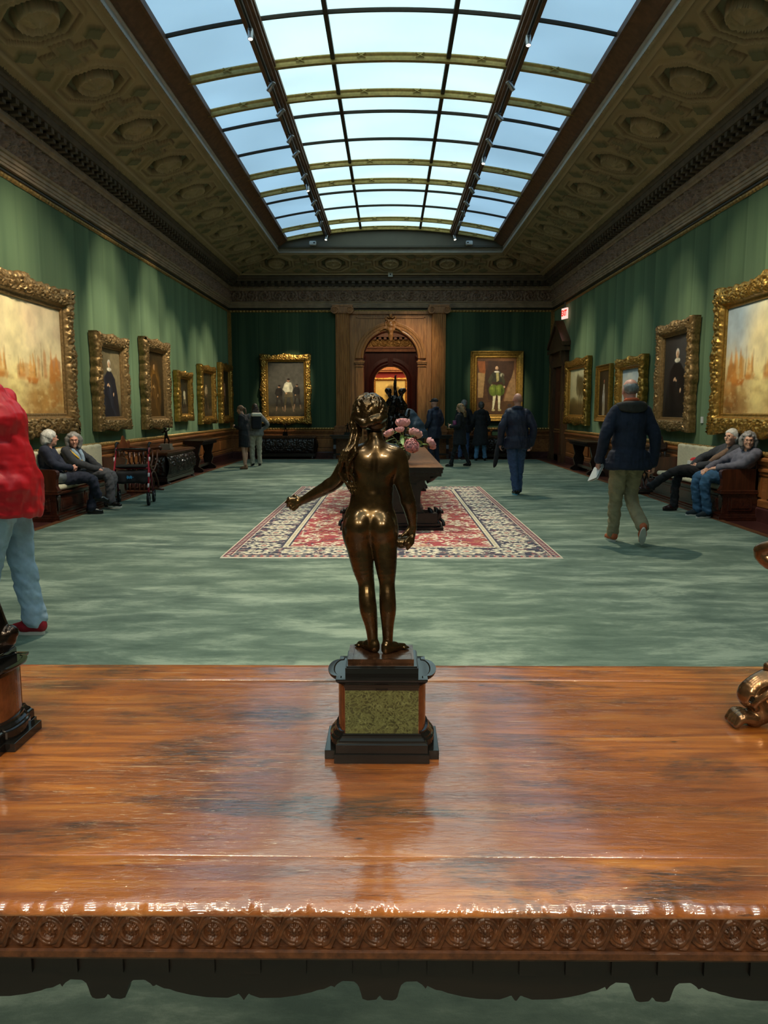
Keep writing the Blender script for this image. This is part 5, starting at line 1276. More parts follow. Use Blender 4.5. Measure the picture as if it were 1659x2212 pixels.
def frame_mesh(W, H, fw, dp, style, seed):
    """ornamental mitred frame; local x right, z up, -y to the viewer"""
    V = []; Q = []; off = 0
    nt = 26 if style != 'plain' else 14
    t = np.linspace(0, 1, nt)
    for sd in range(4):
        Ls = (W, H)[sd % 2]; n = int(max(Ls / (.016 if style != 'plain' else .1), 20)); u = np.linspace(-1, 1, n)[:, None]
        tt = t[None, :] + 0 * u
        inset = fw * tt
        s = u * (Ls / 2 - inset + ((1 - tt) ** 6 * fw * .2 if style == 'rich' else 0))                               # along the side, mitred
        d = (H, W)[sd % 2] / 2 - inset                          # distance from centre
        a = s + seed * 3.1 + sd * 7.7
        corner = np.clip(1 - (Ls / 2 - np.abs(s)) / (fw * 1.5), 0, 1); centre = np.clip(1 - np.abs(s) / (fw * 1.3), 0, 1)
        if style == 'rich':
            base = .35 + .65 * dome(tt, .38, .40) - .35 * (tt > .80) * (tt - .8) / .2 + .15 * (np.abs(tt - .8) < .03) + .12 * (np.abs(tt - .95) < .04)
            orn = scroll(a, np.clip(tt / .78, 0, 1), fw * 1.05, seed, fw * .8) * np.clip((.8 - tt) / .06, 0, 1)
            leaf = (1 - np.abs(fbm(a / fw * 5, tt * 5, seed, 3) - .5) * 2) ** 2 * np.clip((.8 - tt) / .06, 0, 1)
            h = dp * (.55 + .45 * base) + fw * (.115 * orn + .10 * leaf) * (1 + .5 * corner + .35 * centre)
            lob = np.abs(np.sin(PI * a / (fw * .8))) * .6 + .4 * fbm(a / fw * 3, 0 * a, seed, 2)
            cc = np.clip(corner * 1.6, 0, 1); d = d + (1 - tt) ** 6 * fw * ((.16 * lob + .22 * centre - .04) * (1 - cc) + .2 * cc)
        else:
            base = np.interp(tt, [0, .05, .12, .3, .34, .6, .7, .8, .86, .9, 1], [.6, 1, 1, .72, .8, .62, .5, .5, .62, .45, .3])
            h = dp * base + .004 * vnoise(a * 40, tt * 6, seed)
            if style == 'beaded': h = h + .014 * beads(a, np.clip((tt - .1) / .25, 0, 1), .045)
        # carry the section back to the wall on the outside, to the canvas on the inside
        h = np.concatenate([np.zeros_like(h[:, :1]), h[:, :1] * .55, h, h[:, -1:] * 0 + dp * .25], 1)
        d = np.concatenate([d[:, :1] - .012, d[:, :1] - .006, d, d[:, -1:]], 1); s = np.concatenate([s[:, :1], s[:, :1], s, s[:, -1:]], 1)
        X, Z = [(s, -d), (d, s), (-s, d), (-d, -s)][sd]
        P = np.stack([X, -h, Z], -1); V.append(P.reshape(-1, 3)); Q.append(grid_faces(P.shape[0], P.shape[1], off, flip=False)); off += P.shape[0] * P.shape[1]
    return mesh_np('frame', np.concatenate(V), np.concatenate(Q))
def picture(label, side, c0, c1, z0, z1, col, fw, style='rich', dp=.12, m='gold_dark', seed=1, tilt=.0):
    W, H = abs(c1 - c0), z1 - z0; cm = (c0 + c1) / 2; zm = (z0 + z1) / 2
    loc = {'L': (XL + .02, cm, zm), 'R': (XR - .02, cm, zm), 'F': (cm, YF - .03, zm)}.get(side, side)
    rz = {'L': PI / 2, 'R': -PI / 2}.get(side, 0)
    t = thing('framed_painting', label, 'painting', loc, rz)
    if tilt: t.rotation_euler = Euler((0, 0, rz)); t.rotation_euler.rotate_axis('X', tilt)
    link('frame', frame_mesh(W, H, fw, dp, style, seed), M[m], t, True)
    w, h = W - 2 * fw, H - 2 * fw
    rgb = col(w, h); nx, ny = rgb.shape[:2]
    X = np.linspace(-w / 2, w / 2, nx)[:, None] + np.zeros((1, ny)); Z = np.linspace(-h / 2, h / 2, ny)[None, :] + 0 * X
    grid_obj('canvas', np.stack([X, X * 0 - dp * .32, Z], -1), M['canvas'], t, colors=rgb)
    b = MB(); b.box(-W / 2 + .03, W / 2 - .03, -dp * .28, 0, -H / 2 + .03, H / 2 - .03); b.build('backing', M['dark_walnut'], t)
    return t
picture('large golden harbour painting in massive carved gilt frame at the left edge', 'L', 8.75, 11.82, 1.16, 3.2, lambda w, h: harbour(w, h, False), .27, dp=.11, seed=2, m='gold_dark')
picture('portrait of a standing woman in black with white ruff on the left wall', 'L', 12.75, 14.2, 1.16, 2.72, lambda w, h: portrait(w, h, (104, 94, 70), (30, 33, 42), dw=.34), .20, dp=.13, seed=3)
picture('very dark portrait with a faint golden robe, third frame along the left wall', 'L', 15.25, 16.85, 1.13, 2.86, lambda w, h: portrait(w, h, (42, 34, 20), (84, 58, 24), (186, 140, 88), False, glow=(170, 116, 40)), .21, dp=.13, seed=4)
picture('smallest painting on the left wall, two pale figures on near black', 'L', 17.6, 18.8, 1.24, 2.34, lambda w, h: genre(w, h, (46, 44, 30), [(.32, .22, .8, (60, 50, 34), (90, 84, 70)), (.68, .3, 1, (206, 196, 160), (196, 180, 140))]), .15, dp=.12, seed=5, m='gold')
picture('dark painting with one pale figure, second from the far end of the left wall', 'L', 19.75, 21.3, 1.14, 2.6, lambda w, h: genre(w, h, (50, 50, 34), [(.52, .3, 1.1, (150, 130, 96), (70, 56, 36))]), .17, dp=.12, seed=6, m='gold')
picture('dark painting with a figure in pink, at the far end of the left wall', 'L', 22.1, 23.55, 1.13, 2.78, lambda w, h: genre(w, h, (56, 44, 28), [(.5, .3, 1.2, (206, 150, 120), (190, 130, 104))]), .18, dp=.12, seed=7, m='gold')
picture('grey painting of a figure in white shirt, in gilt frame left of the arch', 'F', -3.93, -2.44, 1.08, 3.12, lambda w, h: genre(w, h, (80, 76, 66), [(.3, .2, .9, (44, 38, 32), (52, 46, 38)), (.56, .22, 1.15, (220, 212, 180), (92, 80, 56)), (.8, .24, .85, (40, 36, 32), (56, 48, 38))]), .20, dp=.12, seed=8, m='gold')
picture('full length portrait of a man in green breeches right of the arch', 'F', 2.43, 4.05, 1.12, 3.25, lambda w, h: portrait(w, h, (92, 62, 38), (52, 50, 38), hy=.82, legs=True), .22, 'plain', dp=.1, seed=9, m='gold')
picture('brown landscape of tall trees, farthest frame on the right wall beside the side door', 'R', 19.15, 21.4, 1.13, 2.75, lambda w, h: landscape(w, h, True), .22, dp=.12, seed=10, m='gold')
picture('narrow dark portrait in a slim beaded gilt frame on the right wall', 'R', 17.25, 18.4, 1.2, 2.5, lambda w, h: portrait(w, h, (50, 40, 24), (150, 140, 116), (196, 120, 86), False, hands=False, dw=.1, hx=.45), .15, 'beaded', dp=.1, seed=11, m='gold')
picture('pale cloudy landscape on the right wall behind the head of the walking man', 'R', 14.95, 16.65, 1.22, 2.5, lambda w, h: landscape(w, h, False), .2, dp=.12, seed=12, m='gold')
picture('portrait of a man in black robes with a white collar, on the right wall', 'R', 12.55, 14.15, 1.15, 2.93, lambda w, h: portrait(w, h, (52, 52, 52), (16, 16, 18), hy=.76, dw=.38), .2, dp=.13, seed=13)
picture('large golden harbour painting with blue sky in carved gilt frame at the right edge', 'R', 8.6, 11.72, 1.16, 3.19, lambda w, h: harbour(w, h, True), .27, dp=.10, seed=14, m='gold')
picture('bright golden painting in a gilt frame on the red wall seen through the arch', (.0, 35.58, 1.95), -.78, .78, 1.0, 2.92, lambda w, h: landscape(w, h, True) * np.array([1.25, 1.1, .6]), .11, dp=.1, seed=15, m='gold')
# little wall label
t = thing('wall_label', 'small white label on the green wall right of the black robed portrait', 'label', (XR - .012, 12.3, 1.32), -PI / 2)
MB().box(-.04, .04, -.006, .008, -.05, .05).build('card', M['white'], t)
# ================================================================== benches, chairs, chests
M['walnut'] = wood('polished_walnut', (48, 22, 14), (96, 48, 30), 'y', .25, 3, .4)
M['walnut_v'] = wood('polished_walnut_upright', (50, 24, 15), (100, 52, 32), 'z', .28, 3, .35)
M['mid_wood'] = wood('mid_brown_wood', (74, 42, 24), (128, 78, 46), 'z', .35)
M['brocade'] = plain('cream_brocade', (206, 198, 170), .8, 0, .12, 30, .3, 120)
M['black_carved'] = plain('black_brown_carved_wood', (44, 32, 26), .3, 0, .35, 25, .3, 80, coat=.3)

def bench(label, x_wall, y_near, sg):
    """sg: +1 faces +X (left wall), -1 faces -X"""
    t = thing('bench', label, 'bench', (x_wall, y_near, 0.0))
    L, D = 2.75, .50
    def X(a): return sg * a
    def bx(b, a0, a1, y0_, y1_, z0_, z1_): x0_, x1_ = sorted((X(a0), X(a1))); b.box(x0_, x1_, y0_, y1_, z0_, z1_)
    b = MB(); bx(b, .0, D + .03, -.03, L + .03, .0, .06); bx(b, 0, D + .015, -.015, L + .015, .06, .085); b.build('plinth', M['walnut'], t, bevel=.006)
    b = MB(); bx(b, 0, D - .02, .01, L - .01, .085, .36); bx(b, 0, D + .02, -.02, L + .02, .36, .385); b.build('chest_body', M['walnut'], t, bevel=.004)
    for i in range(3):
        b = MB(); a = .12 + i * (L - .2) / 3
        bx(b, D - .025, D - .008, a, a + (L - .2) / 3 - .06, .13, .32); bx(b, D - .02, D + .0, a + .04, a + (L - .2) / 3 - .1, .165, .285); b.build('panel', M['walnut'], t, bevel=.004)
    b = MB(); bx(b, .08, D - .1, -.0, .012, .13, .32); bx(b, .12, D - .14, -.008, .012, .165, .285); b.build('end_panel', M['walnut'], t, bevel=.004)
    for yy in (.045, L - .045):
        s = SDF((-.05, -.05, -.14), (.05, .05, .14), .006)
        s.cone((0, 0, .08), (0, 0, -.08), .03, .015, .01); s.ell((0, 0, .1), (.035, .035, .03), .01)
        for e in (-1, 1): s.limb([(0, e * .01, .1), (.01, e * .03, .06), (.01, e * .02, .0), (.01, e * .025, -.05)], [.014, .016, .012, .01], .008)
        s.ripple(.003, 70, 3); o = s.mesh('carved_corner', M['black_carved'], t); o.location = (X(D - .01), yy, .23)
    # scrolled arm ends
    for yy in (0.0, L - .09):
        b = MB(); pr = [(.02, .385), (D + .0, .385), (D + .012, .42), (D - .012, .47), (D - .01, .56), (D + .01, .62), (D + .012, .655), (D - .01, .68), (D - .06, .69), (.02, .70)]
        b.prism([(X(a), z) for a, z in pr][::sg], 'y', yy, yy + .09); bx(b, .02, D + .02, yy - .015, yy + .105, .385, .415); b.build('arm', M['walnut_v'], t, bevel=.008)
    s = SDF((-.28, -.0, -.08), (.28, L, .1), .02); s.box((-.22, .10, -.0), (.22, L - .1, .085), .04, 0); o = s.mesh('seat_cushion', M['brocade'], t); o.location = (X(.25), 0, .388)
    b = MB(); bx(b, .0, .06, .0, L, .385, .86); b.build('back_frame', M['walnut'], t, bevel=.008)
    s = SDF((-.1, -.0, -.08), (.1, L, .6), .016); s.box((-.035, .09, 0), (.035, L - .09, .46), .03, 0)
    for i in range(9): s.ell((0, .22 + i * (L - .44) / 8, .455), (.04, .16, .03), .02)
    o = s.mesh('back_cushion', M['brocade'], t); o.location = (X(.095), 0, .44)
    return t
bench('carved walnut bench with cream cushions on the left, holding the two seated women', XL + .02, 10.08, 1)
bench('carved walnut bench with cream cushions on the right, holding two seated visitors', XR - .02, 10.26, -1)

def savonarola(label, x, y, sg, m):
    t = thing('folding_chair', label, 'chair', (x, y, .001)); W_, D_ = .62, .50
    n = 7
    for i in range(n):
        a = -D_ / 2 + D_ * i / (n - 1)
        for e in (-1, 1):
            b = MB(); b.tube([(a, e * W_ * .46, .04), (a, e * W_ * .44, .16), (a, e * .12, .34), (a, -e * .12, .44), (a, -e * W_ * .42, .58), (a, -e * W_ * .47, .76)], [.016, .017, .018, .018, .017, .016], 6); b.build('slat', m, t)
    for e in (-1, 1):
        b = MB(); b.tube([(-D_ / 2 - .1, e * W_ * .46, .02), (-D_ / 2, e * W_ * .46, .045), (D_ / 2, e * W_ * .46, .045), (D_ / 2 + .1, e * W_ * .46, .02)], [.02, .028, .028, .02], 8); b.build('foot_rail', m, t)
        b = MB(); b.tube([(-sg * (D_ / 2 + .02), e * W_ * .47, .80), (-sg * .08, e * W_ * .49, .775), (sg * .1, e * W_ * .5, .77), (sg * (D_ / 2 + .03), e * W_ * .5, .80), (sg * (D_ / 2 + .07), e * W_ * .5, .775), (sg * (D_ / 2 + .05), e * W_ * .5, .745)], [.028, .03, .032, .038, .03, .018], 8); b.build('arm', m, t)
    for k in range(8):
        a = -D_ / 2 + D_ * (k + .5) / 8; b = MB(); b.box(a - .022, a + .022, -W_ * .40, W_ * .40, .455, .475); b.build('seat_slat', m, t)
    b = MB(); top = []
    ys = np.linspace(-W_ / 2, W_ / 2, 31)
    for yy in ys:
        q = abs(yy) / (W_ / 2); top.append((yy, .86 + .16 * math.exp(-(q / .33) ** 2) + .06 * math.exp(-((q - .85) / .2) ** 2)))
    bot = [(yy, .80 - .06 * math.cos(yy / W_ * PI)) for yy in ys[::-1]]
    xb = -sg * (D_ / 2 + .01); poly = top + bot
    vs = [(xb - .012 - sg * .05 * max(0, z - .8), yy, z) for yy, z in poly] + [(xb + .012 - sg * .05 * max(0, z - .8), yy, z) for yy, z in poly]
    k = len(poly); fs = [(i, (i + 1) % k, k + (i + 1) % k, k + i) for i in range(k)]
    for i in range(30): fs += [(i, i + 1, k - 2 - i, k - 1 - i), (k + i + 1, k + i, 2 * k - 1 - i, 2 * k - 2 - i)]
    b.add(vs, fs); b.build('crest_board', m, t)
    return t
M['chair_brown'] = wood('reddish_brown_chair_wood', (70, 36, 20), (134, 76, 46), 'z', .3)
savonarola('brown curved slat armchair behind the red walker', XL + .42, 13.75, 1, M['chair_brown'])
savonarola('dark curved slat armchair by the right wall, just beyond the right bench', XR - .42, 13.7, -1, M['black_carved'])

def relief(name, m, P0, U, V, N, lu, lv, p=.3, amp=.035, seed=1, parent=None, bulge=0.0, ds=.012):
    """carved panel from P0 along U (lu) and V (lv), standing out along N"""
    nu, nv = int(lu / ds) + 2, int(lv / ds) + 2
    u = np.linspace(0, lu, nu)[:, None] + np.zeros((1, nv)); v = np.linspace(0, lv, nv)[None, :] + 0 * u
    t_ = v / lv; ed = np.minimum(np.minimum(u, lu - u), np.minimum(v, lv - v))
    h = amp * scroll(u + seed * .37, t_, p, seed, lv * .9) + amp * .8 * (1 - np.abs(fbm(u * 14, v * 14, seed, 3) - .5) * 2) ** 3
    h = h * np.clip((ed - .015) / .02, 0, 1) + .012 * (ed < .015) + bulge * np.sin(PI * t_)
    P = np.array(P0) + u[..., None] * np.array(U) + v[..., None] * np.array(V) + h[..., None] * np.array(N)
    return grid_obj(name, P, m, parent)
def cassone(label, loc, rz, L, D, H, m=None, lid=None, bulge=.05):
    m = m or M['black_carved']; lid = lid or M['mid_wood']
    t = thing('carved_chest', label, 'chest', loc, rz)
    # local: length along x, front at -y
    b = MB(); b.box(-L / 2, L / 2, -D, 0, .06, .13); b.box(-L / 2 + .01, L / 2 - .01, -D + .01, 0, .13, .16); b.build('base_moulding', m, t, bevel=.008)
    b = MB(); b.box(-L / 2 + .04, L / 2 - .04, -D + .04, 0, .15, H - .08); b.build('body', m, t)
    relief('carved_front', m, (-L / 2 + .035, -D + .03, .16), (1, 0, 0), (0, 0, 1), (0, -1, 0), L - .07, H - .24, .32, .03, 3, t, bulge)
    relief('carved_side', m, (-L / 2 + .035, 0, .16), (0, -1, 0), (0, 0, 1), (-1, 0, 0), D - .035, H - .24, .28, .03, 5, t, bulge)
    relief('carved_side', m, (L / 2 - .035, -D + .035, .16), (0, 1, 0), (0, 0, 1), (1, 0, 0), D - .035, H - .24, .28, .03, 6, t, bulge)
    b = MB(); b.box(-L / 2 - .0, L / 2 + .0, -D, 0, H - .08, H - .05); b.box(-L / 2 - .03, L / 2 + .03, -D - .03, 0, H - .05, H - .02); b.prism([(-L / 2 - .02, H - .02), (L / 2 + .02, H - .02), (L / 2 - .03, H), (-L / 2 + .03, H)], 'y', -D - .01, 0)
    for i in range(int(L / .07)): b.ball((-L / 2 + .035 + i * .07, -D - .03, H - .035), (.022, .012, .012), 6)
    b.build('lid', lid, t)
    for e in (-1, 1):
        s = SDF((-.1, -.14, 0), (.1, .08, .12), .008); s.limb([(0, .04, .09), (0, -.01, .08), (0, -.04, .035)], [.04, .045, .032], .02)
        for k in (-1, 0, 1): s.cone((k * .025, -.05, .025), (k * .032, -.085, .018), .018, .012, .006)
        o = s.mesh('paw_foot', m, t); o.location = (e * (L / 2 - .09), -D + .06, 0)
    return t
cassone('brown carved chest with bulging sides by the left wall, a small bronze on its lid', (XL + .03, 16.15, 0), PI / 2, 2.1, .5, .66, lid=M['mid_wood'])
cassone('long black carved chest against the far wall under the grey painting', (-3.17, YF - .06, 0), 0, 1.78, .46, .70)
cassone('long black carved chest against the far wall behind the visitors on the right', (3.25, YF - .06, 0), 0, 1.8, .46, .70)

def console(label, loc, rz, L, D, H, m=None):
    m = m or M['black_carved']; t = thing('console_table', label, 'table', loc, rz)
    b = MB(); b.box(-L / 2, L / 2, -D, 0, H - .035, H); b.build('top', m, t, bevel=.004)
    b = MB(); b.box(-L / 2 + .05, L / 2 - .05, -D + .04, -.02, H - .11, H - .035); b.build('frieze', m, t)
    for e in (-1, 1):
        b = MB(); x = e * (L / 2 - .14)
        b.prism([(-D + .05, .0), (-.03, .0), (-.05, .07), (-.14, .14), (-.11, .3), (-.15, .42), (-.08, H - .1), (-D + .1, H - .1), (-D + .16, .42), (-D + .12, .3), (-D + .17, .14), (-D + .06, .07)], 'x', x - .04, x + .04)
        b.build('leg', m, t)
    b = MB(); b.box(-L / 2 + .14, L / 2 - .14, -D / 2 - .03, -D / 2 + .03, .1, .16); b.build('stretcher', m, t)
    return t
console('dark carved console table by the left wall, between the chest and the far corner', (XL + .06, 18.9, 0), PI / 2, 1.6, .48, .76)
console('dark carved console table by the right wall near the side door', (XR - .06, 18.2, 0), -PI / 2, 1.9, .5, .76)
console('black topped console in front of the left pilaster of the arch', (-1.46, YF - .21, 0), 0, .74, .34, .72)
console('black topped console in front of the right pilaster of the arch', (1.46, YF - .21, 0), 0, .84, .34, .72)
def small_bronze(label, loc, h, seed, base=(.1, .1, .07), pose=0):
    t = thing('small_bronze', label, 'sculpture', loc)
    b = MB(); b.box(-base[0] / 2, base[0] / 2, -base[1] / 2, base[1] / 2, 0, base[2]); b.box(-base[0] * .6, base[0] * .6, -base[1] * .6, base[1] * .6, 0, base[2] * .35); b.build('base', M['ebony'] if pose != 2 else M['lunette'], t)
    s = SDF((-.2 * h / .3, -.1, 0), (.2 * h / .3, .1, h * 1.25), h / 50); k = h / .3
    s.limb([(-.03 * k, 0, 0), (-.02 * k, 0, .07 * k), (-.01 * k, 0, .14 * k)], [.012 * k, .014 * k, .02 * k]); s.limb([(.04 * k, 0, .0), (.045 * k, .01, .06 * k), (.01 * k, 0, .14 * k)], [.012 * k, .014 * k, .02 * k])
    s.limb([(0, 0, .13 * k), (.005 * k, 0, .18 * k), (0, 0, .22 * k)], [.024 * k, .022 * k, .026 * k]); s.ell((0, 0, .265 * k), (.018 * k, .02 * k, .022 * k), .01)
    s.limb([(.02 * k, 0, .22 * k), (.06 * k, 0, .25 * k), (.05 * k, 0, .3 * k)], [.012 * k, .01 * k, .007 * k]); s.limb([(-.02 * k, 0, .22 * k), (-.06 * k, 0, .19 * k), (-.08 * k, 0, .23 * k)], [.012 * k, .01 * k, .007 * k])
    if pose: s.limb([(.05 * k, 0, .3 * k), (.0, 0, .33 * k), (-.04 * k, 0, .31 * k)], [.006 * k, .006 * k, .005 * k])
    o = s.mesh('figure', M['bronze_black'], t); o.location = (0, 0, base[2] - .004)
small_bronze('tiny dark bronze figure on a stone block, on the brown chest by the left wall', (XL + .3, 15.9, .662), .36, 1, (.2, .2, .12), 2)
small_bronze('tiny dark bronze figure under the grey painting on the far chest', (-3.2, YF - .3, .702), .26, 2, (.13, .13, .11), 1)
small_bronze('tiny dark bronze on the left console beside the arch', (-1.3, YF - .4, .722), .3, 3, (.18, .12, .08), 0)
for i, (x, c, w_) in enumerate(((2.9, (196, 110, 40), .3), (3.45, (176, 96, 44), .26), (3.2, (120, 140, 96), .2))):
    t = thing('decorated_casket', ('orange decorated box on the left half of the chest behind the visitors', 'orange brown decorated box on the right half of that chest', 'small green glazed box in the middle of that chest')[i], 'box', (x, YF - .3, .702))
    b = MB(); b.box(-w_ / 2, w_ / 2, -.09, .09, 0, .12); b.build('body', plain('casket_%d' % i, c, .35, 0, .3, 30), t, bevel=.01)
    b = MB(); b.prism([(-w_ / 2 - .01, .12), (w_ / 2 + .01, .12), (w_ / 2 - .03, .17), (-w_ / 2 + .03, .17)], 'y', -.095, .095); b.build('lid', M['ebon_wood'], t)

# ================================================================== red rollator walker
M['red_metal'] = plain('red_enamel', (186, 24, 52), .25, .3, .05, 10, coat=.5)
M['rubber'] = plain('black_rubber', (20, 20, 22), .6, 0, .1); M['nylon'] = plain('black_nylon', (24, 24, 30), .7, 0, .2, 30, .2, 200)
M['tape'] = plain('white_reflective_tape', (230, 220, 225), .4, 0, .03)
wk = onZ(320, 1090, .012)
WK = thing('walker', 'red four wheeled walking frame with black seat and bag beside the seated women', 'walker', (-4.03, 11.95, .012), math.radians(8))
hw = .27
for e in (-1, 1):
    b = MB(); b.tube([(e * hw, -.22, .12), (e * hw * .96, -.06, .52), (e * hw * .92, .06, .80), (e * hw * .92, .08, .88)], .014, 10); b.build('front_leg', M['red_metal'], WK)
    b = MB(); b.tube([(e * hw, .28, .10), (e * hw * .97, .10, .45), (e * hw * .96, .0, .56)], .014, 10); b.build('rear_leg', M['red_metal'], WK)
    for z in (.3, .46, .7):
        q = (z - .12) / .4 if z < .52 else 1; y_ = -.22 + .16 * min(1, q) + (.12 * (z - .52) / .28 if z > .52 else 0)
        b = MB(); b.tube([(e * hw * .97, y_ - .012, z - .03), (e * hw * .97, y_ + .012, z + .03)], .0165, 10); b.build('tape_band', M['tape'], WK)
    b = MB(); b.tube([(e * hw * .92, .08, .86), (e * hw * .92, .1, .93), (e * hw * .92, .17, .95), (e * hw * .92, .26, .94)], [.015, .018, .02, .018], 8); b.build('handgrip', M['rubber'], WK)
    b = MB(); b.tube([(e * hw * .92, .1, .90), (e * hw * .92, .02, .84), (e * hw * .92, .03, .78)], .008, 6); b.build('brake_lever', M['black'], WK)
    for yy in (-.22, .28):
        w_ = MB(); c_ = (e * hw, yy, .0985)
        w_.tube([(c_[0] - .016, yy, .0985), (c_[0] + .016, yy, .0985)], .098, 24); wo = w_.build('wheel', M['rubber'], WK)
        h_ = MB(); h_.tube([(c_[0] - .019, yy, .0985), (c_[0] + .019, yy, .0985)], .05, 16); h_.build('hub', M['steel'], wo)
        f_ = MB(); f_.box(c_[0] - .026, c_[0] - .020, yy - .012, yy + .012, .09, .2); f_.box(c_[0] + .020, c_[0] + .026, yy - .012, yy + .012, .09, .2); f_.box(c_[0] - .026, c_[0] + .026, yy - .014, yy + .014, .195, .205); f_.build('fork', M['black'], WK)
b = MB(); b.tube([(-hw * .95, -.01, .56), (hw * .95, -.01, .56)], .012, 8); b.tube([(-hw * .97, .12, .42), (hw * .97, .12, .42)], .012, 8); b.build('crossbar', M['red_metal'], WK)
s = SDF((-.3, -.2, -.06), (.3, .2, .06), .01); s.box((-.23, -.14, -.02), (.23, .14, .02), .018, 0); o = s.mesh('seat', M['rubber'], WK); o.location = (0, .02, .595)
b = MB(); b.tube([(-hw * .92, .08, .84), (-hw * .5, -.02, .86), (0, -.05, .865), (hw * .5, -.02, .86), (hw * .92, .08, .84)], .017, 10); b.build('backrest_bar', M['black'], WK)
s = SDF((-.32, -.22, -.2), (.32, .22, .16), .012); s.box((-.24, -.16, -.10), (.24, .14, .10), .05, 0); s.ripple(.008, 20, 3); o = s.mesh('bag', M['nylon'], WK); o.location = (0, .0, .43)
b = MB(); 
for i in range(5): b.box(-.05 + i * .016, -.04 + i * .016, -.172, -.168, .41 + .006 * (i % 2), .46 - .005 * (i % 3))
b.box(-.06, .05, -.171, -.167, .432, .438); b.build('bag_logo', plain('light_blue_print', (60, 160, 220), .5), WK)
# ================================================================== people
def skin(n, c): 
    t = NT(n); v = t.coord(); t.set(Base_Color=t.ramp(t.noise(v, 9, 3), [(.35, lin(tuple(x * .93 for x in c))), (.65, lin(c))]), Roughness=.5, Subsurface_Weight=.08, Subsurface_Radius=(.02, .008, .004)); return t.m
def cloth(n, c, r=.85, b=.35, sc=18, sheen=.15):
    return plain(n, c, r, 0, .18, sc, b, 70, sheen)
def hairm(n, c):
    t = NT(n); v = t.coord((1, 1, .25)); k = t.noise(v, 70, 4, .6)
    t.set(Base_Color=t.ramp(k, [(.3, lin(tuple(x * .7 for x in c))), (.7, lin(c))]), Roughness=.5); t.bump(k, .5, .006); return t.m
M['skin'] = skin('skin_light', (222, 172, 146)); M['skin2'] = skin('skin_pink', (226, 164, 142))
M['eye'] = plain('dark_eye', (40, 30, 26), .15, 0, .05); M['rim'] = plain('spectacle_frame', (50, 44, 44), .3, .5, .1)
def nv(a): a = np.array(a, float); return a / (np.linalg.norm(a) + 1e-9)
BASE = dict(pel=(0, 0, .94), hipR=(.088, 0, .90), hipL=(-.088, 0, .90), kneeR=(.10, .02, .49), kneeL=(-.10, .02, .49), ankR=(.10, -.02, .085), ankL=(-.10, -.02, .085),
            waist=(0, 0, 1.10), chest=(0, -.005, 1.29), neck=(0, -.015, 1.47), head=(0, .01, 1.632), shR=(.162, -.01, 1.405), shL=(-.162, -.01, 1.405),
            elR=(.235, -.03, 1.13), elL=(-.235, -.03, 1.13), wrR=(.245, .06, .885), wrL=(-.245, .06, .885))
SIT = dict(pel=(0, 0, .53), hipR=(.09, .02, .53), hipL=(-.09, .02, .53), kneeR=(.12, .45, .53), kneeL=(-.12, .45, .53), ankR=(.11, .42, .10), ankL=(-.11, .42, .10),
           waist=(0, -.07, .68), chest=(0, -.08, .86), neck=(0, -.07, 1.03), head=(0, -.03, 1.17), shR=(.17, -.08, .985), shL=(-.17, -.08, .985),
           elR=(.24, .02, .72), elL=(-.24, .02, .72), wrR=(.14, .24, .63), wrL=(-.14, .24, .63))
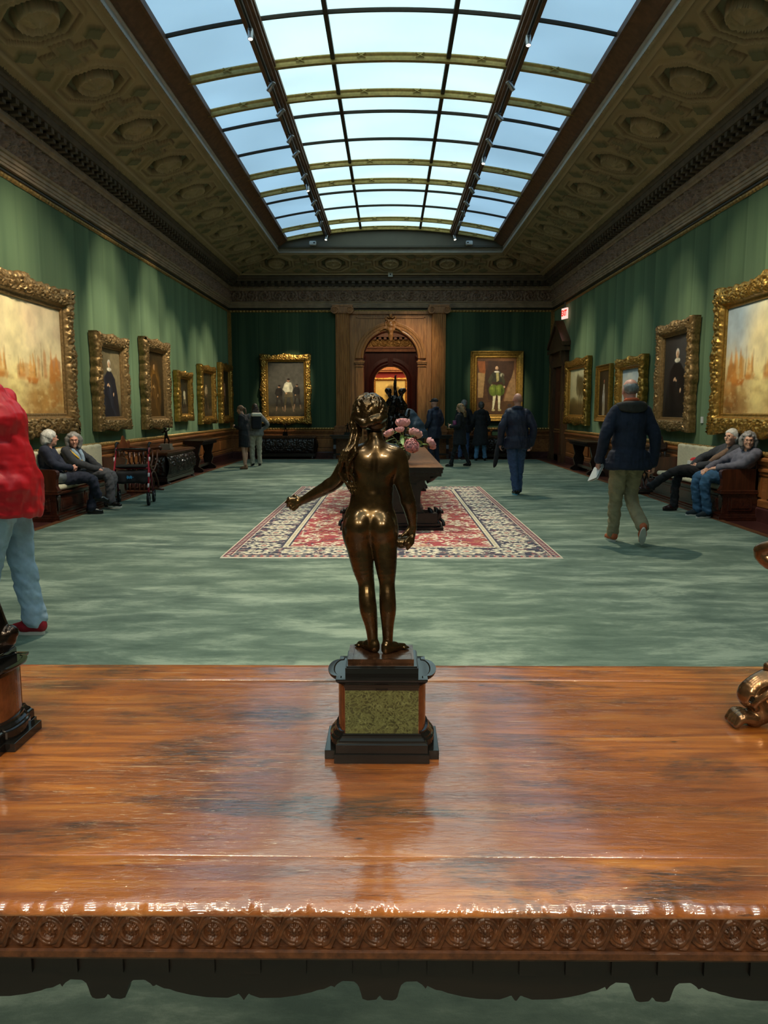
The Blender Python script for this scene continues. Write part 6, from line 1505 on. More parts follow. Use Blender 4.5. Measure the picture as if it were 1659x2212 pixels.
def person(label, loc, rz, h=1.75, pose=None, base=BASE, top=None, legs=None, shoes=None, hair=None, look=(0, 0), vox=.009, skinm='skin', footdir=None, glasses=False, hands=None, footpitch=None, sleeve=True, scarf=None, face=True):
    k = h / 1.75 if base is BASE else h
    J = {a: np.array(b, float) * k for a, b in {**base, **(pose or {})}.items()}
    t = thing('person', label, 'person', loc, rz)
    allp = np.array(list(J.values())); lo = allp.min(0) - .22; hi = allp.max(0) + .22; lo[2] = max(lo[2], -.02)
    def U(*names): return [J[n] for n in names]
    fdir = {s_: nv((footdir or {}).get(s_, (.12 if s_ == 'R' else -.12, 1, 0))) for s_ in 'RL'}
    # ---------------- body
    s = SDF(lo, hi, vox); hd = J['head']; yaw, pit = math.radians(look[0]), math.radians(look[1])
    f = np.array([-math.sin(yaw) * math.cos(pit), math.cos(yaw) * math.cos(pit), math.sin(pit)]); r = np.array([math.cos(yaw), math.sin(yaw), 0]); u = np.cross(r, f)
    def hp(x, y, z): return hd + (r * x + f * y + u * z) * k
    e3 = (pit, 0, yaw)
    s.ell(hp(0, -.008, .028), (.072 * k, .092 * k, .086 * k), .02, rot=e3); s.ell(hp(0, .022, -.030), (.056 * k, .066 * k, .078 * k), .03, rot=e3)
    s.ell(hp(0, .06, -.085), (.026 * k, .022 * k, .02 * k), .025)
    if face:
        s.cone(hp(0, .082, .012), hp(0, .106, -.024), .008 * k, .0125 * k, .012); s.ell(hp(0, .083, .025), (.04 * k, .012 * k, .009 * k), .012, rot=e3)
        for e in (-1, 1):
            s.ell(hp(e * .027, .092, .006), (.014 * k, .009 * k, .009 * k), .008, neg=True); s.ell(hp(e * .035, .068, -.025), (.02 * k, .018 * k, .02 * k), .015)
        s.cone(hp(-.02, .082, -.053), hp(.02, .082, -.053), .006 * k, .006 * k, .006); s.cone(hp(-.018, .090, -.0475), hp(.018, .090, -.0475), .0022 * k, .0022 * k, .003, neg=True)
    for e in (-1, 1): s.ell(hp(e * .074, -.004, -.002), (.010 * k, .020 * k, .032 * k), .006, rot=e3)
    s.limb([J['neck'] - [0, 0, .03 * k], (J['neck'] + hp(0, -.02, -.06)) / 2, hp(0, -.015, -.05)], [.060 * k, .052 * k, .052 * k], .02)
    s.limb(U('pel', 'waist', 'chest'), [.12 * k, .105 * k, .115 * k], .03); s.cone(J['shR'] * .85 + J['neck'] * .15 - [0, 0, .01], J['shL'] * .85 + J['neck'] * .15 - [0, 0, .01], .038 * k, .038 * k, .04)
    for a in 'RL':
        lr = .78 if legs else 1.0; s.limb(U('hip' + a, 'knee' + a, 'ank' + a), [.075 * k * lr, .048 * k * lr, .036 * k * lr], .03)
        kn, an = J['knee' + a], J['ank' + a]; s.cone(kn + (an - kn) * .2 + [0, -.008, 0], kn + (an - kn) * .5 + [0, -.01, 0], .047 * k * lr, .041 * k * lr, .03)
        s.limb(U('sh' + a, 'el' + a, 'wr' + a), [.036 * k, .032 * k, .026 * k], .03)
        fp = math.radians((footpitch or {}).get(a, 0)); fd = fdir[a]; fd3 = nv([fd[0] * math.cos(fp), fd[1] * math.cos(fp), -math.sin(fp)]); dn = nv(np.cross(np.cross(fd3, [0, 0, 1]), fd3)) * -1
        s.cone(an + dn * .045 * k, an + fd3 * .13 * k + dn * .055 * k, .032 * k, .022 * k, .02)
        # hand
        wr, el = J['wr' + a], J['el' + a]; hh = (hands or {}).get(a, {}); hdir = nv(hh.get('dir', wr - el)); sd = 1 if a == 'R' else -1
        pn = nv(hh.get('palm', (-sd, 0, 0))); side = nv(np.cross(hdir, pn)) * sd; pn = nv(np.cross(side, hdir) * (1 if np.dot(np.cross(side, hdir), pn) > 0 else -1)); curl = hh.get('curl', .5)
        s.cone(wr, wr + hdir * .05 * k, .024 * k, .026 * k, .012)
        s.limb([wr + hdir * .03 * k - side * .018 * k, wr + hdir * .085 * k - side * .022 * k], [.018 * k, .016 * k], .012); s.limb([wr + hdir * .03 * k + side * .014 * k, wr + hdir * .088 * k + side * .02 * k], [.018 * k, .016 * k], .012)
        for i, q in enumerate((-.030, -.010, .011, .030)):
            b0 = wr + hdir * (.088 - abs(q) * .2) * k + side * q * k; L_ = (.062, .075, .08, .07)[i] * k; c_ = curl * 1.3
            d1 = hdir * math.cos(c_ * .6) + pn * math.sin(c_ * .6); d2 = hdir * math.cos(c_ * 1.4) + pn * math.sin(c_ * 1.4)
            s.cone(b0, b0 + d1 * L_ * .5, .0095 * k, .0088 * k, .004); s.cone(b0 + d1 * L_ * .5, b0 + d1 * L_ * .5 + d2 * L_ * .5, .0088 * k, .0075 * k, .003)
        tb = wr + hdir * .03 * k + side * .028 * k; s.limb([tb, tb + (hdir * .03 + side * .02 + pn * .012) * k, tb + (hdir * .06 + side * .014 + pn * .026) * k], [.013 * k, .011 * k, .008 * k], .008)
    body = s.mesh('body', M[skinm], t)
    if face:
        for e in (-1, 1): MB().ball(tuple(hp(e * .027, .0805, .006)), .0085 * k, 8).build('eye', M['eye'], t)
    # ---------------- trousers / dress skirt / legs
    if legs:
        m, kind = legs[0], legs[1]; s = SDF(lo, hi, vox)
        if kind == 'trousers':
            w = legs[2] if len(legs) > 2 else 1.0
            s.ell(J['pel'], (.155 * k, .12 * k, .12 * k), .03); s.cone(J['pel'], J['pel'] + (J['waist'] - J['pel']) * .6, .13 * k, .12 * k, .03, sy=.85)
            for a in 'RL': s.limb(U('hip' + a, 'knee' + a, 'ank' + a), [.098 * k * w, .070 * k * w, .056 * k * w], .02)
            for a in 'RL':
                an, kn = J['ank' + a], J['knee' + a]; d_ = nv(an - kn); s.cone(an - d_ * .08 * k, an - d_ * .02 * k, .058 * k * w, .062 * k * w, .01)
            if base is BASE: s.cut((0, 0, .045 * k), (0, 0, -1))
            s.ripple(.009, 30, 3, (.8, .8, 1.5)); s.ripple(.004, 62, 8, (.6, .6, 1.3))
        m_ = s.mesh('trousers' if kind == 'trousers' else 'skirt', m, t)
    if shoes:
        m, sole = shoes[0], shoes[1]
        for a in 'RL':
            an = J['ank' + a]; fd = fdir[a]; fp = math.radians((footpitch or {}).get(a, 0)); yaw_ = math.atan2(-fd[0], fd[1])
            R_ = Matrix.Rotation(yaw_, 4, 'Z') @ Matrix.Rotation(-fp, 4, 'X')
            s = SDF((-.07, -.12, -.1), (.07, .24, .12), .0065)
            s.cone((0, -.035, -.035), (0, .06, -.04), .036, .040, .02); s.cone((0, .06, -.04), (0, .135, -.052), .040, .030, .02); s.cone((0, -.02, -.01), (0, -.01, .04 if len(shoes) < 3 else .16), .042, .040 if len(shoes) < 3 else .048, .02)
            s.cut((0, 0, -.068), (0, 0, -1))
            o = s.mesh('shoe', m, t); o.location = tuple(an); o.rotation_euler = R_.to_euler(); o.scale = (k, k, k)
            if sole is not None:
                b = MB(); pl = [(.034 * math.cos(q) * (1.0 if math.sin(q) > 0 else .95), (.055 + .115 * math.sin(q))) for q in np.linspace(0, 2 * PI, 25)[:-1]]
                b.prism(pl, 'z', -.087, -.064); so = b.build('sole', sole, o)
            else:
                b = MB(); pl = [(.032 * math.cos(q), (.055 + .11 * math.sin(q))) for q in np.linspace(0, 2 * PI, 25)[:-1]]; b.prism(pl, 'z', -.082, -.066); b.build('sole', M['rubber'], o)
    # ---------------- upper garment
    if top:
        m = top['m']; s = SDF(lo, hi, vox); bulk = top.get('bulk', 1.0); hem = top.get('hem', .86) * k
        C_, W_, P_, N_ = J['chest'], J['waist'], J['pel'], J['neck']
        s.cone(C_ + (N_ - C_) * .25, C_, .135 * k * bulk, .150 * k * bulk, .04, sx=1.12, sy=.82) if abs(C_[0]) + abs(C_[1]) < .02 else s.limb([C_ + (N_ - C_) * .25, C_], [.12 * k * bulk, .135 * k * bulk], .04)
        s.ell(C_ + (N_ - C_) * .1, (.175 * k * bulk, .115 * k * bulk, .15 * k), .04)
        s.limb([C_, W_, P_], [.135 * k * bulk, .130 * k * bulk, .140 * k * bulk], .04); s.ell(W_, (.165 * k * bulk, .125 * k * bulk, .15 * k), .05)
        s.cone(J['shR'] * .82 + N_ * .18 - [0, 0, .012 * k], J['shL'] * .82 + N_ * .18 - [0, 0, .012 * k], .062 * k, .062 * k, .03); s.limb([J['shR'] + [-.03 * k, 0, .02 * k], N_ + [.03 * k, 0, 0]], [.05 * k, .045 * k], .04); s.limb([J['shL'] + [.03 * k, 0, .02 * k], N_ + [-.03 * k, 0, 0]], [.05 * k, .045 * k], .04)
        if base is BASE:
            zb = hem; fl = top.get('flare', 1.15); n_ = 5
            for i in range(n_):
                a0, a1 = P_[2] + .05 * k - (P_[2] + .05 * k - zb) * i / n_, P_[2] + .05 * k - (P_[2] + .05 * k - zb) * (i + 1) / n_
                f0, f1 = 1 + (fl - 1) * i / n_, 1 + (fl - 1) * (i + 1) / n_
                s.ell((P_[0], P_[1], (a0 + a1) / 2), (.175 * k * f1 * bulk, .135 * k * f1 * bulk, (a0 - a1) * 1.6), .04)
            s.cut((0, 0, zb), (0, 0, -1))
        if sleeve:
            sl = top.get('sleeve', 1.0)
            T = SDF(lo, hi, vox) 
            for a in 'RL':
                wr = J['el' + a] + (J['wr' + a] - J['el' + a]) * sl
                T.limb([J['sh' + a], J['sh' + a] * .6 + J['el' + a] * .4, J['el' + a], wr], [.064 * k * bulk ** .5, .066 * k * bulk, .056 * k * bulk, .045 * k * bulk], .0); T.cut(wr + nv(J['wr' + a] - J['el' + a]) * .01, nv(J['wr' + a] - J['el' + a])) if False else None
            hm = np.maximum(.03 - np.abs(s.F - T.F), 0) / .03; s.F = np.minimum(s.F, T.F) - hm * hm * .03 * .25; T.F = None
        if top.get('collar'): s.limb([N_ + [-.06 * k, .02 * k, .0], N_ + [-.05 * k, -.05 * k, .03 * k], N_ + [.05 * k, -.05 * k, .03 * k], N_ + [.06 * k, .02 * k, .0]], [.03 * k, .035 * k, .035 * k, .03 * k], .02)
        if top.get('hood'): s.ell(N_ + [0, -.09 * k, -.03 * k], (.12 * k, .06 * k, .10 * k), .03)
        for nx_ in top.get('extra', []): s.limb([np.array(p) * k for p in nx_[0]], [q * k for q in nx_[1]], .03)
        s.ell(N_ + [0, .045 * k, .03 * k], (.055 * k, .05 * k, .05 * k), .01, neg=True)
        s.ripple(top.get('rip', .008), top.get('rf', 24), 5 + int(abs(loc[0] * 7)), (1, 1, .55))
        s.ripple(.0035, 60, 11, (1, 1, .6))
        s.mesh(top.get('name', 'jacket'), m, t)
    # ---------------- hair
    if hair:
        m, st = hair[0], hair[1]; s = SDF(hd - .3 * k, hd + .24 * k, min(vox, .007))
        if st == 'cap':
            s.ell(hp(0, -.012, .045), (.084 * k, .102 * k, .084 * k), .0, rot=e3); s.cut(hp(0, 0, .03), -u); s.limb([hp(-.05, .085, .04), hp(0, .135, .035), hp(.05, .085, .04)], [.014 * k, .014 * k, .014 * k], .02)
        elif st == 'fringe':      # short hair round the back and sides
            s.ell(hp(0, -.014, .018), (.080 * k, .095 * k, .076 * k), .01, rot=e3); s.ell(hp(0, .06, -.03), (.1 * k, .08 * k, .12 * k), .01, rot=e3, neg=True); s.cut(hp(0, 0, -.055), -u)
        else:
            s.ell(hp(0, -.016, .036), (.082 * k, .099 * k, .090 * k), .01, rot=e3)
            if st in ('bob', 'curly', 'long', 'short'):
                lowz = {'short': -.06, 'bob': -.10, 'curly': -.085, 'long': -.1}[st]
                for e in (-1, 1): s.limb([hp(e * .062, -.01, .04), hp(e * .070, -.022, -.01), hp(e * (.058 if st == 'short' else .072), -.03, lowz)], [.028 * k, .024 * k, (.028 if st != 'short' else .012) * k], .02)
                s.limb([hp(0, -.07, .02), hp(0, -.08, -.04), hp(0, -.07, lowz)], [.055 * k, .055 * k, .04 * k], .03)
            if st in ('bob', 'curly'):
                for e in (-1, 1): s.limb([hp(e * .06, .02, .07), hp(e * .088, -.0, .02), hp(e * .088, -.01, -.04), hp(e * .076, -.01, lowz)], [.03 * k, .036 * k, .034 * k, .024 * k], .015)
            if st == 'long':
                for e in (-.05, 0, .05): s.limb([hp(e, -.07, -.03), hp(e * 1.3, -.10, -.14), hp(e * 1.4, -.10, -.26)], [.045 * k, .045 * k, .02 * k], .03)
            if st == 'pony': s.limb([hp(0, -.09, .02), hp(0, -.15, .0), hp(0, -.15, -.08), hp(0, -.13, -.14)], [.03 * k, .028 * k, .024 * k, .01 * k], .02)
            s.ell(hp(0, .100, -.028), (.080 * k, .082 * k, .088 * k), .012, rot=e3, neg=True)
            if st == 'curly':
                rs = np.random.RandomState(9)
                for q in range(60):
                    a_, b_ = rs.uniform(0, 2 * PI), rs.uniform(-.6, 1.4); v_ = np.array([math.cos(b_) * math.cos(a_) * .09, math.cos(b_) * math.sin(a_) * .1 - .014, math.sin(b_) * .095 + .03])
                    if v_[1] > .05 and v_[2] < .06: continue
                    s.ell(hp(*v_), .018 * k, .006)
        s.ripple(.004, 60, 2); s.mesh('cap' if st == 'cap' else 'hair', m, t)
    if glasses:
        b = MB()
        for e in (-1, 1):
            c_ = hp(e * .031, .098, .004); b.tube([tuple(c_ + (r * math.cos(q) * .021 + u * math.sin(q) * .017) * k) for q in np.linspace(0, 2 * PI, 17)], .0015 * k, 5, cap=False)
            b.tube([tuple(hp(e * .052, .094, .008)), tuple(hp(e * .076, .04, .008)), tuple(hp(e * .078, -.01, .0))], .002 * k, 5)
        b.tube([tuple(hp(-.01, .1, .006)), tuple(hp(.01, .1, .006))], .002 * k, 5); b.build('glasses', M['rim'], t)
    if scarf:
        s = SDF(lo, hi, vox)
        for pts, rr in scarf[1]: s.limb([np.array(p, float) * k for p in pts], [q * k for q in rr], .01)
        s.ripple(.005, 30, 2); s.mesh(scarf[2] if len(scarf) > 2 else 'scarf', scarf[0], t)
    t['_k'] = k
    return t, J
c_navy = cloth('navy_wool', (34, 39, 58)); c_black = cloth('black_cloth', (30, 31, 36)); c_navy2 = cloth('navy_jacket_cloth', (36, 42, 64), .6); c_jean = cloth('blue_denim', (62, 84, 122), .85, .3, 30); c_lightjean = cloth('pale_blue_denim', (186, 208, 230), .85, .3, 12)
c_jean2 = cloth('mid_blue_denim', (92, 138, 178)); c_olive = cloth('olive_cotton', (160, 148, 116), .85, .3, 9); c_red = plain('red_shell_fabric', (236, 30, 40), .42, 0, .12, 8, .5, 14); c_grey = cloth('grey_wool', (84, 84, 90)); c_char = cloth('charcoal_wool', (52, 54, 60)); c_khaki = cloth('khaki_cotton', (176, 170, 150))
c_greyj = cloth('slate_quilted_jacket', (98, 98, 112), .7); c_plaid = cloth('brown_plaid_wool', (120, 96, 80), .9, .4, 40); c_blue = cloth('light_blue_scarf', (140, 162, 184)); c_dark2 = cloth('slate_blue_jacket', (58, 74, 88), .6)
s_blackl = plain('black_leather', (22, 22, 22), .25, 0, .1, 20, .1, 60); s_white = plain('white_sole', (226, 222, 212), .6, 0, .04); s_orange = plain('orange_suede', (206, 108, 66), .7, 0, .12, 20); s_red = plain('red_mesh_shoe', (170, 30, 46), .6, 0, .15, 60); s_blue = plain('blue_sole', (110, 190, 226), .5, 0, .05); s_dkred = plain('oxblood_leather', (56, 30, 30), .25, 0, .1)
h_grey = hairm('grey_hair', (160, 158, 156)); h_white = hairm('white_hair', (224, 222, 216)); h_blond = hairm('dark_blond_hair', (176, 138, 96)); h_brown = hairm('dark_brown_hair', (62, 48, 42)); h_lb = hairm('light_brown_hair', (150, 112, 86)); h_dg = hairm('dark_grey_hair', (96, 90, 86))
CZ = .0125
# walking man
t, J = person('man walking away in navy pea coat, orange collar and olive trousers', (2.60, 8.42, CZ), math.radians(4), 1.80,
    dict(kneeR=(.09, .10, .50), ankR=(.075, -.28, .215), kneeL=(-.08, .10, .49), ankL=(-.075, .16, .085), wrL=(-.30, .03, .90), elL=(-.275, -.05, 1.14), elR=(.26, -.05, 1.13), wrR=(.27, .0, .86), head=(.0, .03, 1.63)),
    top=dict(m=c_navy, hem=.80, flare=1.28, bulk=1.10, sleeve=1.0, name='pea_coat', rip=.006), legs=(c_olive, 'trousers', 1.08), shoes=(s_orange, s_white), footpitch={'R': 58, 'L': 0}, footdir={'R': (.25, 1, 0), 'L': (-.1, 1, 0)},
    hair=(h_grey, 'fringe'), vox=.007, look=(8, 0), skinm='skin2', hands={'R': {'curl': 1.2}, 'L': {'curl': .9}})
k = 1.80 / 1.75
s = SDF((-.3, -.3, 1.2), (.3, .2, 1.65), .007); s.limb([(-.14 * k, -.03, 1.47 * k), (-.09, -.10, 1.475 * k), (0, -.12, 1.475 * k), (.09, -.10, 1.475 * k), (.14 * k, -.03, 1.47 * k)], [.03, .042, .045, .042, .03], .01)
s.limb([(-.15, -.03, 1.445 * k), (-.09, -.112, 1.43 * k), (0, -.128, 1.42 * k), (.09, -.112, 1.43 * k), (.15, -.03, 1.445 * k)], [.028] * 5, .03); s.mesh('coat_collar', cloth('dark_olive_wool', (58, 54, 50)), t)
s = SDF((-.2, -.2, 1.4), (.2, .2, 1.7), .006); s.limb([(-.055, .03, 1.50 * k), (-.06, -.04, 1.525 * k), (0, -.075, 1.53 * k), (.06, -.04, 1.525 * k), (.055, .03, 1.50 * k)], [.018, .022, .024, .022, .018], .01); s.mesh('shirt_collar', cloth('orange_shirt', (240, 110, 66)), t)
p = Vector((-.315, .07, .80)); bk = thing('booklet', 'white folded booklet in the left hand of the walking man', 'booklet', tuple(Matrix.Rotation(math.radians(4), 4, 'Z') @ p + Vector((2.60, 8.42, CZ))), math.radians(30))
bk.rotation_euler = (math.radians(-25), math.radians(38), math.radians(10)); MB().box(-.012, -.004, -.07, .08, -.13, .07).build('cover', M['white'], bk); MB().box(.004, .012, -.07, .08, -.13, .07).build('pages', M['white'], bk)
# bald man
t, J = person('bald man seen from behind in dark navy jacket and blue jeans', (2.19, 13.35, CZ), math.radians(3), 1.75,
    dict(kneeR=(.07, .06, .49), ankR=(.055, .05, .085), kneeL=(-.05, .0, .49), ankL=(-.01, -.06, .085), elL=(-.275, -.06, 1.15), wrL=(-.28, .03, .90), elR=(.28, -.05, 1.14), wrR=(.27, .06, .88)),
    top=dict(m=c_navy2, hem=.80, flare=1.06, bulk=1.2, collar=True), legs=(c_jean, 'trousers', 1.1), shoes=(s_blackl, s_blue), hair=None, vox=.008, skinm='skin2')
ub = thing('folded_umbrella', 'small dark folded umbrella in the left hand of the bald man', 'umbrella', (1.86, 13.36, .68 + CZ), 0)
s = SDF((-.1, -.1, -.3), (.1, .1, .25), .007); s.limb([(0, .03, .2), (-.01, .0, .05), (-.04, -.02, -.14), (-.06, -.03, -.2)], [.02, .04, .035, .012], .01); s.mesh('canopy', c_black, ub)
# woman in long black coat
person('woman from behind in long black hooded coat and light jeans before the portrait', (2.62, 22.35, CZ), 0, 1.70, dict(elR=(.24, .02, 1.14), wrR=(.15, .18, 1.02), elL=(-.24, .02, 1.14), wrL=(-.15, .18, 1.02), ankR=(.13, -.02, .085), ankL=(-.13, -.02, .085)),
    top=dict(m=c_black, hem=.46, flare=1.35, bulk=1.05, hood=True, name='coat'), legs=(c_jean2, 'trousers', 1.0), shoes=(s_blackl, None), hair=(h_dg, 'short'), vox=.010, face=False)
person('grey haired visitor in black jacket and jeans, mostly hidden behind the blonde woman', (2.17, 22.8, CZ), 0, 1.76, {}, top=dict(m=c_black, hem=.8, bulk=1.0), legs=(c_jean, 'trousers', 1.0), shoes=(s_blackl, s_white), hair=(h_grey, 'short'), vox=.011, face=False)
# blonde woman with cup
t, J = person('woman with long blonde hair in black coat, holding a purple cup', (1.80, 19.95, CZ), math.radians(72), 1.62,
    dict(elR=(.22, .0, 1.16), wrR=(.10, .24, 1.15), elL=(-.22, .0, 1.14), wrL=(-.12, .22, 1.12), kneeR=(.09, -.10, .49), ankR=(.1, -.24, .10), kneeL=(-.09, .12, .49), ankL=(-.1, .22, .085)),
    top=dict(m=c_black, hem=.62, flare=1.3, bulk=1.1, name='coat'), legs=(c_black, 'trousers', .95), shoes=(s_blackl, None), hair=(h_blond, 'long'), vox=.009, look=(0, -12), hands={'R': {'curl': .8, 'palm': (-.4, 0, 1)}, 'L': {'curl': .8}})
cp_ = thing('cup', 'purple paper cup held by the blonde woman', 'cup', (1.66, 19.85, 1.06), 0); b = MB(); b.lathe([(0, 0), (.045, 0), (.058, .13), (.054, .13), (.05, .12)], n=20); b.build('body', plain('plum_card', (136, 60, 110), .5), cp_); b = MB(); b.lathe([(.06, .125), (.062, .135), (.055, .145), (0, .145)], n=20); b.build('lid', plain('plum_lid', (150, 84, 124), .4), cp_)
# cap man
person('man from behind in black baseball cap and dark navy jacket beside the centre table', (1.16, 20.3, CZ), math.radians(40), 1.76, dict(wrR=(.2, .18, .95), wrL=(-.2, .18, .95)), top=dict(m=c_navy2, hem=.72, flare=1.05, bulk=1.12, collar=True), legs=(c_navy, 'trousers', 1.1), shoes=(s_blackl, None), hair=(c_black, 'cap'), vox=.010, skinm='skin2', look=(10, 0))
# bending man
person('man in slate blue jacket bending forward behind the peonies and bronze group', (.62, 16.6, CZ), math.radians(75), 1.80, dict(waist=(0, .06, 1.10), chest=(0, .22, 1.28), neck=(0, .38, 1.40), head=(0, .50, 1.47), shR=(.18, .33, 1.37), shL=(-.18, .33, 1.37), elR=(.22, .35, 1.08), wrR=(.18, .48, .95), elL=(-.22, .35, 1.08), wrL=(-.18, .48, .95)),
    top=dict(m=c_dark2, hem=.84, bulk=1.12), legs=(c_char, 'trousers', 1.05), shoes=(s_blackl, None), hair=(h_dg, 'short'), vox=.010, look=(0, -25), face=False)
# girl and companion
person('young woman in short dark dress with bare legs and ponytail at the last left painting', (-3.62, 19.1, CZ), math.radians(72), 1.60, dict(head=(0, .10, 1.60), neck=(0, .05, 1.46), chest=(0, .02, 1.29), elR=(.2, -.02, 1.13), wrR=(.21, .03, .90), elL=(-.2, .02, 1.13), wrL=(-.12, .2, 1.15), kneeR=(.07, .0, .49), ankR=(.06, .02, .07), kneeL=(-.07, -.01, .49), ankL=(-.06, -.05, .07)),
    top=dict(m=c_black, hem=.60, flare=1.12, bulk=.95, name='dress', sleeve=.95), shoes=(plain('tan_flat', (150, 110, 80), .5), None), hair=(h_lb, 'pony'), vox=.009, look=(0, -8))
t, J = person('person with long dark hair, grey hoodie, khaki trousers and dark backpack', (-3.52, 20.15, CZ), math.radians(20), 1.62, dict(elR=(.33, -.06, 1.16), wrR=(.2, .04, 1.02), elL=(-.24, .05, 1.15), wrL=(-.1, .2, 1.2)),
    top=dict(m=cloth('grey_hoodie', (124, 122, 118)), hem=.86, bulk=1.05), legs=(c_khaki, 'trousers', 1.1), shoes=(s_blackl, s_white), hair=(h_brown, 'long'), vox=.010, face=False)
bp = thing('backpack', 'dark backpack with pale top on the back of the long haired visitor', 'bag', (-3.47, 20.0, .98), math.radians(20)); s = SDF((-.2, -.16, -.02), (.2, .1, .46), .009); s.box((-.13, -.1, 0), (.13, .02, .40), .05, 0); s.mesh('body', c_black, bp)
s = SDF((-.2, -.18, .28), (.2, .1, .48), .009); s.box((-.135, -.115, .32), (.135, .0, .42), .04, 0); s.mesh('top_flap', M['cream_cloth'], bp)
# red jacket
t, J = person('person in red rain jacket, pale jeans and red shoes at the left edge', (-2.40, 4.80, CZ), math.radians(90), 1.86, dict(pel=(0, .0, .94), waist=(0, .03, 1.10), chest=(0, .06, 1.29), neck=(0, .14, 1.47), head=(0, .22, 1.60), shR=(.18, .08, 1.43), shL=(-.18, .08, 1.43), elR=(.23, .06, 1.12), wrR=(.2, .22, .95), elL=(-.23, .06, 1.12), wrL=(-.2, .22, .95), kneeR=(.10, .0, .49), ankR=(.10, -.06, .085), kneeL=(-.10, .1, .49), ankL=(-.1, .16, .085), hipR=(.09, .02, .9)),
    top=dict(m=c_red, hem=.76, flare=1.08, bulk=1.22, hood=True, rip=.010, rf=30), legs=(c_lightjean, 'trousers', 1.12), shoes=(s_red, s_white), hair=(h_grey, 'short'), vox=.008, face=True)
def up(dx, dz=0, dy=0):
    o = {}
    for n_, w_ in (('waist', .35), ('chest', .7), ('neck', .95), ('head', 1.1), ('shR', .9), ('shL', .9), ('elR', .7), ('elL', .7)):
        b_ = SIT[n_]; o[n_] = (b_[0] + dx * w_, b_[1] + dy * w_, b_[2] + dz * w_)
    return o
# seated left pair (local +x points toward the camera)
person('seated woman with short white hair, navy sweater and dark crossed legs, left bench', (-4.64, 10.60, -.02), math.radians(-78), 1.0, dict(up(.08, -.05, .0), kneeR=(.10, .43, .56), ankR=(-.06, .53, .30), kneeL=(-.10, .46, .52), ankL=(-.08, .43, .122), elL=(-.26, .0, .78), wrL=(-.05, .12, .70), elR=(.22, .04, .76), wrR=(.03, .20, .70)), SIT,
    top=dict(m=c_navy, bulk=1.05, name='sweater'), legs=(c_navy, 'trousers', 1.05), shoes=(s_blackl, None), hair=(h_white, 'short'), vox=.008, look=(35, 0), glasses=True, footdir={'R': (-.1, 1, .0), 'L': (.1, 1, 0)}, footpitch={'R': 10}, scarf=(cloth('grey_leather_wrap', (84, 90, 94), .4), [([(.2, -.1, .60), (.24, .05, .58), (.1, .16, .56)], [.07, .075, .06]), ([(.16, -.14, .66), (.2, -.02, .62)], [.06, .07])], 'folded_jacket'), skinm='skin2')
t, J = person('seated woman with grey bob in dark coat, yellow strap and blue scarf, left bench', (-4.62, 11.32, -.02), math.radians(-95), 1.0, dict(up(.1, -.10, .04), elR=(.22, .1, .74), wrR=(.12, .36, .64), elL=(-.22, .1, .74), wrL=(-.1, .3, .62), kneeR=(.07, .46, .56), ankR=(.06, .52, .16), ankL=(-.1, .40, .122)), SIT,
    top=dict(m=c_char, bulk=1.0, name='coat'), legs=(c_grey, 'trousers', 1.1), shoes=(s_blackl, s_white), hair=(h_grey, 'bob'), vox=.008, look=(-58, -4), glasses=True, skinm='skin2', scarf=(c_blue, [([(.16, .02, .92), (.16, .09, .82), (.12, .10, .70)], [.03, .032, .03]), ([(.03, .04, .92), (.04, .10, .82), (.06, .11, .70)], [.03, .03, .03])]),
    hands={'R': {'curl': .3, 'palm': (0, 0, -1)}})
MB().tube([(.24, .0, .93), (.22, .09, .84), (.12, .125, .76), (.02, .13, .66)], [.014] * 4, 6).build('bag_strap', plain('yellow_webbing', (226, 176, 40), .6), t)
# seated right pair (local +x points away from the camera)
person('seated person with curly grey hair, slate jacket and blue jeans, right bench', (4.68, 10.62, .0), math.radians(96), 1.0, dict(up(-.34, -.09, .0), elL=(-.36, .03, .76), wrL=(-.12, .26, .69), elR=(.2, .06, .74), wrR=(.06, .30, .66), kneeR=(.06, .42, .55), ankR=(.09, .38, .10), kneeL=(-.14, .40, .55), ankL=(-.13, .36, .10)), SIT,
    top=dict(m=c_greyj, bulk=1.06, sleeve=.86, name='jacket'), legs=(c_jean2 if False else cloth('stonewashed_denim', (56, 96, 132), .85, .3, 14), 'trousers', 1.08), shoes=(cloth('dark_teal_canvas', (36, 48, 56)), s_white), hair=(h_grey, 'curly'), vox=.0075, look=(62, 2), glasses=True, hands={'L': {'curl': .6, 'palm': (0, 0, -1)}, 'R': {'curl': .6, 'palm': (0, 0, -1)}})
person('seated woman with straight white hair, charcoal coat and crossed black legs, right bench', (4.66, 11.16, .0), math.radians(96), 1.0, dict(up(-.38, -.06, .0), kneeR=(.08, .44, .55), kneeL=(-.02, .50, .62), ankL=(.16, .84, .37), ankR=(.10, .50, .10), elL=(-.38, .06, .76), wrL=(-.1, .24, .68), elR=(.24, .04, .76), wrR=(.08, .26, .66)), SIT,
    top=dict(m=c_char, bulk=1.08, name='coat'), legs=(c_black, 'trousers', 1.0), shoes=(s_dkred, None, 1), hair=(h_white, 'short'), vox=.0075, look=(22, 6), glasses=True, footdir={'L': (-.0, 1, 0), 'R': (0, 1, 0)}, footpitch={'L': -6}, scarf=(c_plaid, [([(-.40, .0, .92), (-.38, .09, .85), (-.27, .14, .77), (-.16, .15, .69)], [.035, .045, .045, .04])]))
bg = thing('gift_bag', 'small white bag with red emblem standing on the right bench beside the woman', 'bag', (4.62, 11.72, .475), math.radians(15)); MB().box(-.09, .09, -.04, .04, 0, .24).build('body', M['white'], bg, bevel=.004); b = MB(); b.box(-.055, .055, -.042, -.040, .03, .19); b.build('emblem', plain('crimson_print', (176, 24, 60), .5), bg)
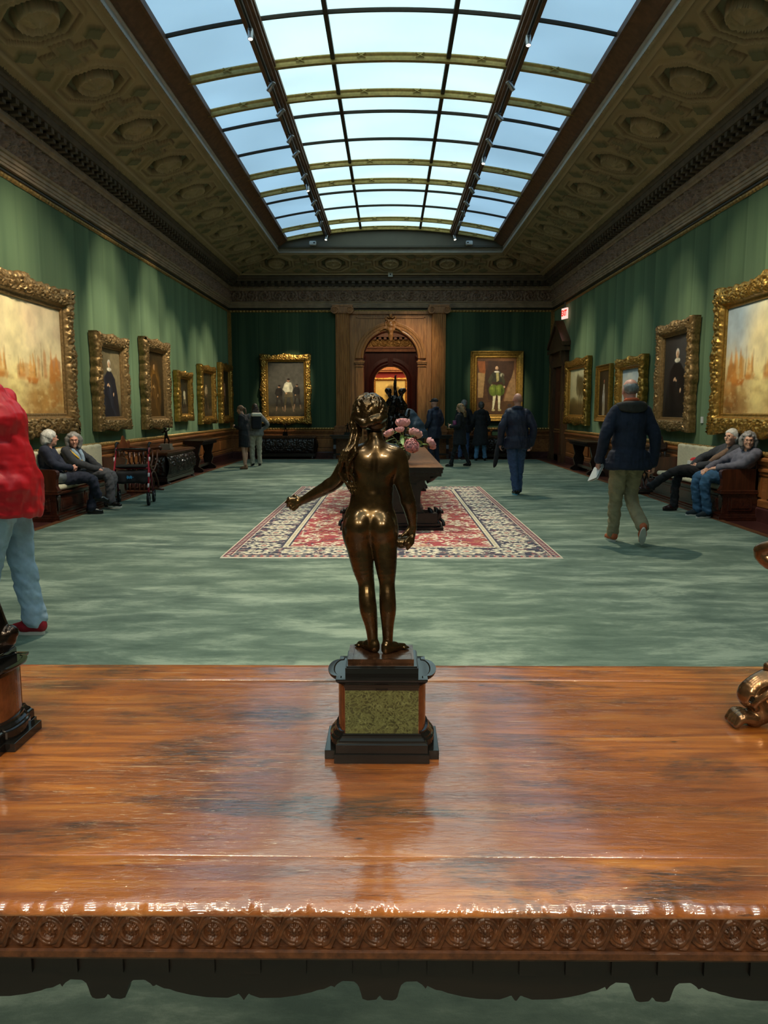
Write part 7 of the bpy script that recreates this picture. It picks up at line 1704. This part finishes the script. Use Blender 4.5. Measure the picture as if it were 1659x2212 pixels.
s = SDF((-.12, -.08, .2), (.12, .08, .36), .008); s.ell((0, 0, .25), (.07, .03, .04), .01); s.mesh('tissue', plain('red_tissue', (206, 60, 66), .8), bg)
# ================================================================== bronzes at the table's two ends
# left: legs of a striding bronze on its own pedestal (only a foot and drapery show)
LB_ = thing('bronze_statuette', 'black bronze statuette on the left pedestal, only its drapery end visible at the edge', 'statuette', (-.862, 1.515, .8 + .1866))
o_ = np.array([-.862, 1.515, .9866])
def Q(px, py, dy=0): return onY(px, py, 1.515 + dy) - o_
s = SDF((-.14, -.12, -.0), (.16, .12, .58), .003)
s.box((-.06, -.05, .0), (.06, .05, .012), .003, 0)
s.limb([(-.03, .02, .014), (-.028, .01, .10), (-.03, .0, .2), (-.02, 0, .27)], [.014, .018, .02, .028], .01); s.limb([(.02, -.03, .014), (.03, -.03, .10), (.02, -.01, .19), (-.0, 0, .27)], [.013, .017, .02, .028], .01)
s.cone((-.03, .03, .02), (-.035, -.03, .016), .012, .009, .006); s.cone((.02, -.02, .02), (.03, -.075, .016), .012, .009, .006)
s.limb([(0, 0, .26), (0, 0, .33), (0, 0, .40), (0, 0, .43)], [.042, .036, .044, .036], .02); s.cone((-.045, 0, .425), (.04, 0, .425), .02, .02, .02); s.cone((0, 0, .43), (0, 0, .47), .015, .014, .01); s.ell((0, -.004, .50), (.028, .033, .037), .01)
s.limb([(-.055, 0, .425), (-.08, -.02, .35), (-.05, -.06, .30)], [.018, .014, .01], .01); s.limb([(.045, 0, .425), (.05, .02, .36), (.04, -.04, .32)], [.018, .014, .01], .01)
s.limb([(.02, .0, .2), tuple(Q(0, 1372)), tuple(Q(22, 1366)), tuple(Q(36, 1369))], [.02, .022, .016, .004], .01); s.limb([tuple(Q(0, 1372)), tuple(Q(6, 1392)), tuple(Q(4, 1418))], [.018, .012, .014], .01)
s.mesh('figure', M['bronze_black'], LB_)
# right: paw-footed bronze with acanthus scroll
RX, RY = .865, 1.60
RB = thing('bronze_figure', 'brown bronze with lion paw foot and acanthus scrolls, cut off at the right edge', 'sculpture', (RX, RY, .8))
o2 = np.array([RX, RY, .8])
def Q2(px, py, dy=0): return onY(px, py, RY + dy) - o2
s = SDF((-.16, -.12, -.002), (.16, .14, .52), .0025)
for a in (PI, PI / 3, -PI / 3):
    R_ = Matrix.Rotation(a - PI, 4, 'Z')
    def T3(x, y, z): v = R_ @ Vector((x, y, z)); return (v.x, v.y, v.z)
    for i in range(4):
        y_ = (i - 1.5) * .0125
        s.limb([T3(-.085, y_ * .8, .020), T3(-.108, y_, .024), T3(-.122, y_ * 1.1, .010)], [.011, .011, .0075], .002)
    s.cone(T3(-.075, 0, .018), T3(-.055, 0, .03), .021, .022, .008)
    s.limb([T3(-.06, 0, .03), T3(-.075, 0, .055), T3(-.088, 0, .07), T3(-.075, 0, .092), T3(-.04, 0, .11)], [.022, .022, .026, .022, .024], .006)
    s.ell(T3(-.092, 0, .066), (.008, .03, .012), .003, neg=True)
    for e in (-1, 1):
        s.limb([T3(-.04, e * .03, .10), T3(-.065, e * .035, .085), T3(-.088, e * .028, .06), T3(-.08, e * .02, .045)], [.008, .008, .007, .005], .003)
        s.limb([T3(-.03, e * .022, .115), T3(-.06, e * .022, .104), T3(-.082, e * .014, .085)], [.008, .007, .005], .003)
    s.ell(T3(-.05, 0, .132), (.012, .012, .012), .003)
s.cone((0, 0, .07), (0, 0, .125), .05, .045, .01); s.cone((0, 0, .125), (0, 0, .16), .03, .022, .01); s.ell((0, 0, .19), (.04, .04, .03), .01)
s.limb([(0, 0, .2), (-.01, 0, .28), (0, 0, .36), (0, 0, .40)], [.024, .03, .034, .03], .01); s.ell((0, 0, .44), (.03, .033, .037), .008)
s.limb([(-.03, 0, .385), (-.06, -.01, .36), tuple(Q2(1645, 1190)), (-.05, -.04, .41)], [.016, .016, .016, .012], .01)
s.limb([(.03, 0, .385), (.06, 0, .34), (.05, -.03, .29)], [.016, .014, .01], .01)
s.mesh('figure', m_bronze('warm_brown_bronze', (78, 54, 36), (140, 106, 72), .22), RB)
# ================================================================== spotlights
ORD = ['nearest', 'second', 'third', 'fourth', 'fifth', 'sixth', 'seventh', 'eighth', 'ninth', 'tenth', 'eleventh', 'twelfth', 'thirteenth', 'farthest']
def heads(side, lst):
    sx = 'left' if side < 0 else 'right'
    for i, (y, tgt, pw, ang) in enumerate(lst):
        nm = 'farthest' if i == len(lst) - 1 else ORD[i]
        spot_head(HEADS, (1.77 * side, y, ZT - .078), tgt, 'silver spotlight head on the %s track, %s along it' % (sx, nm), pw * (5.8 if side < 0 else 3.6), ang, .8)
SP = 1.0
heads(-1, [(8.3, (XL, 9.6, 2.6), 110, 24), (9.4, (XL, 10.9, 2.5), 110, 24), (10.4, (-1.6, 8.5, 0), 150, 30), (12.0, (XL, 13.7, 2.2), 150, 15), (13.0, (XL, 13.9, 3.2), 90, 17),
           (14.2, (XL, 16.0, 2.2), 150, 15), (15.0, (XL, 16.3, 3.4), 90, 15), (16.4, (XL, 17.9, 2.4), 110, 13), (17.2, (-.8, 15, 0), 120, 30), (18.4, (XL, 20.0, 2.2), 110, 13),
           (19.3, (XL, 21.3, 2.3), 110, 14), (20.4, (-3.2, YF, 2.1), 230, 10), (22.0, (-3.0, 18.5, 0), 130, 28)])
heads(1, [(8.3, (XR, 9.7, 2.5), 130, 22), (9.4, (XR, 11.0, 2.5), 130, 22), (10.6, (1.6, 8.5, 0), 150, 30), (12.0, (XR, 13.3, 2.2), 120, 14), (13.2, (XR, 13.5, 3.0), 60, 14),
          (14.4, (XR, 15.9, 2.3), 110, 14), (15.4, (1.0, 12.5, 0), 120, 30), (16.4, (XR, 17.8, 2.2), 90, 11), (17.4, (XR, 20.3, 2.3), 110, 13), (18.5, (XR, 19.9, 3.0), 60, 14),
          (19.4, (3.25, YF, 2.2), 370, 10), (20.4, (.4, YF, 2.9), 120, 17), (22.0, (3.0, 18.5, 0), 130, 28)])
for i, (x, tg, pw) in enumerate(((-1.77, (-.35, .98, .74), 55), (1.77, (.35, .98, .74), 55), (-1.77, (0, 1.45, 1.25), 50), (1.77, (0, 1.45, 1.25), 50))):  # first pair added to light the carved table edge, second for the statuette highlights
    spot_head(HEADS, (x, -2.4 + .6 * (i // 2), ZT - .078), tg, 'silver spotlight head added behind the viewer, %s of the %s side' % (('first', 'first', 'second', 'second')[i], 'left' if x < 0 else 'right'), pw * 2, 14, .8)
for i, x in enumerate((-1.77, 1.77)):  # pair added behind the camera to brighten the floor under the table
    spot_head(HEADS, (x, -7.6, ZT - .078), (x * .3, 1.9, 0), 'added silver spotlight head to light the floor under the table, on the %s track' % ('left', 'right')[i], 1500, 12, .8)
# three heads over the near table, on the part of the tracks above and behind the camera
for i, (x, y, tg, pw) in enumerate(((-1.77, 3.0, (-.3, 1.5, .8), 70), (1.77, 3.0, (.3, 1.5, .8), 70), (-1.77, .6, (0, 1.5, 1.2), 60), (1.77, .6, (0, 1.5, 1.2), 60), (-1.77, 4.6, (-1.5, 5, 0), 150), (1.77, 4.6, (1.8, 5, 0), 150))):
    spot_head(HEADS, (x, y, ZT - .078), tg, 'silver spotlight head above the foreground table, %s of the %s side' % (('first', 'first', 'second', 'second', 'third', 'third')[i], 'left' if x < 0 else 'right'), pw * 2.5, 30, .9)

w = bpy.data.worlds.new('world'); SC.world = w; w.use_nodes = True
w.node_tree.nodes['Background'].inputs[0].default_value = (.5, .6, .7, 1); w.node_tree.nodes['Background'].inputs[1].default_value = .0
SC.view_settings.view_transform = 'Standard'; SC.view_settings.look = 'None'; SC.view_settings.gamma = 1; SC.view_settings.use_curve_mapping = False
SC.view_settings.exposure = 0.25
SC.cycles.max_bounces = 6; SC.cycles.diffuse_bounces = 3; SC.cycles.glossy_bounces = 3; SC.cycles.transmission_bounces = 4
SC.cycles.sample_clamp_indirect = 4.0; SC.cycles.caustics_reflective = False; SC.cycles.caustics_refractive = False
SC.cycles.use_denoising = True
SC.cycles.use_adaptive_sampling = True; SC.cycles.adaptive_threshold = 0.03
